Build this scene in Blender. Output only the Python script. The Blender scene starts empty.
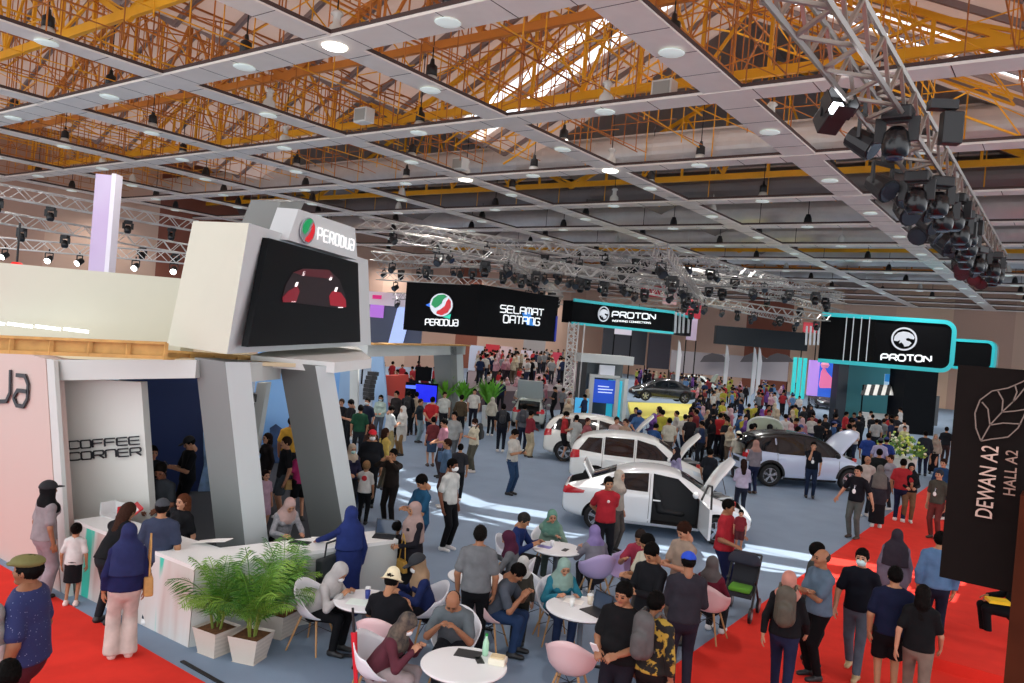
import bpy, math, random
import numpy as np
from mathutils import Vector, Matrix
random.seed(7); rng=np.random.default_rng(7)
C=bpy.context.scene.collection
PI=math.pi
# ---------------------------------------------------------------- camera
FOC=780.; CH=4.2; ROLL=math.atan(.084); PIT=math.atan(8/780); YAW=math.radians(36)
def _axes():
    c,s=math.cos(ROLL),math.sin(ROLL)
    F=(0,math.cos(PIT),-math.sin(PIT)); U=(0,math.sin(PIT),math.cos(PIT))
    r=(c,s*U[1],s*U[2]); u=(-s,c*U[1],c*U[2])
    M=Matrix.Rotation(YAW,3,'Z')
    return M@Vector(F),M@Vector(r),M@Vector(u)
CF,CR,CU=_axes()
def ray(x,y): return CF+CR*((x-512)/FOC)+CU*((341.5-y)/FOC)
def G(x,y,z=0.):
    d=ray(x,y); t=(z-CH)/d.z; return Vector((d.x*t,d.y*t,z))
def IX(x,y,X):
    d=ray(x,y); t=X/d.x; return Vector((X,d.y*t,CH+d.z*t))
def IY(x,y,Y):
    d=ray(x,y); t=Y/d.y; return Vector((d.x*t,Y,CH+d.z*t))
def ID(x,y,dep):            # point at forward distance dep
    d=ray(x,y); return Vector((0,0,CH))+d*dep
def IP(x,y,p0,p1):          # on the vertical plane through ground points p0,p1
    n=Vector((-(p1[1]-p0[1]),p1[0]-p0[0],0)); d=ray(x,y)
    t=(n.x*p0[0]+n.y*p0[1])/(n.x*d.x+n.y*d.y); return Vector((d.x*t,d.y*t,CH+d.z*t))
def PR(v):
    v=Vector(v)-Vector((0,0,CH)); w=v.dot(CF)
    if w<.05: return (-9999,-9999,w)
    return (512+FOC*v.dot(CR)/w,341.5-FOC*v.dot(CU)/w,w)
cd=bpy.data.cameras.new('camera'); co=bpy.data.objects.new('camera',cd); C.objects.link(co)
co.matrix_world=Matrix(((CR.x,CU.x,-CF.x,0),(CR.y,CU.y,-CF.y,0),(CR.z,CU.z,-CF.z,CH),(0,0,0,1)))
cd.sensor_width=36; cd.lens=FOC*36/1024; cd.clip_start=.05; cd.clip_end=400
bpy.context.scene.camera=co
# ---------------------------------------------------------------- materials
def lin(h):
    if isinstance(h,str):
        h=h.lstrip('#'); c=[int(h[i:i+2],16)/255 for i in (0,2,4)]
    else: c=list(h)
    return [x/12.92 if x<=.04045 else ((x+.055)/1.055)**2.4 for x in c]
_m={}
def mat(col,rough=.6,metal=0,noise=.0,scale=8,emit=0,col2=None,bump=0,spec=.5,trans=0,coat=0,kind='noise',detail=3,sharp=None):
    key=(str(col),rough,metal,noise,scale,emit,str(col2),bump,spec,trans,coat,kind,detail,sharp)
    if key in _m: return _m[key]
    m=bpy.data.materials.new('m_%d'%len(_m)); m.use_nodes=True; nt=m.node_tree; b=nt.nodes['Principled BSDF']
    c=lin(col); b.inputs['Base Color'].default_value=(*c,1); b.inputs['Roughness'].default_value=rough
    b.inputs['Metallic'].default_value=metal; b.inputs['Specular IOR Level'].default_value=spec
    if coat: b.inputs['Coat Weight'].default_value=coat; b.inputs['Coat Roughness'].default_value=.06
    if emit: b.inputs['Emission Color'].default_value=(*c,1); b.inputs['Emission Strength'].default_value=emit
    if noise or col2 is not None or bump:
        tc=nt.nodes.new('ShaderNodeTexCoord')
        if kind=='voronoi': n=nt.nodes.new('ShaderNodeTexVoronoi'); out=n.outputs['Distance']
        elif kind=='wave': n=nt.nodes.new('ShaderNodeTexWave'); out=n.outputs['Fac']; n.inputs['Distortion'].default_value=2
        elif kind=='check': n=nt.nodes.new('ShaderNodeTexChecker'); out=n.outputs['Fac']
        else: n=nt.nodes.new('ShaderNodeTexNoise'); out=n.outputs['Fac']; n.inputs['Detail'].default_value=detail
        n.inputs['Scale'].default_value=scale; nt.links.new(tc.outputs['Object'],n.inputs['Vector'])
        if noise or col2 is not None:
            r=nt.nodes.new('ShaderNodeValToRGB'); c2=lin(col2) if col2 is not None else [min(1,x*(1+noise)) for x in c]
            c1=c if col2 is not None else [x*(1-noise) for x in c]
            a,bb=(.3,.7) if sharp is None else (sharp-.02,sharp+.02)
            r.color_ramp.elements[0].position=a; r.color_ramp.elements[1].position=bb
            r.color_ramp.elements[0].color=(*c1,1); r.color_ramp.elements[1].color=(*c2,1)
            nt.links.new(out,r.inputs['Fac']); nt.links.new(r.outputs['Color'],b.inputs['Base Color'])
        if bump:
            bp=nt.nodes.new('ShaderNodeBump'); bp.inputs['Strength'].default_value=bump; bp.inputs['Distance'].default_value=.02
            nt.links.new(out,bp.inputs['Height']); nt.links.new(bp.outputs['Normal'],b.inputs['Normal'])
    _m[key]=m; return m
def deep(c):
    q=lin(c); g=sum(q)/3; q=[(x*.88+g*.12)*.72 for x in q]; return tuple((x*12.92 if x<.0031308 else 1.055*x**(1/2.4)-.055) for x in q)
def cloth(c): return mat(deep(c),rough=.85,noise=.16,scale=7,spec=.15,bump=.7,detail=2)
def glow(c,e): return mat(c,rough=.4,emit=e)
# ---------------------------------------------------------------- objects
def prop(o,label=None,cat=None,group=None,kind=None):
    if label: o['label']=label
    if cat: o['category']=cat
    if group: o['group']=group
    if kind: o['kind']=kind
    return o
def thing(name,label,cat,loc=(0,0,0),rz=0,group=None):
    o=bpy.data.objects.new(name,None); C.objects.link(o); o.empty_display_size=.2
    o.location=loc; o.rotation_euler=(0,0,rz); return prop(o,label,cat,group)
def raw_obj(name,me,parent=None,loc=None,rz=None):
    o=bpy.data.objects.new(name,me); C.objects.link(o)
    if parent is not None: o.parent=parent
    if loc is not None: o.location=loc
    if rz is not None: o.rotation_euler=(0,0,rz)
    return o
def link_copy(o,parent=None):
    c=o.copy(); C.objects.link(c)
    if parent is not None: c.parent=parent
    for ch in o.children: link_copy(ch,c)
    return c
def np_mesh(name,V,Fq,mats,mi=None,smooth=True):
    me=bpy.data.meshes.new(name)
    V=np.asarray(V,dtype=np.float32); Fq=np.asarray(Fq,dtype=np.int32); k=Fq.shape[1]
    me.vertices.add(len(V)); me.vertices.foreach_set('co',V.ravel())
    me.loops.add(Fq.size); me.loops.foreach_set('vertex_index',Fq.ravel())
    me.polygons.add(len(Fq)); me.polygons.foreach_set('loop_start',np.arange(0,Fq.size,k,dtype=np.int32))
    if mi is not None: me.polygons.foreach_set('material_index',np.asarray(mi,dtype=np.int32))
    if smooth: me.polygons.foreach_set('use_smooth',np.ones(len(Fq),dtype=bool))
    me.update(calc_edges=True)
    for m in (mats if isinstance(mats,(list,tuple)) else [mats]): me.materials.append(m)
    return me
class MB:
    def __init__(s): s.v=[];s.f=[];s.mi=[];s.cur=0;s.mats=[]
    def use(s,m):
        if m not in s.mats: s.mats.append(m)
        s.cur=s.mats.index(m); return s
    def add(s,vs,fs):
        o=len(s.v); s.v+=[tuple(v) for v in vs]
        for f in fs: s.f.append(tuple(i+o for i in f)); s.mi.append(s.cur)
        return s
    def box(s,c,d,M=None):
        x,y,z=[q/2 for q in d]; vs=[Vector((a*x,b*y,e*z)) for e in (-1,1) for b in (-1,1) for a in (-1,1)]
        if M is not None: vs=[M@v for v in vs]
        return s.add([v+Vector(c) for v in vs],[(0,2,3,1),(4,5,7,6),(0,1,5,4),(2,6,7,3),(0,4,6,2),(1,3,7,5)])
    def span(s,a,b):
        a,b=Vector(a),Vector(b); return s.box((a+b)/2,[abs(q) for q in (b-a)])
    def bar(s,p,q,w,h=None,up=Vector((0,0,1))):      # rectangular bar
        p,q=Vector(p),Vector(q); h=h or w; d=(q-p).normalized()
        if abs(d.dot(up))>.98: up=Vector((1,0,0))
        x=d.cross(up).normalized(); z=x.cross(d)
        vs=[e+x*(a*w/2)+z*(b*h/2) for e in (p,q) for a,b in ((-1,-1),(1,-1),(1,1),(-1,1))]
        return s.add(vs,[(0,3,2,1),(4,5,6,7),(0,1,5,4),(1,2,6,5),(2,3,7,6),(3,0,4,7)])
    def tube(s,p,q,r,n=6,r2=None):
        p,q=Vector(p),Vector(q); r2=r if r2 is None else r2; d=(q-p).normalized()
        u=Vector((0,0,1)) if abs(d.z)<.95 else Vector((1,0,0)); x=d.cross(u).normalized(); y=d.cross(x)
        vs=[e+(x*math.cos(2*PI*i/n)+y*math.sin(2*PI*i/n))*rr for e,rr in ((p,r),(q,r2)) for i in range(n)]
        fs=[(i,i+n,(i+1)%n+n,(i+1)%n) for i in range(n)]+[tuple(range(n)),tuple(range(2*n-1,n-1,-1))]
        return s.add(vs,fs)
    def path(s,pts,r,n=6):
        for a,b in zip(pts,pts[1:]): s.tube(a,b,r,n)
        return s
    def lathe(s,c,prof,n=20):
        o=len(s.v); k=len(prof); vs=[(c[0]+r*math.cos(2*PI*i/n),c[1]+r*math.sin(2*PI*i/n),c[2]+z) for r,z in prof for i in range(n)]
        fs=[(j*n+i,j*n+(i+1)%n,(j+1)*n+(i+1)%n,(j+1)*n+i) for j in range(k-1) for i in range(n)]
        fs+=[tuple(range(n-1,-1,-1)),tuple((k-1)*n+i for i in range(n))]
        return s.add(vs,fs)
    def prism(s,poly,off):               # poly: 3D points, extruded by vector off
        n=len(poly); P=[Vector(p) for p in poly]; off=Vector(off)
        return s.add(P+[p+off for p in P],[tuple(range(n)),tuple(range(2*n-1,n-1,-1))]+[(i,i+n,(i+1)%n+n,(i+1)%n) for i in range(n)])
    def build(s,name,m=None,parent=None,smooth=False,loc=None,rz=None,bevel=0):
        me=bpy.data.meshes.new(name); me.from_pydata([tuple(v) for v in s.v],[],s.f)
        ms=s.mats if s.mats else [m]
        for q in ms: me.materials.append(q)
        if s.mats: me.polygons.foreach_set('material_index',s.mi)
        if smooth: me.polygons.foreach_set('use_smooth',[True]*len(s.f))
        me.update(); 
        import bmesh
        bm=bmesh.new(); bm.from_mesh(me); bmesh.ops.recalc_face_normals(bm,faces=bm.faces); bm.to_mesh(me); bm.free()
        o=raw_obj(name,me,parent,loc,rz)
        if bevel:
            md=o.modifiers.new('b','BEVEL'); md.width=bevel; md.segments=2; md.limit_method='ANGLE'
        return o
def struct(name,mb,m=None,**k):
    o=mb.build(name,m,**k); o['kind']='structure'; return o
# ---------------------------------------------------------------- stroke lettering
GL={ 'C':[[(1,.85),(1,1),(0,1),(0,0),(1,0),(1,.15)]],'O':[[(0,0),(1,0),(1,1),(0,1),(0,0)]],
'F':[[(0,0),(0,1),(1,1)],[(0,.52),(.9,.52)]],'E':[[(1,1),(0,1),(0,0),(1,0)],[(0,.52),(.95,.52)]],
'R':[[(0,0),(0,1),(1,1),(1,.45),(0,.45)],[(.55,.45),(1,0)]],'N':[[(0,0),(0,1),(1,0),(1,1)]],
'n':[[(0,0),(0,1),(1,1),(1,0)]],'P':[[(0,0),(0,1),(1,1),(1,.42),(0,.42)]],'D':[[(0,0),(0,1),(.8,1),(1,.8),(1,.2),(.8,0),(0,0)]],
'U':[[(0,1),(0,0),(1,0),(1,1)]],'a':[[(.1,1),(1,1),(1,0),(0,0),(0,.5),(1,.5)]],'A':[[(0,0),(0,1),(1,1),(1,0)],[(0,.45),(1,.45)]],
'S':[[(1,1),(0,1),(0,.52),(1,.52),(1,0),(0,0)]],'L':[[(0,1),(0,0),(1,0)]],'M':[[(0,0),(0,1),(1,1),(1,0)],[(.5,1),(.5,.1)]],
'T':[[(0,1),(1,1)],[(.5,1),(.5,0)]],'G':[[(1,.85),(1,1),(0,1),(0,0),(1,0),(1,.5),(.6,.5)]],'W':[[(0,1),(.2,0),(.5,.8),(.8,0),(1,1)]],
'v':[[(0,1),(.5,0),(1,1)]],'V':[[(0,1),(.5,0),(1,1)]],'H':[[(0,0),(0,1)],[(1,0),(1,1)],[(0,.5),(1,.5)]],'2':[[(0,1),(1,1),(1,.5),(0,.5),(0,0),(1,0)]],
'I':[[(.5,0),(.5,1)]],'s':[[(1,1),(0,1),(0,.52),(1,.52),(1,0),(0,0)]],'u':[[(0,1),(0,0),(1,0),(1,1)]],'B':[[(0,0),(0,1),(.9,1),(.9,.52),(0,.52)],[(.9,.52),(1,.4),(1,0),(0,0)]],
'w':[[(0,0),(.15,1),(.85,1),(1,0)],[(.1,.4),(.9,.4)]],'Y':[[(0,1),(.5,.5),(1,1)],[(.5,.5),(.5,0)]],'X':[[(0,0),(1,1)],[(0,1),(1,0)]]}
def _ribbon(mb,pts,w,closed,F3,th):
    P=[Vector((a,b)) for a,b in pts]
    n=len(P); L=[];R=[]
    for i in range(n):
        if closed: a=P[(i-1)%n]; c=P[(i+1)%n]
        else: a=P[i-1] if i else None; c=P[i+1] if i<n-1 else None
        b=P[i]
        d1=(b-a).normalized() if a is not None else None; d2=(c-b).normalized() if c is not None else None
        if d1 is None: d1=d2
        if d2 is None: d2=d1
        n1=Vector((-d1.y,d1.x)); n2=Vector((-d2.y,d2.x)); m=(n1+n2)
        m=m.normalized() if m.length>1e-4 else n1
        k=w/2/max(.4,m.dot(n1)); L.append(b+m*k); R.append(b-m*k)
    m_=n if closed else n-1
    for i in range(m_):
        j=(i+1)%n; q=[L[i],R[i],R[j],L[j]]
        mb.prism([F3(p.x,p.y,0) for p in q],F3(0,0,th)-F3(0,0,0))
def strokes(mb,text,p0,ux,uy,h,lw,gap,w,th=.02,cut=.12,skew=0):
    """text from lower-left p0, unit axes ux (along), uy (up); letter height h, letter width lw, stroke w"""
    ux,uy=Vector(ux).normalized(),Vector(uy).normalized(); n=ux.cross(uy); x=0
    for ch in text:
        if ch==' ': x+=lw*.6+gap; continue
        wd=lw*(.25 if ch=='I' else 1)
        for st in GL[ch]:
            closed=st[0]==st[-1]; pts=[(a*wd,b*h) for a,b in (st[:-1] if closed else st)]
            rp=[]; m=len(pts); c=cut*min(h,lw)*1.3
            for i,pt in enumerate(pts):       # chamfer the corners
                if (not closed) and i in (0,m-1): rp.append(pt); continue
                a=Vector(pts[(i-1)%m]);b=Vector(pt);e=Vector(pts[(i+1)%m])
                if (a-b).normalized().dot((e-b).normalized())<-.95 or cut==0: rp.append(pt); continue
                ca=min(c,(a-b).length*.45); ce=min(c,(e-b).length*.45)
                rp.append(tuple(b+(a-b).normalized()*ca)); rp.append(tuple(b+(e-b).normalized()*ce))
            F3=lambda a,b,t,x=x:Vector(p0)+ux*(x+a+skew*b)+uy*b+n*t
            _ribbon(mb,rp,w,closed,F3,th)
        x+=wd+gap
    return x-gap
def disc_poly(mb,c,ux,uy,pts,th):
    ux,uy=Vector(ux),Vector(uy); n=ux.cross(uy).normalized()
    mb.prism([Vector(c)+ux*a+uy*b for a,b in pts],n*th)
# ================================================================= hall
GZ=10.75; AX=[-.6-7.2*k for k in range(8)]; BY=[5.55+6.85*k for k in range(14)]
XL,XR,YF=-53.8,22.,95.7
m_floor=mat('#7f92a8',rough=.7,noise=.06,scale=1.2,detail=8,spec=.35)
struct('floor',MB().span((XL,-6,-.2),(XR,YF,0)),m_floor)
rc_=mat('#de3428',rough=.9,noise=.07,scale=3,detail=8,spec=.2)
o=MB().span((-4.02,-4,0),(1.6,46,.008)).build('red_carpet',rc_); prop(o,'long red carpet aisle running up the right side of the hall under the walking visitors','carpet')
o=MB().span((-20,.5,0),(-4.03,5.22,.008)).build('red_carpet',rc_); prop(o,'red carpet strip crossing in front of the coffee counter','carpet')
struct('trim_1',MB().span((-8.3,5.31,.0),(-7.2,5.36,.015)),mat('#15161a'))
# walls with brown panel patches
def wall_mat():
    m=bpy.data.materials.new('wall'); m.use_nodes=True; nt=m.node_tree; b=nt.nodes['Principled BSDF']; b.inputs['Roughness'].default_value=.8
    tc=nt.nodes.new('ShaderNodeTexCoord'); mp=nt.nodes.new('ShaderNodeMapping'); nt.links.new(tc.outputs['Object'],mp.inputs['Vector'])
    mp.inputs['Scale'].default_value=(.16,.16,.34)
    v=nt.nodes.new('ShaderNodeTexBrick')
    nt.links.new(mp.outputs['Vector'],v.inputs['Vector']); v.inputs['Color1'].default_value=(0,0,0,1); v.inputs['Color2'].default_value=(1,1,1,1); v.inputs['Mortar Size'].default_value=0; v.inputs['Scale'].default_value=1; v.inputs['Brick Width'].default_value=.9; v.inputs['Row Height'].default_value=.6
    sp=nt.nodes.new('ShaderNodeSeparateColor'); nt.links.new(v.outputs['Color'],sp.inputs['Color'])
    r=nt.nodes.new('ShaderNodeValToRGB'); r.color_ramp.interpolation='CONSTANT'; e=r.color_ramp.elements
    cols=[(0,'#d0ae9a'),(.4,'#c29e8c'),(.6,'#8e5240'),(.72,'#dab89e'),(.9,'#7e5a68')]
    e[0].color=(*lin(cols[0][1]),1); e[1].position=.4; e[1].color=(*lin(cols[1][1]),1)
    for p,c in cols[2:]:
        q=e.new(p); q.color=(*lin(c),1)
    nt.links.new(sp.outputs[0],r.inputs['Fac']); nt.links.new(r.outputs['Color'],b.inputs['Base Color']); return m
mw=wall_mat()
struct('wall_left',MB().span((XL-.3,-6,0),(XL,YF,17)),mw)
struct('wall_back',MB().span((XL,YF,0),(XR,YF+.3,17)),mw)
# folded roof of translucent sheeting with skylight slits
def roofz(x): 
    t=((x+11.5)%20)/20; t=t if t<.5 else 1-t
    return 17.3-.5*20*t
mr=bpy.data.materials.new('roof_sheet'); mr.use_nodes=True; nt=mr.node_tree; b=nt.nodes['Principled BSDF']
b.inputs['Base Color'].default_value=(*lin('#cdbcb4'),1); b.inputs['Roughness'].default_value=.7
tr=nt.nodes.new('ShaderNodeBsdfTranslucent'); tr.inputs['Color'].default_value=(*lin('#ecdcd4'),1)
mx=nt.nodes.new('ShaderNodeMixShader'); mx.inputs[0].default_value=.28
nt.links.new(b.outputs[0],mx.inputs[1]); nt.links.new(tr.outputs[0],mx.inputs[2]); nt.links.new(mx.outputs[0],nt.nodes['Material Output'].inputs['Surface'])
SL=[(23.9,24.6),(25.3,26.0)]
xs=[-61.5+10*k for k in range(9)]; ys=[-3]+[q for s in SL for q in s]+[29.5]; mr2=mat('#857872',rough=.8)
k_=0
for xa,xb in zip(xs,xs[1:]):
    mb=MB(); za,zb=roofz(xa),roofz(xb)
    for i in range(0,len(ys),2):
        mb.use(mr)
        mb.prism([(xa,ys[i],za),(xb,ys[i],zb),(xb,ys[i+1],zb),(xa,ys[i+1],za)],(0,0,.05))
    if not (xa>=-21.6 and xb<=-1.4):
        for s in SL: mb.use(mr).prism([(xa,s[0],za),(xb,s[0],zb),(xb,s[1],zb),(xa,s[1],za)],(0,0,.05))
    mb.use(mr2).prism([(xa,29.5,za),(xb,29.5,zb),(xb,YF,zb),(xa,YF,za)],(0,0,.05))  # far roof in a darker copy, its dimness put into the colour
    struct('ceiling',mb,mr)
# rafters (dark ribs up the slope)
m_raft=mat('#8a7a78',rough=.7); m_or=mat('#cc7c2c',rough=.5,noise=.1,scale=1); m_or_lit=mat('#f0aa1c',rough=.45,noise=.08,scale=1); m_rust=mat('#b06a30',rough=.6)  # golden yellow copy stands for the lit parts of the orange steel
y=3.0
while y<29:
    if any(a-.15<y<b_+.15 for a,b_ in SL): y+=.4; continue
    mb=MB()
    for xa,xb in zip(xs,xs[1:]): mb.bar((xa,y,roofz(xa)-.12),(xb,y,roofz(xb)-.12),.12,.16)
    struct('beam',mb,m_raft); y+=1.5 if y<30 else 3.5
# yellow roof trusses along X
TY=[5.4,10.7,16.0,21.3,33.6,58,70]
for i,y in enumerate(TY):
    mb=MB(); big=i<5; x0,x1=-60,14
    mb.bar((x0,y,12.0),(x1,y,12.0),.14,.26 if i!=2 else .22)
    for xa,xb in zip(xs,xs[1:]):
        if xa<x0: xa=x0
        mb.bar((xa,y,roofz(xa)-.45),(xb,y,roofz(xb)-.45),.13,.16)
    x=-59.5; k=0; st=2.0
    while x<x1-1:
        zt=roofz(x)-.45; 
        if zt>12.3: mb.bar((x,y,12),(x,y,zt),.1,.1)
        zt2=roofz(x+st)-.45
        if k%2: mb.bar((x,y,12.1),(x+st,y,zt2),.07,.09)
        else: mb.bar((x,y,zt),(x+st,y,12.1),.07,.09)
        x+=st; k+=1
    struct('beam',mb,m_or_lit if i in (1,3,4,5) else m_or)
# secondary orange lattices running along Y
x=-52.; k=0
while x<6:
    mb=MB(); zt=min(roofz(x)-.5,14.4); zt=max(zt,12.6)
    mb.bar((x,3,zt),(x,25.5,zt),.05,.05); mb.bar((x,3,12.3),(x,25.5,12.3),.05,.05)
    y=3.; j=0
    while y<24:
        a,b_=(12.3,zt) if j%2 else (zt,12.3)
        mb.bar((x,y,a),(x,y+1.77,b_),.035,.035)
        if zt<roofz(x)-1.2 and j%3==0: mb.bar((x,y,zt),(x+.9,y+.9,roofz(x+.9)-.2),.035,.035)
        if j%2: mb.bar((x,y,12.3),(x+2.4,y,12.9),.03,.03)
        y+=1.77; j+=1
    y=4.2+(k%2)*.5; zr=roofz(x)-.1; mb.bar((x,3,GZ+.45),(x,25.5,GZ+.45),.03,.03); j=0
    while y<25.4:
        mb.bar((x,y,GZ+.45-(.2 if j%3==0 else 0)),(x,y,zr),.026,.026); 
        if j%4==1: mb.bar((x,y,GZ+.9),(x+2.4,y,GZ+.9+(.5 if j%8==1 else 0)),.026,.026)
        if j%5==2: mb.bar((x,y,GZ+1.7),(x+2.4,y+1.3,GZ+.6),.026,.026)
        y+=.92; j+=1
    struct('beam',mb,(m_or,m_rust,m_or_lit)[k%3]); x+=2.4; k+=1
# bracing around the skylight bay, its lit look put into a golden colour
for y0 in (22.7,23.3,26.5):
    mb=MB(); x=-20.5; k=0
    while x<-2:
        za,zb=roofz(x)-.3,roofz(x+1.1)-.3
        mb.bar((x,y0,za),(x+1.1,y0,zb),.07,.07); mb.bar((x,y0,za-1.1),(x+1.1,y0,zb-1.1),.06,.06)
        mb.bar((x,y0,za-(1.1 if k%2 else 0)),(x+1.1,y0,zb-(0 if k%2 else 1.1)),.04,.04); x+=1.1; k+=1
    struct('beam',mb,m_or_lit)
# suspended grid of flat panels, hanger rods as parts
m_pan=mat('#ebe2da',rough=.6,noise=.03,scale=2); m_edge=mat('#4a3834',rough=.8)
def hang(o,pts,zf):
    for j,(x,y) in enumerate(pts):
        mb=MB(); mb.bar((x,y,GZ+.1),(x,y,zf(x,y)),.03,.03)
        mb.build('hanger_rod',m_rust if (j%3) else m_or,parent=o)
for x in AX:
    y1=YF; HW=.5 if x>-10 else .4; mb=MB().use(m_pan).span((x-HW,-2,GZ),(x+HW,y1,GZ+.1))
    mb.use(m_edge)
    for s in (-1,1): mb.span((x+s*HW-.02,-2,GZ+.05),(x+s*HW+.02,y1,GZ+.14))
    yy=-1.
    while yy<60: mb.span((x-HW,yy,GZ-.004),(x+HW,yy+.02,GZ)); yy+=1.42
    o=struct('beam',mb)
    pts=[(x+s*.5,yy) for j,yy in enumerate(np.arange(4,26,2.37)) for s in ((-1) if j%2 else 1,)]
    pts=[p for p in pts if -40<PR((*p,GZ))[0]<1070 and PR((*p,13))[2]>2]
    hang(o,pts,lambda a,b:roofz(a)-.05)
for y in BY:
    HW=.48 if y<14 else .4; mb=MB().use(m_pan).span((XL,y-HW,GZ-.02),(XR,y+HW,GZ+.09))
    mb.use(m_edge)
    for s in (-1,1): mb.span((XL,y+s*HW-.02,GZ+.05),(XR,y+s*HW+.02,GZ+.14))
    xx=XL+.7
    while xx<6 and y<60: mb.span((xx,y-HW,GZ-.024),(xx+.02,y+HW,GZ-.02)); xx+=1.44
    o=struct('beam',mb)
    if y<25:
        pts=[(xx,y+(.5 if j%2 else -.5)) for j,xx in enumerate(np.arange(-50,2,1.53))]
        pts=[p for p in pts if -40<PR((*p,GZ))[0]<1070 and PR((*p,13))[2]>2 and PR((*p,GZ))[1]>-60]
        hang(o,pts,lambda a,b:roofz(a)-.05)
# air ducts along X
m_du=mat('#d0cac6',rough=.35,metal=.4,noise=.05,scale=2); m_du2=mat('#77706f',rough=.45,metal=.5)
for i,(y,z,r,nm) in enumerate([(30,12.4,.7,'big grey round air duct crossing the hall just behind the lit yellow truss'),
    (37,12.3,.8,'dark grey air duct, second one behind the big grey duct'),(45,12.5,.9,'long air duct farther down the hall, third from the camera side'),
    (54,12.6,1.0,'air duct deep in the hall, fourth from the camera side'),(64,12.7,1.1,'air duct deep in the hall, fifth from the camera side'),(76,12.7,1.2,'air duct farthest down the hall before the end wall')]):
    t=thing('air_duct',nm,'air duct',(0,y,z))
    dp=MB().tube((XL,0,0),(XR,0,0),r,28)
    if i<2:
        for j in range(40): dp.tube((-50+j*1.4,0,0),(-49.94+j*1.4,0,0),r+.012,28)
    dp.build('duct_pipe',m_du if i!=1 else m_du2,t,smooth=False)
    if i<2:
        x=-50.
        while x<2:
            if -20<PR((x,y,z))[0]<1060: MB().path([(x,-r-.05,3.4),(x,-r-.05,-r-.1),(x,-.1,-r-.1)],.025,4).build('strap',m_or_lit,t)
            x+=2.9
    MB().span((-50,-.1,r),(6,.1,r+.08)).build('rail',m_du,t)
# high-bay lamps: one mid-way on every grid segment, housing above the panel
m_blk=mat('#17171a',rough=.45); m_lens=mat('#dfeae6',rough=.3,emit=.35); m_lit=glow('#fffaf0',9); m_bowl=mat('#d8dad6',rough=.25,spec=.8)  # faint lens emission stands for light reflected by unlit lamps
def lamp(dark,lit):
    t=thing('high_bay_lamp','','lamp',group='')
    MB().lathe((0,0,0),[(.26,-.035),(.29,-.02),(.26,0)],24).build('lens',m_lit if lit else m_lens,t,smooth=True)
    if dark==1:
        MB().use(m_blk).lathe((0,0,.35),[(.1,0),(.16,.04),(.15,.3),(.07,.36),(.05,.5)],14).use(m_bowl).lathe((0,0,.12),[(.26,0),(.24,.06),(.14,.26)],14).build('housing',None,t,smooth=True)
    else:
        MB().use(m_bowl).lathe((0,0,.12),[(.17,0),(.22,.1),(.2,.3),(.1,.42),(.09,.6),(.16,.66),(.1,.74)],14).build('housing',None,t,smooth=True)
    MB().bar((0,0,.7),(0,0,2.6),.025).build('cable',m_blk,t)
    return t
protos={}
GRP={(1,0):('round ceiling grid downlight with a black housing','high bay lamps with black housings'),
 (0,0):('round ceiling grid downlight with a white glass housing','high bay lamps with white housings'),
 (1,1):('glowing round ceiling grid downlight with a black housing','glowing high bay lamps'),(0,1):('glowing round downlight at a ceiling grid crossing','glowing white high bay lamps')}
spots=[]
for i,x in enumerate(AX):
    for j in range(len(BY)-1): spots.append((x,(BY[j]+BY[j+1])/2,1 if (i*3+j)%5 else 0,0))
for j,y in enumerate(BY):
    for i in range(len(AX)-1): spots.append(((AX[i]+AX[i+1])/2,y,1 if (i*2+j)%4 else 0,0))
for i,j in ((2,1),(2,3),(3,3)): spots.append((AX[i],BY[j],0,1))
far_me=None
for x,y,dk,lit in spots:
    p=PR((x,y,GZ))
    if not(-20<p[0]<1044 and -15<p[1]<700) or p[2]>75: continue
    if p[2]<38:
        k=(dk,lit)
        if k not in protos: protos[k]=t=lamp(dk,lit)
        else: t=link_copy(protos[k])
    else:
        k=(dk,lit,'f')
        if k not in protos:
            mb=MB().use(m_lens).lathe((0,0,0),[(.28,-.03),(.3,-.02),(.28,0)],12).use(m_blk if dk else m_bowl).lathe((0,0,.12),[(.22,0),(.18,.3),(.1,.5)],8).bar((0,0,.5),(0,0,2.4),.03)
            t=protos[k]=mb.build('high_bay_lamp')
            t['category']='lamp'
        else: t=link_copy(protos[k])
    t.location=(x,y,GZ-.03)
    l,g=GRP[(dk,lit)]
    if p[2]>=38: l=l.replace('round','tiny round')+', deep in the hall'; g=g+' deep in the hall'
    t['label']=l; t['group']=g
# small white box speakers on the grid
for i,(px,py) in enumerate([(664,93),(364,118),(460,166)]):
    g=ID(px,py,0); d=ray(px,py); tt=(GZ+.3-CH)/d.z; v=Vector((0,0,CH))+d*tt
    t=thing('ceiling_speaker',['white box speaker sitting on the ceiling grid beside the skylight','white box speaker on the ceiling grid over the dark duct end','small white box speaker on the grid ahead of the big duct'][i],'speaker',(v.x,v.y,GZ+.12))
    MB().span((-.3,-.2,0),(.3,.2,.5)).build('case',m_bowl,t,bevel=.02); MB().span((-.24,-.22,.06),(.24,-.2,.44)).build('grille',mat('#9a9a94'),t)
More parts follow.
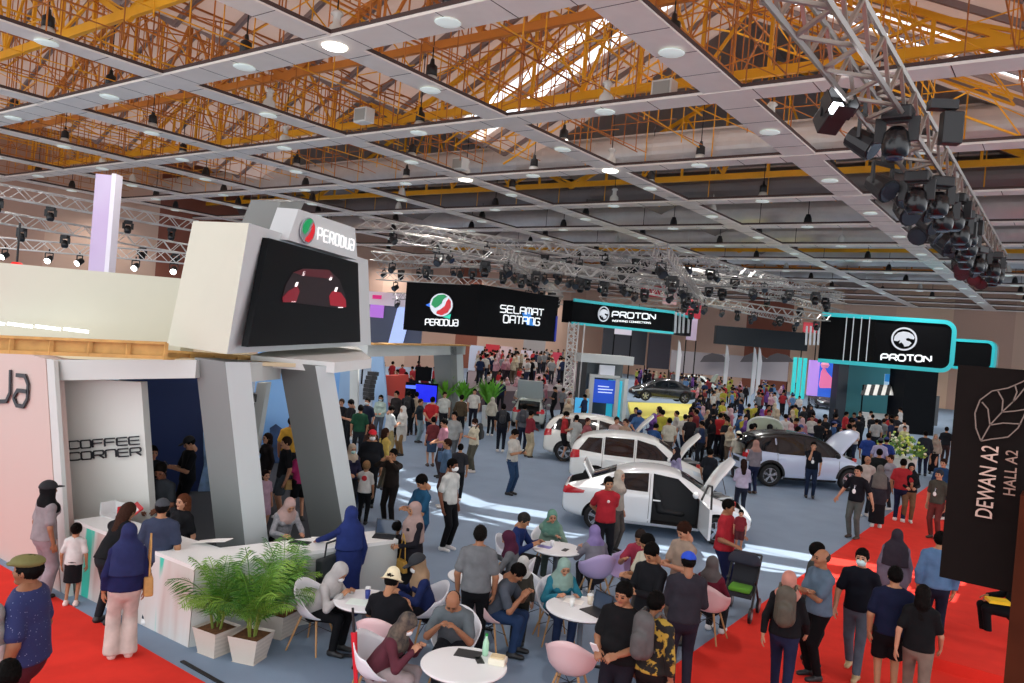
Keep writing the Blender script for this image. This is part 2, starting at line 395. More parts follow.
# ================================================================= booth (white show stand on the left)
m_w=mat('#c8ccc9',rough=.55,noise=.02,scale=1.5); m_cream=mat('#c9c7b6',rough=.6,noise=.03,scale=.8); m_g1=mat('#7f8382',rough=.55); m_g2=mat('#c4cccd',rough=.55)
m_pink=mat('#c8b2aa',rough=.6); m_tim=mat('#c89a58',rough=.7,noise=.15,scale=6); m_ink=mat('#1c1e24',rough=.5)
def txt(mb,text,fn,a,b,top,w=.14,sk=0,gapf=.28,th=.02,cut=.12):
    p0=fn(*a); p1=fn(*b); t=fn(*top); ux=p1-p0; L=ux.length; uy=t-p0; h=uy.length
    n=sum(.6 if c==' ' else 1 for c in text); k=len(text)-1
    lw=L/(n+k*gapf-.0); 
    uxn=ux.normalized(); up=(uy-uxn*uy.dot(uxn)).normalized()
    strokes(mb,text,p0,uxn,up,h,lw,lw*gapf,w*h,th,cut,sk)
def perodua_logo(t,fn,c,rx,ry,th):
    """round two-colour emblem: silver ring, green and red halves"""
    o=fn(*c); ex=(fn(c[0]+rx,c[1]+rx*.08)-o); ey=(fn(c[0],c[1]-ry)-o); ey=Vector((0,0,ey.z)); n=ex.cross(ey).normalized()
    el=lambda s:[(s*math.cos(2*PI*i/28),s*math.sin(2*PI*i/28)) for i in range(28)]
    mb=MB().use(mat('#cfd4dc',rough=.25,metal=.6)); disc_poly(mb,o+n*.012,ex,ey,el(1),th)
    lb=mb.build('emblem',None,t)
    gr=[(-.85,-.05),(-.72,.5),(-.3,.85),(.2,.92),(.45,.75),(.1,.45),(.0,.1),(-.25,-.15),(-.5,-.3)]
    re=[(-.35,-.78),(.1,-.9),(.6,-.62),(.85,-.1),(.8,.35),(.62,.6),(.45,.3),(.35,-.05),(.05,-.35),(-.3,-.55)]
    m=MB(); disc_poly(m,o+n*(.014+th),ex,ey,gr,th*.4); m.build('green_swoosh',glow('#0f9a5a',.35),lb)
    m=MB(); disc_poly(m,o+n*(.014+th),ex,ey,re,th*.4); m.build('red_swoosh',glow('#d8202c',.35),lb)
def up2(p): return Vector((p.x,p.y,0))
# --- front wall with the big dark letters
f535=lambda x,y:IY(x,y,5.35)
pts=[Vector((-19,5.35,0)),Vector((-11.43,5.35,0)),Vector((-12.45,5.35,3.24)),Vector((-13.2,5.35,3.27)),Vector((-14.3,5.35,3.31)),Vector((-19,5.35,3.5))]
t=thing('exhibition_stand','white angular exhibition stand with leaning pillars, COFFEE CORNER panel and timber topped roof','exhibition stand',(-12,7,0))
def loc(o,t=t): o.matrix_parent_inverse=Matrix.Translation(-Vector(t.location)); return o
def bp(mb,name,m=None,par=None,**k): 
    o=mb.build(name,m,par or t,**k)
    if par is None: o.matrix_parent_inverse=Matrix.Translation(-Vector(t.location))
    return o
fw=bp(MB().prism(pts,(0,.25,0)),'front_wall',m_pink)
mb=MB(); txt(mb,'u',lambda x,y:IY(x,y,5.33),(-10,402),(10.5,401),(-10,372),w=.13,cut=.2)
txt(mb,'a',lambda x,y:IY(x,y,5.33),(14,405),(27.5,407),(14,375),w=.13,cut=.2); txt(mb,'D',lambda x,y:IY(x,y,5.33),(-34,398),(-15,400),(-34,370),w=.13,cut=.2)
bp(mb,'lettering',m_ink)
# white leaning post beside it
bp(MB().prism([(-12.44,5.36,3.24),(-12.2,5.36,3.24),(-11.18,5.36,0),(-11.42,5.36,0)],(0,.06,0)),'post',m_w)
# overhead beam and coffee corner panel
A=Vector((-12.3,5.42,0)); B=Vector((-10.22,6.42,0)); dv=(B-A).normalized(); nv=Vector((-dv.y,dv.x,0))
bp(MB().prism([A+Vector((0,0,2.93)),B+Vector((0,0,3.18)),B+Vector((0,0,3.44)),A+Vector((0,0,3.24))],nv*.5),'roof_beam',m_w)
A2=A+nv*.5; fp=lambda x,y,e=0:IP(x,y,(A2-nv*e)[:2],(A2-nv*e+dv)[:2])
c0,c1,c2,c3=fp(57,378),fp(141,382),fp(151,525),fp(64,530)
c2=c2+(c2-c1)*(c2.z/(c1.z-c2.z)); c3=c3+(c3-c0)*(c3.z/(c0.z-c3.z))
bp(MB().prism([c0,c3,c2,c1],nv*.15),'sign_panel',mat('#d9dad4',rough=.5))
mb=MB(); fq=lambda x,y:fp(x,y,.03)
txt(mb,'COFFEE',fq,(69.5,449),(140,444),(69,441.5),w=.17,gapf=.18); txt(mb,'CORnER',fq,(70,460.5),(141.5,455),(69.5,453),w=.17,gapf=.18)
bp(mb,'lettering',m_ink)
# leaning pillars: shaded left face and lit right face painted in two greys
def pillar(x0,x1,y0,y1,z,lean,par=None,f=None,nm='pillar'):
    V=[(x0,y0,z),(x1,y0,z),(x1,y1,z),(x0,y1,z)]; Wv=[(a,b+lean,0) for a,b,_ in V]
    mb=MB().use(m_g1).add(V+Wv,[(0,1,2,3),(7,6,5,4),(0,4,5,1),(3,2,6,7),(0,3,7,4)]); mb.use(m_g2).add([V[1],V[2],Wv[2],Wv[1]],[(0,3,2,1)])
    return mb
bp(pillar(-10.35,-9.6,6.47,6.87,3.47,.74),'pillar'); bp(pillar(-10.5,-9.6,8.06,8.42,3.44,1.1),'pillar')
bp(MB().prism([(-9.8,6.87,3.15),(-10.42,8.06,3.15),(-10.42,8.06,3.42),(-9.8,6.87,3.46)],(-.4,-.2,0)),'roof_beam',m_w)
# timber parapets with studs, roof deck
def parapet(p,q,h,hs=.3):
    p,q=Vector(p),Vector(q); mb=MB(); d=(q-p); L=d.length; d.normalize(); n=Vector((d.y,-d.x,0))
    mb.bar(p+Vector((0,0,.02)),q+Vector((0,0,.02)),.05,.05); mb.bar(p+Vector((0,0,h)),q+Vector((0,0,h)),.09,.035)
    mb.prism([p-n*.05,q-n*.05,q-n*.05+Vector((0,0,h)),p-n*.05+Vector((0,0,h))],-n*.02)
    k=int(L/hs)
    for i in range(k+1): a=p+d*(L*i/k); mb.bar(a,a+Vector((0,0,h)),.05,.04)
    return mb
bp(parapet(ID(-30,352,10.3),ID(165,359,10.8),.22,.42),'timber_frame',m_tim)
bp(parapet(ID(165,360,11.4),ID(322,369,13.4),.13,.36),'timber_frame',m_tim)
bp(MB().prism([(-17.5,5.6,3.3),(-12.3,5.62,3.26),(-10.3,6.6,3.38),(-9.9,8.4,3.38),(-11.8,9.4,3.34),(-18,9,3.3)],(0,0,.06)),'roof_deck',mat('#dccba8',rough=.7))
# cream wall on the roof, low glowing tubes at its foot
wp0,wp1=ID(-30,260,13.6),ID(186,279,13.6)
mb=MB().prism([up2(wp0)+Vector((0,0,3.35)),up2(wp1)+Vector((0,0,3.35)),up2(wp1)+Vector((0,0,wp1.z)),up2(wp0)+Vector((0,0,wp0.z))],(-.1,.3,0))
bp(mb,'back_wall',m_cream)
for k in range(4):
    a,b=ID(-20+k*28,321+k*2.6,13.2),ID(4+k*28,324+k*2.6,13.2)
    bp(MB().bar(a,b,.05,.05),'tube_light',glow('#f4fbff',2.5))
# canopy below the screen
cz=3.34; P4=[G(250,366,cz),G(334,373,cz),G(371,368,cz),G(357,353,cz),G(300,350,cz)]
bp(MB().prism(P4,(0,0,.17)),'canopy',mat('#e4e6e4',rough=.5))
# inner floor, blue picture walls, white columns
o=MB().prism([(-21,6.1,.0),(-11.3,6.1,.0),(-9.1,6.6,.0),(-8.6,8.6,.0),(-12.5,12,.0),(-20,15,.0)],(0,0,.012)).build('dark_carpet',mat('#2b3038',rough=.85)); prop(o,'dark carpet on the floor inside the white stand behind the counter','carpet')
m_navy=mat('#0f2c66',rough=.5,noise=.1,scale=.6); m_sky=mat('#4a8fd8',rough=.5,col2='#8ab8e8',scale=.3)
m_pale=mat('#9fc0e4',rough=.5,noise=.06,scale=.5)
a,b=up2(ID(118,400,17.0)),up2(ID(228,400,18.0)); bp(MB().prism([a,b,b+Vector((0,0,3.25)),a+Vector((0,0,3.25))],(b-a).cross(Vector((0,0,-1))).normalized()*.15),'picture_wall',m_navy)
def decal(nm,px,dep0,par,m): 
    bp(MB().prism([IP(x,y,par[0][:2],par[1][:2]) for x,y in px],(0,0,0.001)),nm,m)
n_=(b-a).cross(Vector((0,0,1))).normalized(); 
ff=lambda x,y:IP(x,y,(a+n_*.03)[:2],(b+n_*.03)[:2])
bp(MB().prism([ff(x,y) for x,y in [(203,432),(210,438),(214,470),(210,500),(200,505),(198,490),(204,465)]],-n_*.01),'car_picture',mat('#7fa4d0',noise=.4,scale=4))
a,b=up2(ID(256,400,21.5)),up2(ID(338,400,23)); bp(MB().prism([a,b,b+Vector((0,0,3.3)),a+Vector((0,0,3.3))],(b-a).cross(Vector((0,0,-1))).normalized()*.15),'picture_wall',m_sky)
n_=(b-a).cross(Vector((0,0,1))).normalized(); ff=lambda x,y:IP(x,y,(a+n_*.03)[:2],(b+n_*.03)[:2])
bp(MB().prism([ff(x,y) for x,y in [(270,447),(270,428),(276,424),(284,430),(300,433),(308,440),(310,470),(270,470)]],-n_*.01),'car_picture',mat('#22406a',noise=.5,scale=3))
a=up2(ID(331,400,28)); b=up2(ID(352,400,28.5)); bp(MB().prism([a,b,b+Vector((0,0,3.3)),a+Vector((0,0,3.3))],(b-a).cross(Vector((0,0,-1))).normalized()*.15),'picture_wall',m_pale)
for (xt0,xt1,xb0,xb1,yt,yb,dd,mm) in [(257,267,243,253,383,470,16.6,m_w),(350,358,349,357,366,440,27.5,m_w),(371,383,373,389,356,425,30,m_pale)]:
    q=[ID(xt0,yt,dd),ID(xt1,yt,dd),ID(xb1,yb,dd),ID(xb0,yb,dd)]
    for i,j in ((3,0),(2,1)): q[i]=q[i]+(q[i]-q[j])*(q[i].z/(q[j].z-q[i].z))
    bp(MB().prism(q,CF.cross(Vector((0,0,1))).cross(Vector((0,0,-1))).normalized()*-.3 if False else Vector((-.25,.3,0))),'column',mm)
# second portal farther back
pa,pb=up2(ID(368,345,26)),up2(ID(466,345,37)); dd=(pb-pa).normalized(); nn=Vector((-dd.y,dd.x,0))
t2=thing('portal_frame','pale grey leaning portal frame of the white stand behind the red sloping panel','portal',pa)
def b2(mb,name,m=None): o=mb.build(name,m,t2); o.matrix_parent_inverse=Matrix.Translation(-pa); return o
b2(MB().prism([pa+Vector((0,0,3.02)),pb+Vector((0,0,3.02)),pb+Vector((0,0,3.42)),pa+Vector((0,0,3.42))],nn*.6),'roof_beam',m_w)
b2(MB().bar(pa+Vector((0,0,3.46)),pb+Vector((0,0,3.46)),.5,.05),'timber_edge',m_tim)
q0=pb-dd*2.4; le=dd*1.3
V=[q0,q0+dd*1.9,q0+dd*1.9+nn*.8,q0+nn*.8]
mb=MB(); top=[v+Vector((0,0,3.4)) for v in V]; bot=[v+le for v in V]
mb.use(m_g2).add([top[0]+dd*.9,top[1],bot[1],bot[0]+dd*.9],[(0,3,2,1)]); mb.use(m_g1).add([top[0],top[0]+dd*.9,bot[0]+dd*.9,bot[0]],[(0,3,2,1)])  # shade and light on the pillar painted as darker and paler faces
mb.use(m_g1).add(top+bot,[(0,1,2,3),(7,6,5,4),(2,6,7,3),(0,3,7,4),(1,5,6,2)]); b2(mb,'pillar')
# line array speakers
def speaker(px,top,bot,dep,lb):
    p=up2(ID(px,bot,dep)); zt=ID(px,top,dep).z; zb=max(.9,ID(px,bot,dep).z)
    s=thing('line_array_speaker',lb,'speaker',p); n=7
    MB().tube((0,0,0),(0,0,zb),.03).lathe((0,0,0),[(.25,0),(.25,.03)],12).build('pole',m_blk,s)
    for i in range(n):
        z=zb+(zt-zb)*i/n; MB().box((0.02*i,-.0+.016*(i-3)**2*.5,z+(zt-zb)/n/2),(.3,.26,(zt-zb)/n*.92)).build('cabinet',m_blk,s)
speaker(246,392,452,16.8,'tall curved black speaker column beside the white column inside the stand')
speaker(367,371,400,27,'curved black line array speaker beside the pale blue wall')
# --- counter
CT=[(-11.45,5.48),(-8.6,5.6),(-7.95,8.5),(-8.5,8.62),(-9.1,6.28),(-11.45,6.02)]
ct=thing('service_counter','long angular white service counter with a streaked white front','counter',(-9,6,0))
def b3(mb,name,m=None): o=mb.build(name,m,ct); o.matrix_parent_inverse=Matrix.Translation(-Vector(ct.location)); return o
m_ct=bpy.data.materials.new('counter'); m_ct.use_nodes=True
nt=m_ct.node_tree; b=nt.nodes['Principled BSDF']; b.inputs['Roughness'].default_value=.45
tc=nt.nodes.new('ShaderNodeTexCoord'); mp=nt.nodes.new('ShaderNodeMapping'); mp.inputs['Scale'].default_value=(3.4,3.4,.35); no=nt.nodes.new('ShaderNodeTexNoise'); no.inputs['Scale'].default_value=1.1
r=nt.nodes.new('ShaderNodeValToRGB'); e=r.color_ramp.elements; e[0].position=.3; e[0].color=(*lin('#c8b6b0'),1); e[1].position=.66; e[1].color=(*lin('#3fd0b8'),1)
q=e.new(.45); q.color=(*lin('#d8d4ce'),1); q=e.new(.6); q.color=(*lin('#dcdedb'),1)
nt.links.new(tc.outputs['Object'],mp.inputs['Vector']); nt.links.new(mp.outputs[0],no.inputs['Vector']); nt.links.new(no.outputs['Fac'],r.inputs['Fac']); nt.links.new(r.outputs['Color'],b.inputs['Base Color'])
b3(MB().use(m_ct).prism([(x,y,0) for x,y in CT[:2]+[(-8.75,5.75),(-11.45,5.6)]],(0,0,.96)),'front_wing')
b3(MB().prism([(x,y,0) for x,y in [(-8.6,5.61),(-7.95,8.5),(-8.4,8.6),(-9.0,6.2),(-8.76,5.76)]],(0,0,.96)),'long_wing',m_w)
b3(MB().prism([(x,y,.96) for x,y in CT],(0,0,.05)),'counter_top',mat('#f2f3f1',rough=.35))
# things on the counter
def disp(px,py,z): return G(px,py,z)
p=G(106,516,1.01); o=thing('menu_box','clear brochure box with red edges on the counter below the COFFEE CORNER sign','box',p+Vector((0.1,.1,0)),rz=.2); o.scale=(.65,)*3
MB().span((-.3,-.2,0),(.3,.2,.015)).span((-.3,-.2,0),(-.27,.2,.3)).span((-.3,.18,0),(.3,.2,.28)).build('tray',mat('#dfe2e2',rough=.3),o)
MB().span((.27,-.21,0),(.3,.2,.3)).build('red_edge',mat('#c8202a',rough=.4),o)
p=G(122,517,1.01); o=thing('display_case','red and white tilted tray standing on the counter beside the clear box','tray',p+Vector((.12,.06,0)),rz=-.3); o.scale=(.62,)*3
MB().prism([(-.35,-.15,.0),(.35,-.15,.0),(.35,.2,.28),(-.35,.2,.28)],(0,0,.03)).build('board',mat('#c9202c',rough=.4),o); MB().prism([(-.28,-.1,.07),(.28,-.1,.07),(.28,.12,.25),(-.28,.12,.25)],(0,0,.01)).build('card',mat('#eeeae6'),o)
for i,(px,py,lb) in enumerate([(300,543,'black tablet lying before the woman at the long counter'),(118,507,'black phone on the counter behind the clear box')]):
    p=G(px,py,1.01); o=thing('tablet',lb,'tablet',p+Vector((0,0,.0)),rz=.5); MB().span((-.14,-.09,0),(.14,.09,.012)).build('case',m_blk,o,bevel=.004); MB().span((-.12,-.075,.012),(.12,.075,.014)).build('screen',mat('#20262c',rough=.1),o)
p=G(322,539,1.01); o=MB().span((-.15,-.1,0),(.15,.1,.004)).build('paper',mat('#f4f4f2'),loc=p,rz=.9); prop(o,'white sheet of paper on the long counter','paper')
def laptop(p,rz,lb,ang=20):
    o=thing('laptop',lb,'laptop',p,rz); MB().span((-.16,-.12,0),(.16,.12,.015)).build('base',m_blk,o,bevel=.004)
    s=MB(); M=Matrix.Rotation(math.radians(-ang),3,'X'); s.box(Vector((0,.12,.015))+M@Vector((0,0,.11)),(.32,.01,.22),M); s.build('lid',mat('#22262c',rough=.3),o)
    s=MB(); s.box(Vector((0,.114,.015))+M@Vector((0,0,.11)),(.29,.006,.19),M); s.build('screen',mat('#3a4658',rough=.1,emit=.15),o); return o
laptop(G(384,537,1.01),.6,'open black laptop at the end of the long counter',15)
o=thing('brochure_stand','white brochure lying open on the counter corner by the palms','brochure',G(212,545,1.01),rz=.4)
MB().prism([(-.25,-.1,0),(.0,-.1,.06),(0,.1,.06),(-.25,.1,0)],(0,0,.005)).build('left_page',mat('#f2f2ee'),o); MB().prism([(0,-.1,.06),(.25,-.1,.1),(.25,.1,.1),(0,.1,.06)],(0,0,.005)).build('page',mat('#f2f2ee'),o)
# --- tower with the screen
C0b,C1b,L0b=ID(227,354,10.8),ID(371,345,18.2),ID(167,345,11.9); C0t,C1t,L0t=ID(249,223,10.8),ID(368,260,18.2),ID(193,221,11.9)
L1b=C1b+(L0b-C0b)*.9; L1t=C1t+(L0t-C0t)*.9
tw=thing('screen_tower','white angular tower with a large dark screen on top of the white stand','screen tower',up2(C0b)+Vector((0,0,3.4)))
def b4(mb,name,m=None,par=None,**k):
    o=mb.build(name,m,par or tw,**k)
    if par is None: o.matrix_parent_inverse=Matrix.Translation(-Vector(tw.location))
    return o
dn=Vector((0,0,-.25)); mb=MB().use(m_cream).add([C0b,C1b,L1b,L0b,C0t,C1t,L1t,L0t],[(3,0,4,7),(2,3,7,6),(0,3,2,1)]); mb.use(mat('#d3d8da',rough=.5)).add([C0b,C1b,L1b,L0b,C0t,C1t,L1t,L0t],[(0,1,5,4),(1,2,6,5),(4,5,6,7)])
b4(mb,'tower_body')
pd=(up2(C1b)-up2(C0b)).normalized(); pn=Vector((pd.y,-pd.x,0))
def fs(off): 
    a=up2(C0b)+pn*off; return lambda x,y:IP(x,y,a[:2],(a+pd)[:2])
# outer plane must sit in front of the tilted body
off=.06+max(0,max((up2(v)-up2(C0b)).dot(pn) for v in (C0t,C1t)))
f=fs(off); b4(MB().prism([f(*q) for q in [(269,238),(358,263),(360.5,342),(248,347)]],-pn*.1),'screen',mat('#0c0f12',rough=.4,spec=.15))
f=fs(off+.012)
def scr(pts,m,nm): b4(MB().prism([f(150+x/3.904,190+y/3.904) for x,y in pts],-pn*.006),nm,m)
scr([(515,425),(530,370),(560,322),(600,306),(700,312),(740,350),(762,410),(768,455),(740,462),(560,440)],glow('#1d1216',.6),'car_picture')
f=fs(off+.02)
scr([(518,420),(540,395),(575,375),(585,395),(570,438),(520,438)],glow('#701824',.7),'red_glow'); scr([(700,415),(712,395),(745,400),(765,430),(766,458),(705,450)],glow('#8a1626',.7),'red_glow')
scr([(560,322),(600,308),(700,312),(720,340),(690,345),(600,335)],glow('#4a1820',.6),'red_glow')
for x,y in [(600,325),(572,368),(706,343),(726,388),(745,458),(560,436)]: scr([(x-6,y+9),(x+2,y+9),(x+8,y-8),(x,y-8)] if y<400 else [(x-9,y+2),(x+9,y+2),(x+9,y-1),(x-9,y-1)],glow('#f0e4e4',1.4),'headlamp')
f=fs(off+.0); P_=[f(*q) for q in [(288,240),(298.6,209),(355,228),(357.5,260)]]
b4(MB().prism(P_,-pn*.35),'sign_board',mat('#cdd2d4',rough=.5))
f2=fs(off-.36); b4(MB().use(m_g1).prism([f2(*q) for q in [(270,230),(281,202),(305,201),(299,214),(292,239)]],-pn*.5),'sign_fin')
mb=MB(); txt(mb,'PERODUa',fs(off+.02),(317,239.5),(353,250.5),(318,227.5),w=.1,gapf=.42); b4(mb,'lettering',glow('#ffffff',.6))
perodua_logo(tw,fs(off+.01),(306.5,230.5),7,13.5,.02)
for o in tw.children:
    if o.name.startswith('emblem'): o.matrix_parent_inverse=Matrix.Translation(-Vector(tw.location))
# purple white banner column behind the cream wall
g=up2(ID(101,270,25)); bn=thing('banner_column','tall white and lilac banner column rising behind the cream wall','banner column',g,rz=YAW)
MB().span((-.3,-.2,0),(.22,.2,8.15)).build('shaft',mat('#d8cfe6',rough=.4,col2='#c8a8d8',scale=.35),bn); MB().span((.22,-.22,0),(.36,.2,8.2)).build('edge',mat('#eee8f4',rough=.4),bn)
g=ID(17,262,20); bn=thing('beacon_lamp','red lamp hanging above the cream wall from a thin black rod','lamp',g)
MB().lathe((0,0,-.35),[(.2,0),(.24,.06),(.22,.2),(.1,.34)],16).build('red_shade',glow('#e81818',.8),bn,smooth=True); MB().tube((0,0,0),(0,0,1.0),.03).build('rod',m_blk,bn)
# ================================================================= hanging signs, far stands, trusses
m_bk=mat('#0a0b0e',rough=.7,spec=.1); m_teal=glow('#2cb4bc',.32); m_wt=glow('#f2f6f8',.7); m_sil=mat('#c8ccd2',rough=.3,metal=.5,emit=.25)
def vwall(P0,P1,z0,z1,th,back=True):
    P0,P1=up2(P0),up2(P1); d=(P1-P0).normalized(); n=Vector((-d.y,d.x,0))
    return MB().prism([P0+Vector((0,0,z0)),P1+Vector((0,0,z0)),P1+Vector((0,0,z1)),P0+Vector((0,0,z1))],n*th)
def PF(P0,P1,off=0):
    P0,P1=up2(P0),up2(P1); d=(P1-P0).normalized(); n=Vector((d.y,-d.x,0))*off; return lambda x,y:IP(x,y,(P0+n)[:2],(P0+n+d)[:2])
def kid(mb,name,m,t,**k):
    o=mb.build(name,m,t,**k); o.matrix_parent_inverse=Matrix.Translation(-Vector(t.location)); return o
A,B,D=ID(407,282,34),ID(480,285,32),ID(559,296,37)
t=thing('hanging_sign','black two-faced hanging sign with the round emblem and SELAMAT DATANG in white','sign',up2(B)+Vector((0,0,4)))
kid(vwall(A,B,3.97,6.05,.5),'left_panel',m_bk,t); kid(vwall(B,D,3.97,6.1,.5),'right_panel',mat('#08090c',rough=.7,spec=.1),t)
e=up2(D); kid(vwall(D+(up2(B)-up2(D)).normalized()*.12,D,4.0,5.2,-.04),'blue_edge',glow('#1c2a8c',.5),t)
perodua_logo(t,PF(A,B,.03),(442,305),11.5,11.5,.05)
for o in t.children:
    if o.name.startswith('emblem'): o.matrix_parent_inverse=Matrix.Translation(-Vector(t.location))
ff=PF(A,B,.04); kid(MB().prism([ff(*q) for q in [(426,305),(434,301),(434,309)]],(0,-.02,0)),'blue_flare',glow('#2a6ad8',.8),t); kid(MB().prism([ff(*q) for q in [(443,317),(451,314),(450,319)]],(0,-.02,0)),'teal_flare',glow('#20c0a0',.8),t)
mb=MB(); txt(mb,'PERODUa',PF(A,B,.05),(425.5,325),(458,326),(425.5,319),w=.15,gapf=.25,th=.03); kid(mb,'lettering',m_wt,t)
mb=MB(); txt(mb,'SELAMAT',PF(B,D,.05),(500,312),(543,316),(500,305),w=.15,gapf=.25,th=.03); txt(mb,'DATAnG',PF(B,D,.05),(503,322.5),(539,325.5),(503,315),w=.15,gapf=.25,th=.03); kid(mb,'lettering',m_wt,t)
kid(MB().prism([PF(B,D,.045)(*q) for q in [(522,313),(530,312),(534,326),(527,325)]],(0,-.02,0)),'blue_flare',glow('#1478c8',.5),t)
# PROTON fascia 1
A,B,D=ID(573,302,42),ID(674,310,47),ID(693,309,52)
t=thing('hanging_sign','long black fascia with teal strips above the blue kiosk','sign',up2(A)+Vector((0,0,5)))
kid(vwall(A,B,5.05,6.25,.8),'front_panel',m_bk,t); kid(vwall(B,D,5.0,6.2,.8),'side_panel',m_bk,t)
kid(vwall(A,B,6.2,6.36,-.12),'teal_strip',m_teal,t); kid(vwall(A,B,4.96,5.1,-.12),'teal_strip',m_teal,t); kid(vwall(B,D,6.15,6.3,-.12),'teal_strip',m_teal,t)
for x in (675,679,683,688): kid(MB().bar(PF(B,D,.15)(x,333),PF(B,D,.15)(x+1,312),.12,.1),'fin',m_sil,t)
def tiger(t,fn,c,r,th,m):
    o=fn(*c); ex=fn(c[0]+r,c[1]+r*.08)-o; ey=Vector((0,0,ex.length)); n=ex.cross(ey).normalized(); k=40
    ring=MB().use(m)
    for i in range(k):
        a,b=2*PI*i/k,2*PI*(i+1)/k
        disc_poly(ring,o+n*.02,ex,ey,[(math.cos(a),math.sin(a)),(math.cos(b),math.sin(b)),(.86*math.cos(b),.86*math.sin(b)),(.86*math.cos(a),.86*math.sin(a))],th)
    kid(ring,'emblem_ring',None,t)
    hd=MB().use(m); disc_poly(hd,o+n*.02,ex,ey,[(-.78,-.2),(-.74,.18),(-.5,.5),(-.1,.64),(.3,.6),(.62,.44),(.8,.2),(.74,.02),(.5,.06),(.3,.12),(.12,.02),(.2,-.12),(.46,-.18),(.6,-.3),(.4,-.56),(.08,-.66),(-.02,-.46),(-.18,-.3),(-.36,-.42),(-.28,-.1),(-.5,-.24)],th)
    kid(hd,'cat_emblem',None,t)
tiger(t,PF(A,B,.05),(603,314),5.5,.05,m_sil)
mb=MB(); txt(mb,'PROTON',PF(A,B,.05),(612,317),(655,319.5),(612,311.5),w=.22,gapf=.2,th=.03,cut=.18); txt(mb,'INSPIRING CONNECTIONS',PF(A,B,.05),(612,321.5),(655,324),(612,319.8),w=.2,gapf=.3,th=.03,cut=0); kid(mb,'lettering',m_wt,t)
# PROTON sign 2 with rounded end
def round_sign(t,A,B,z0,z1,r,depth,bw):
    P0,P1=up2(A),up2(B); d=(P1-P0).normalized(); L=(P1-P0).length; n=Vector((-d.y,d.x,0))
    def outline(i):
        pts=[(0,z0+i)]; k=6
        for a in range(k+1): an=-PI/2+PI/2*a/k; pts.append((L-r+(r-i)*math.cos(an),z0+r+(r-i)*math.sin(an)))
        for a in range(k+1): an=PI/2*a/k; pts.append((L-r+(r-i)*math.cos(an),z1-r+(r-i)*math.sin(an)))
        pts.append((0,z1-i)); return pts
    O,I=outline(0),outline(bw); q=lambda p,e:P0+d*p[0]+Vector((0,0,p[1]))+n*e
    mb=MB()
    for i in range(len(O)-1): mb.prism([q(O[i],0),q(O[i+1],0),q(I[i+1],0),q(I[i],0)],n*depth)
    kid(mb,'teal_border',m_teal,t); kid(MB().prism([q(p,.12) for p in I],n*(depth-.2)),'panel',m_bk,t)
    mb=MB(); 
    for i in range(len(O)-1): mb.prism([q(O[i],depth),q(O[i+1],depth),q(I[i+1],depth),q(I[i],depth)],n*.5)
    kid(mb,'back_rim',mat('#8c8c86'),t)
A,B=ID(822,313,52),ID(958,320,49)
t=thing('hanging_sign','big black sign with teal rounded border and silver cat emblem','sign',up2(A)+Vector((0,0,4)))
round_sign(t,A,B,4.0,7.35,.75,.9,.26)
tiger(t,PF(A,B,-.08),(904,339),13,.06,m_sil)
mb=MB(); txt(mb,'PROTON',PF(A,B,-.06),(881,360),(931,362),(881,354),w=.24,gapf=.16,th=.04,cut=.2); kid(mb,'lettering',m_wt,t)
for x in (845,852,860,868): kid(MB().bar(PF(A,B,-.02)(x-2,361),PF(A,B,-.02)(x+2,317),.05,.05),'fin',m_sil,t)
kid(MB().prism([PF(A,B,-.1)(*q) for q in [(823,317),(876,318),(873,363),(822,361)]],(0,-.01,0)),'dark_fins',mat('#060708',rough=.5,spec=.1),t)
A2_,B2_=ID(955,336,62),ID(996,341,60)
t=thing('hanging_sign','smaller blank dark sign with teal rounded border behind the big cat emblem sign','sign',up2(A2_)+Vector((0,0,4)))
round_sign(t,A2_,B2_,4.35,6.75,.6,.7,.22)
A,B=ID(717,322,62),ID(809,330,62); t=thing('dark_fascia','long plain charcoal fascia hanging between the two teal bordered signs','fascia',up2(A)+Vector((0,0,5)))
kid(vwall(A,B,4.75,6.2,.6),'panel',mat('#2b2f34',rough=.6,spec=.2),t)
for x in (806,810,814,818): kid(MB().bar(ID(x,345,60),ID(x+1,326,60),.12,.12),'fin',m_sil,t)
# parts of the teal stand below the big sign
def stand_block(name,label,cat,pa,pb,dep,z0,z1,m,th=.5,dep2=None):
    a,b=ID(pa,380,dep),ID(pb,380,dep2 or dep); o=vwall(a,b,z0,z1,th).build(name,m); prop(o,label,cat); return o
t=thing('exhibition_stand','teal and black show stand under the big cat emblem sign','exhibition stand',up2(ID(880,380,51)))
kid(vwall(ID(905,380,49),ID(938,380,49),0,4.0,2.),'black_block',mat('#0d1014',rough=.7,spec=.1),t)
kid(vwall(ID(838,380,52),ID(848,380,52),0,4.0,1.),'black_post',mat('#13202c',rough=.4),t)
kid(vwall(ID(846,380,54),ID(906,380,53.5),0,4.3,.2),'teal_wall',mat('#4e9aa0',rough=.5),t)
kid(vwall(ID(885,380,52),ID(905,380,52),2.6,3.6,.1),'screen',glow('#b8d8f0',.5),t); kid(vwall(ID(885,380,51.8),ID(905,380,51.8),3.1,3.6,.05),'screen_sky',glow('#3a90d8',.5),t)
t=thing('awning_kiosk','small kiosk with a black and white striped awning on the teal stand','kiosk',up2(ID(881,380,50.5)))
for i in range(9):
    x=862+i*4.1; a,b=ID(x,389,50.5),ID(x+4.1,389.3,50.5); 
    kid(MB().prism([a+Vector((0,.3,.25)),b+Vector((0,.3,.25)),b+Vector((0,-.3,-.4)),a+Vector((0,-.3,-.4))],(0,0,.04)),'awning_stripe',mat('#16171a') if i%2==0 else mat('#f2f0ea'),t)
for x in (863,898): a=up2(ID(x,389,50.5)); kid(MB().bar(a,a+Vector((0,0,2.8)),.08),'post',m_bk,t)
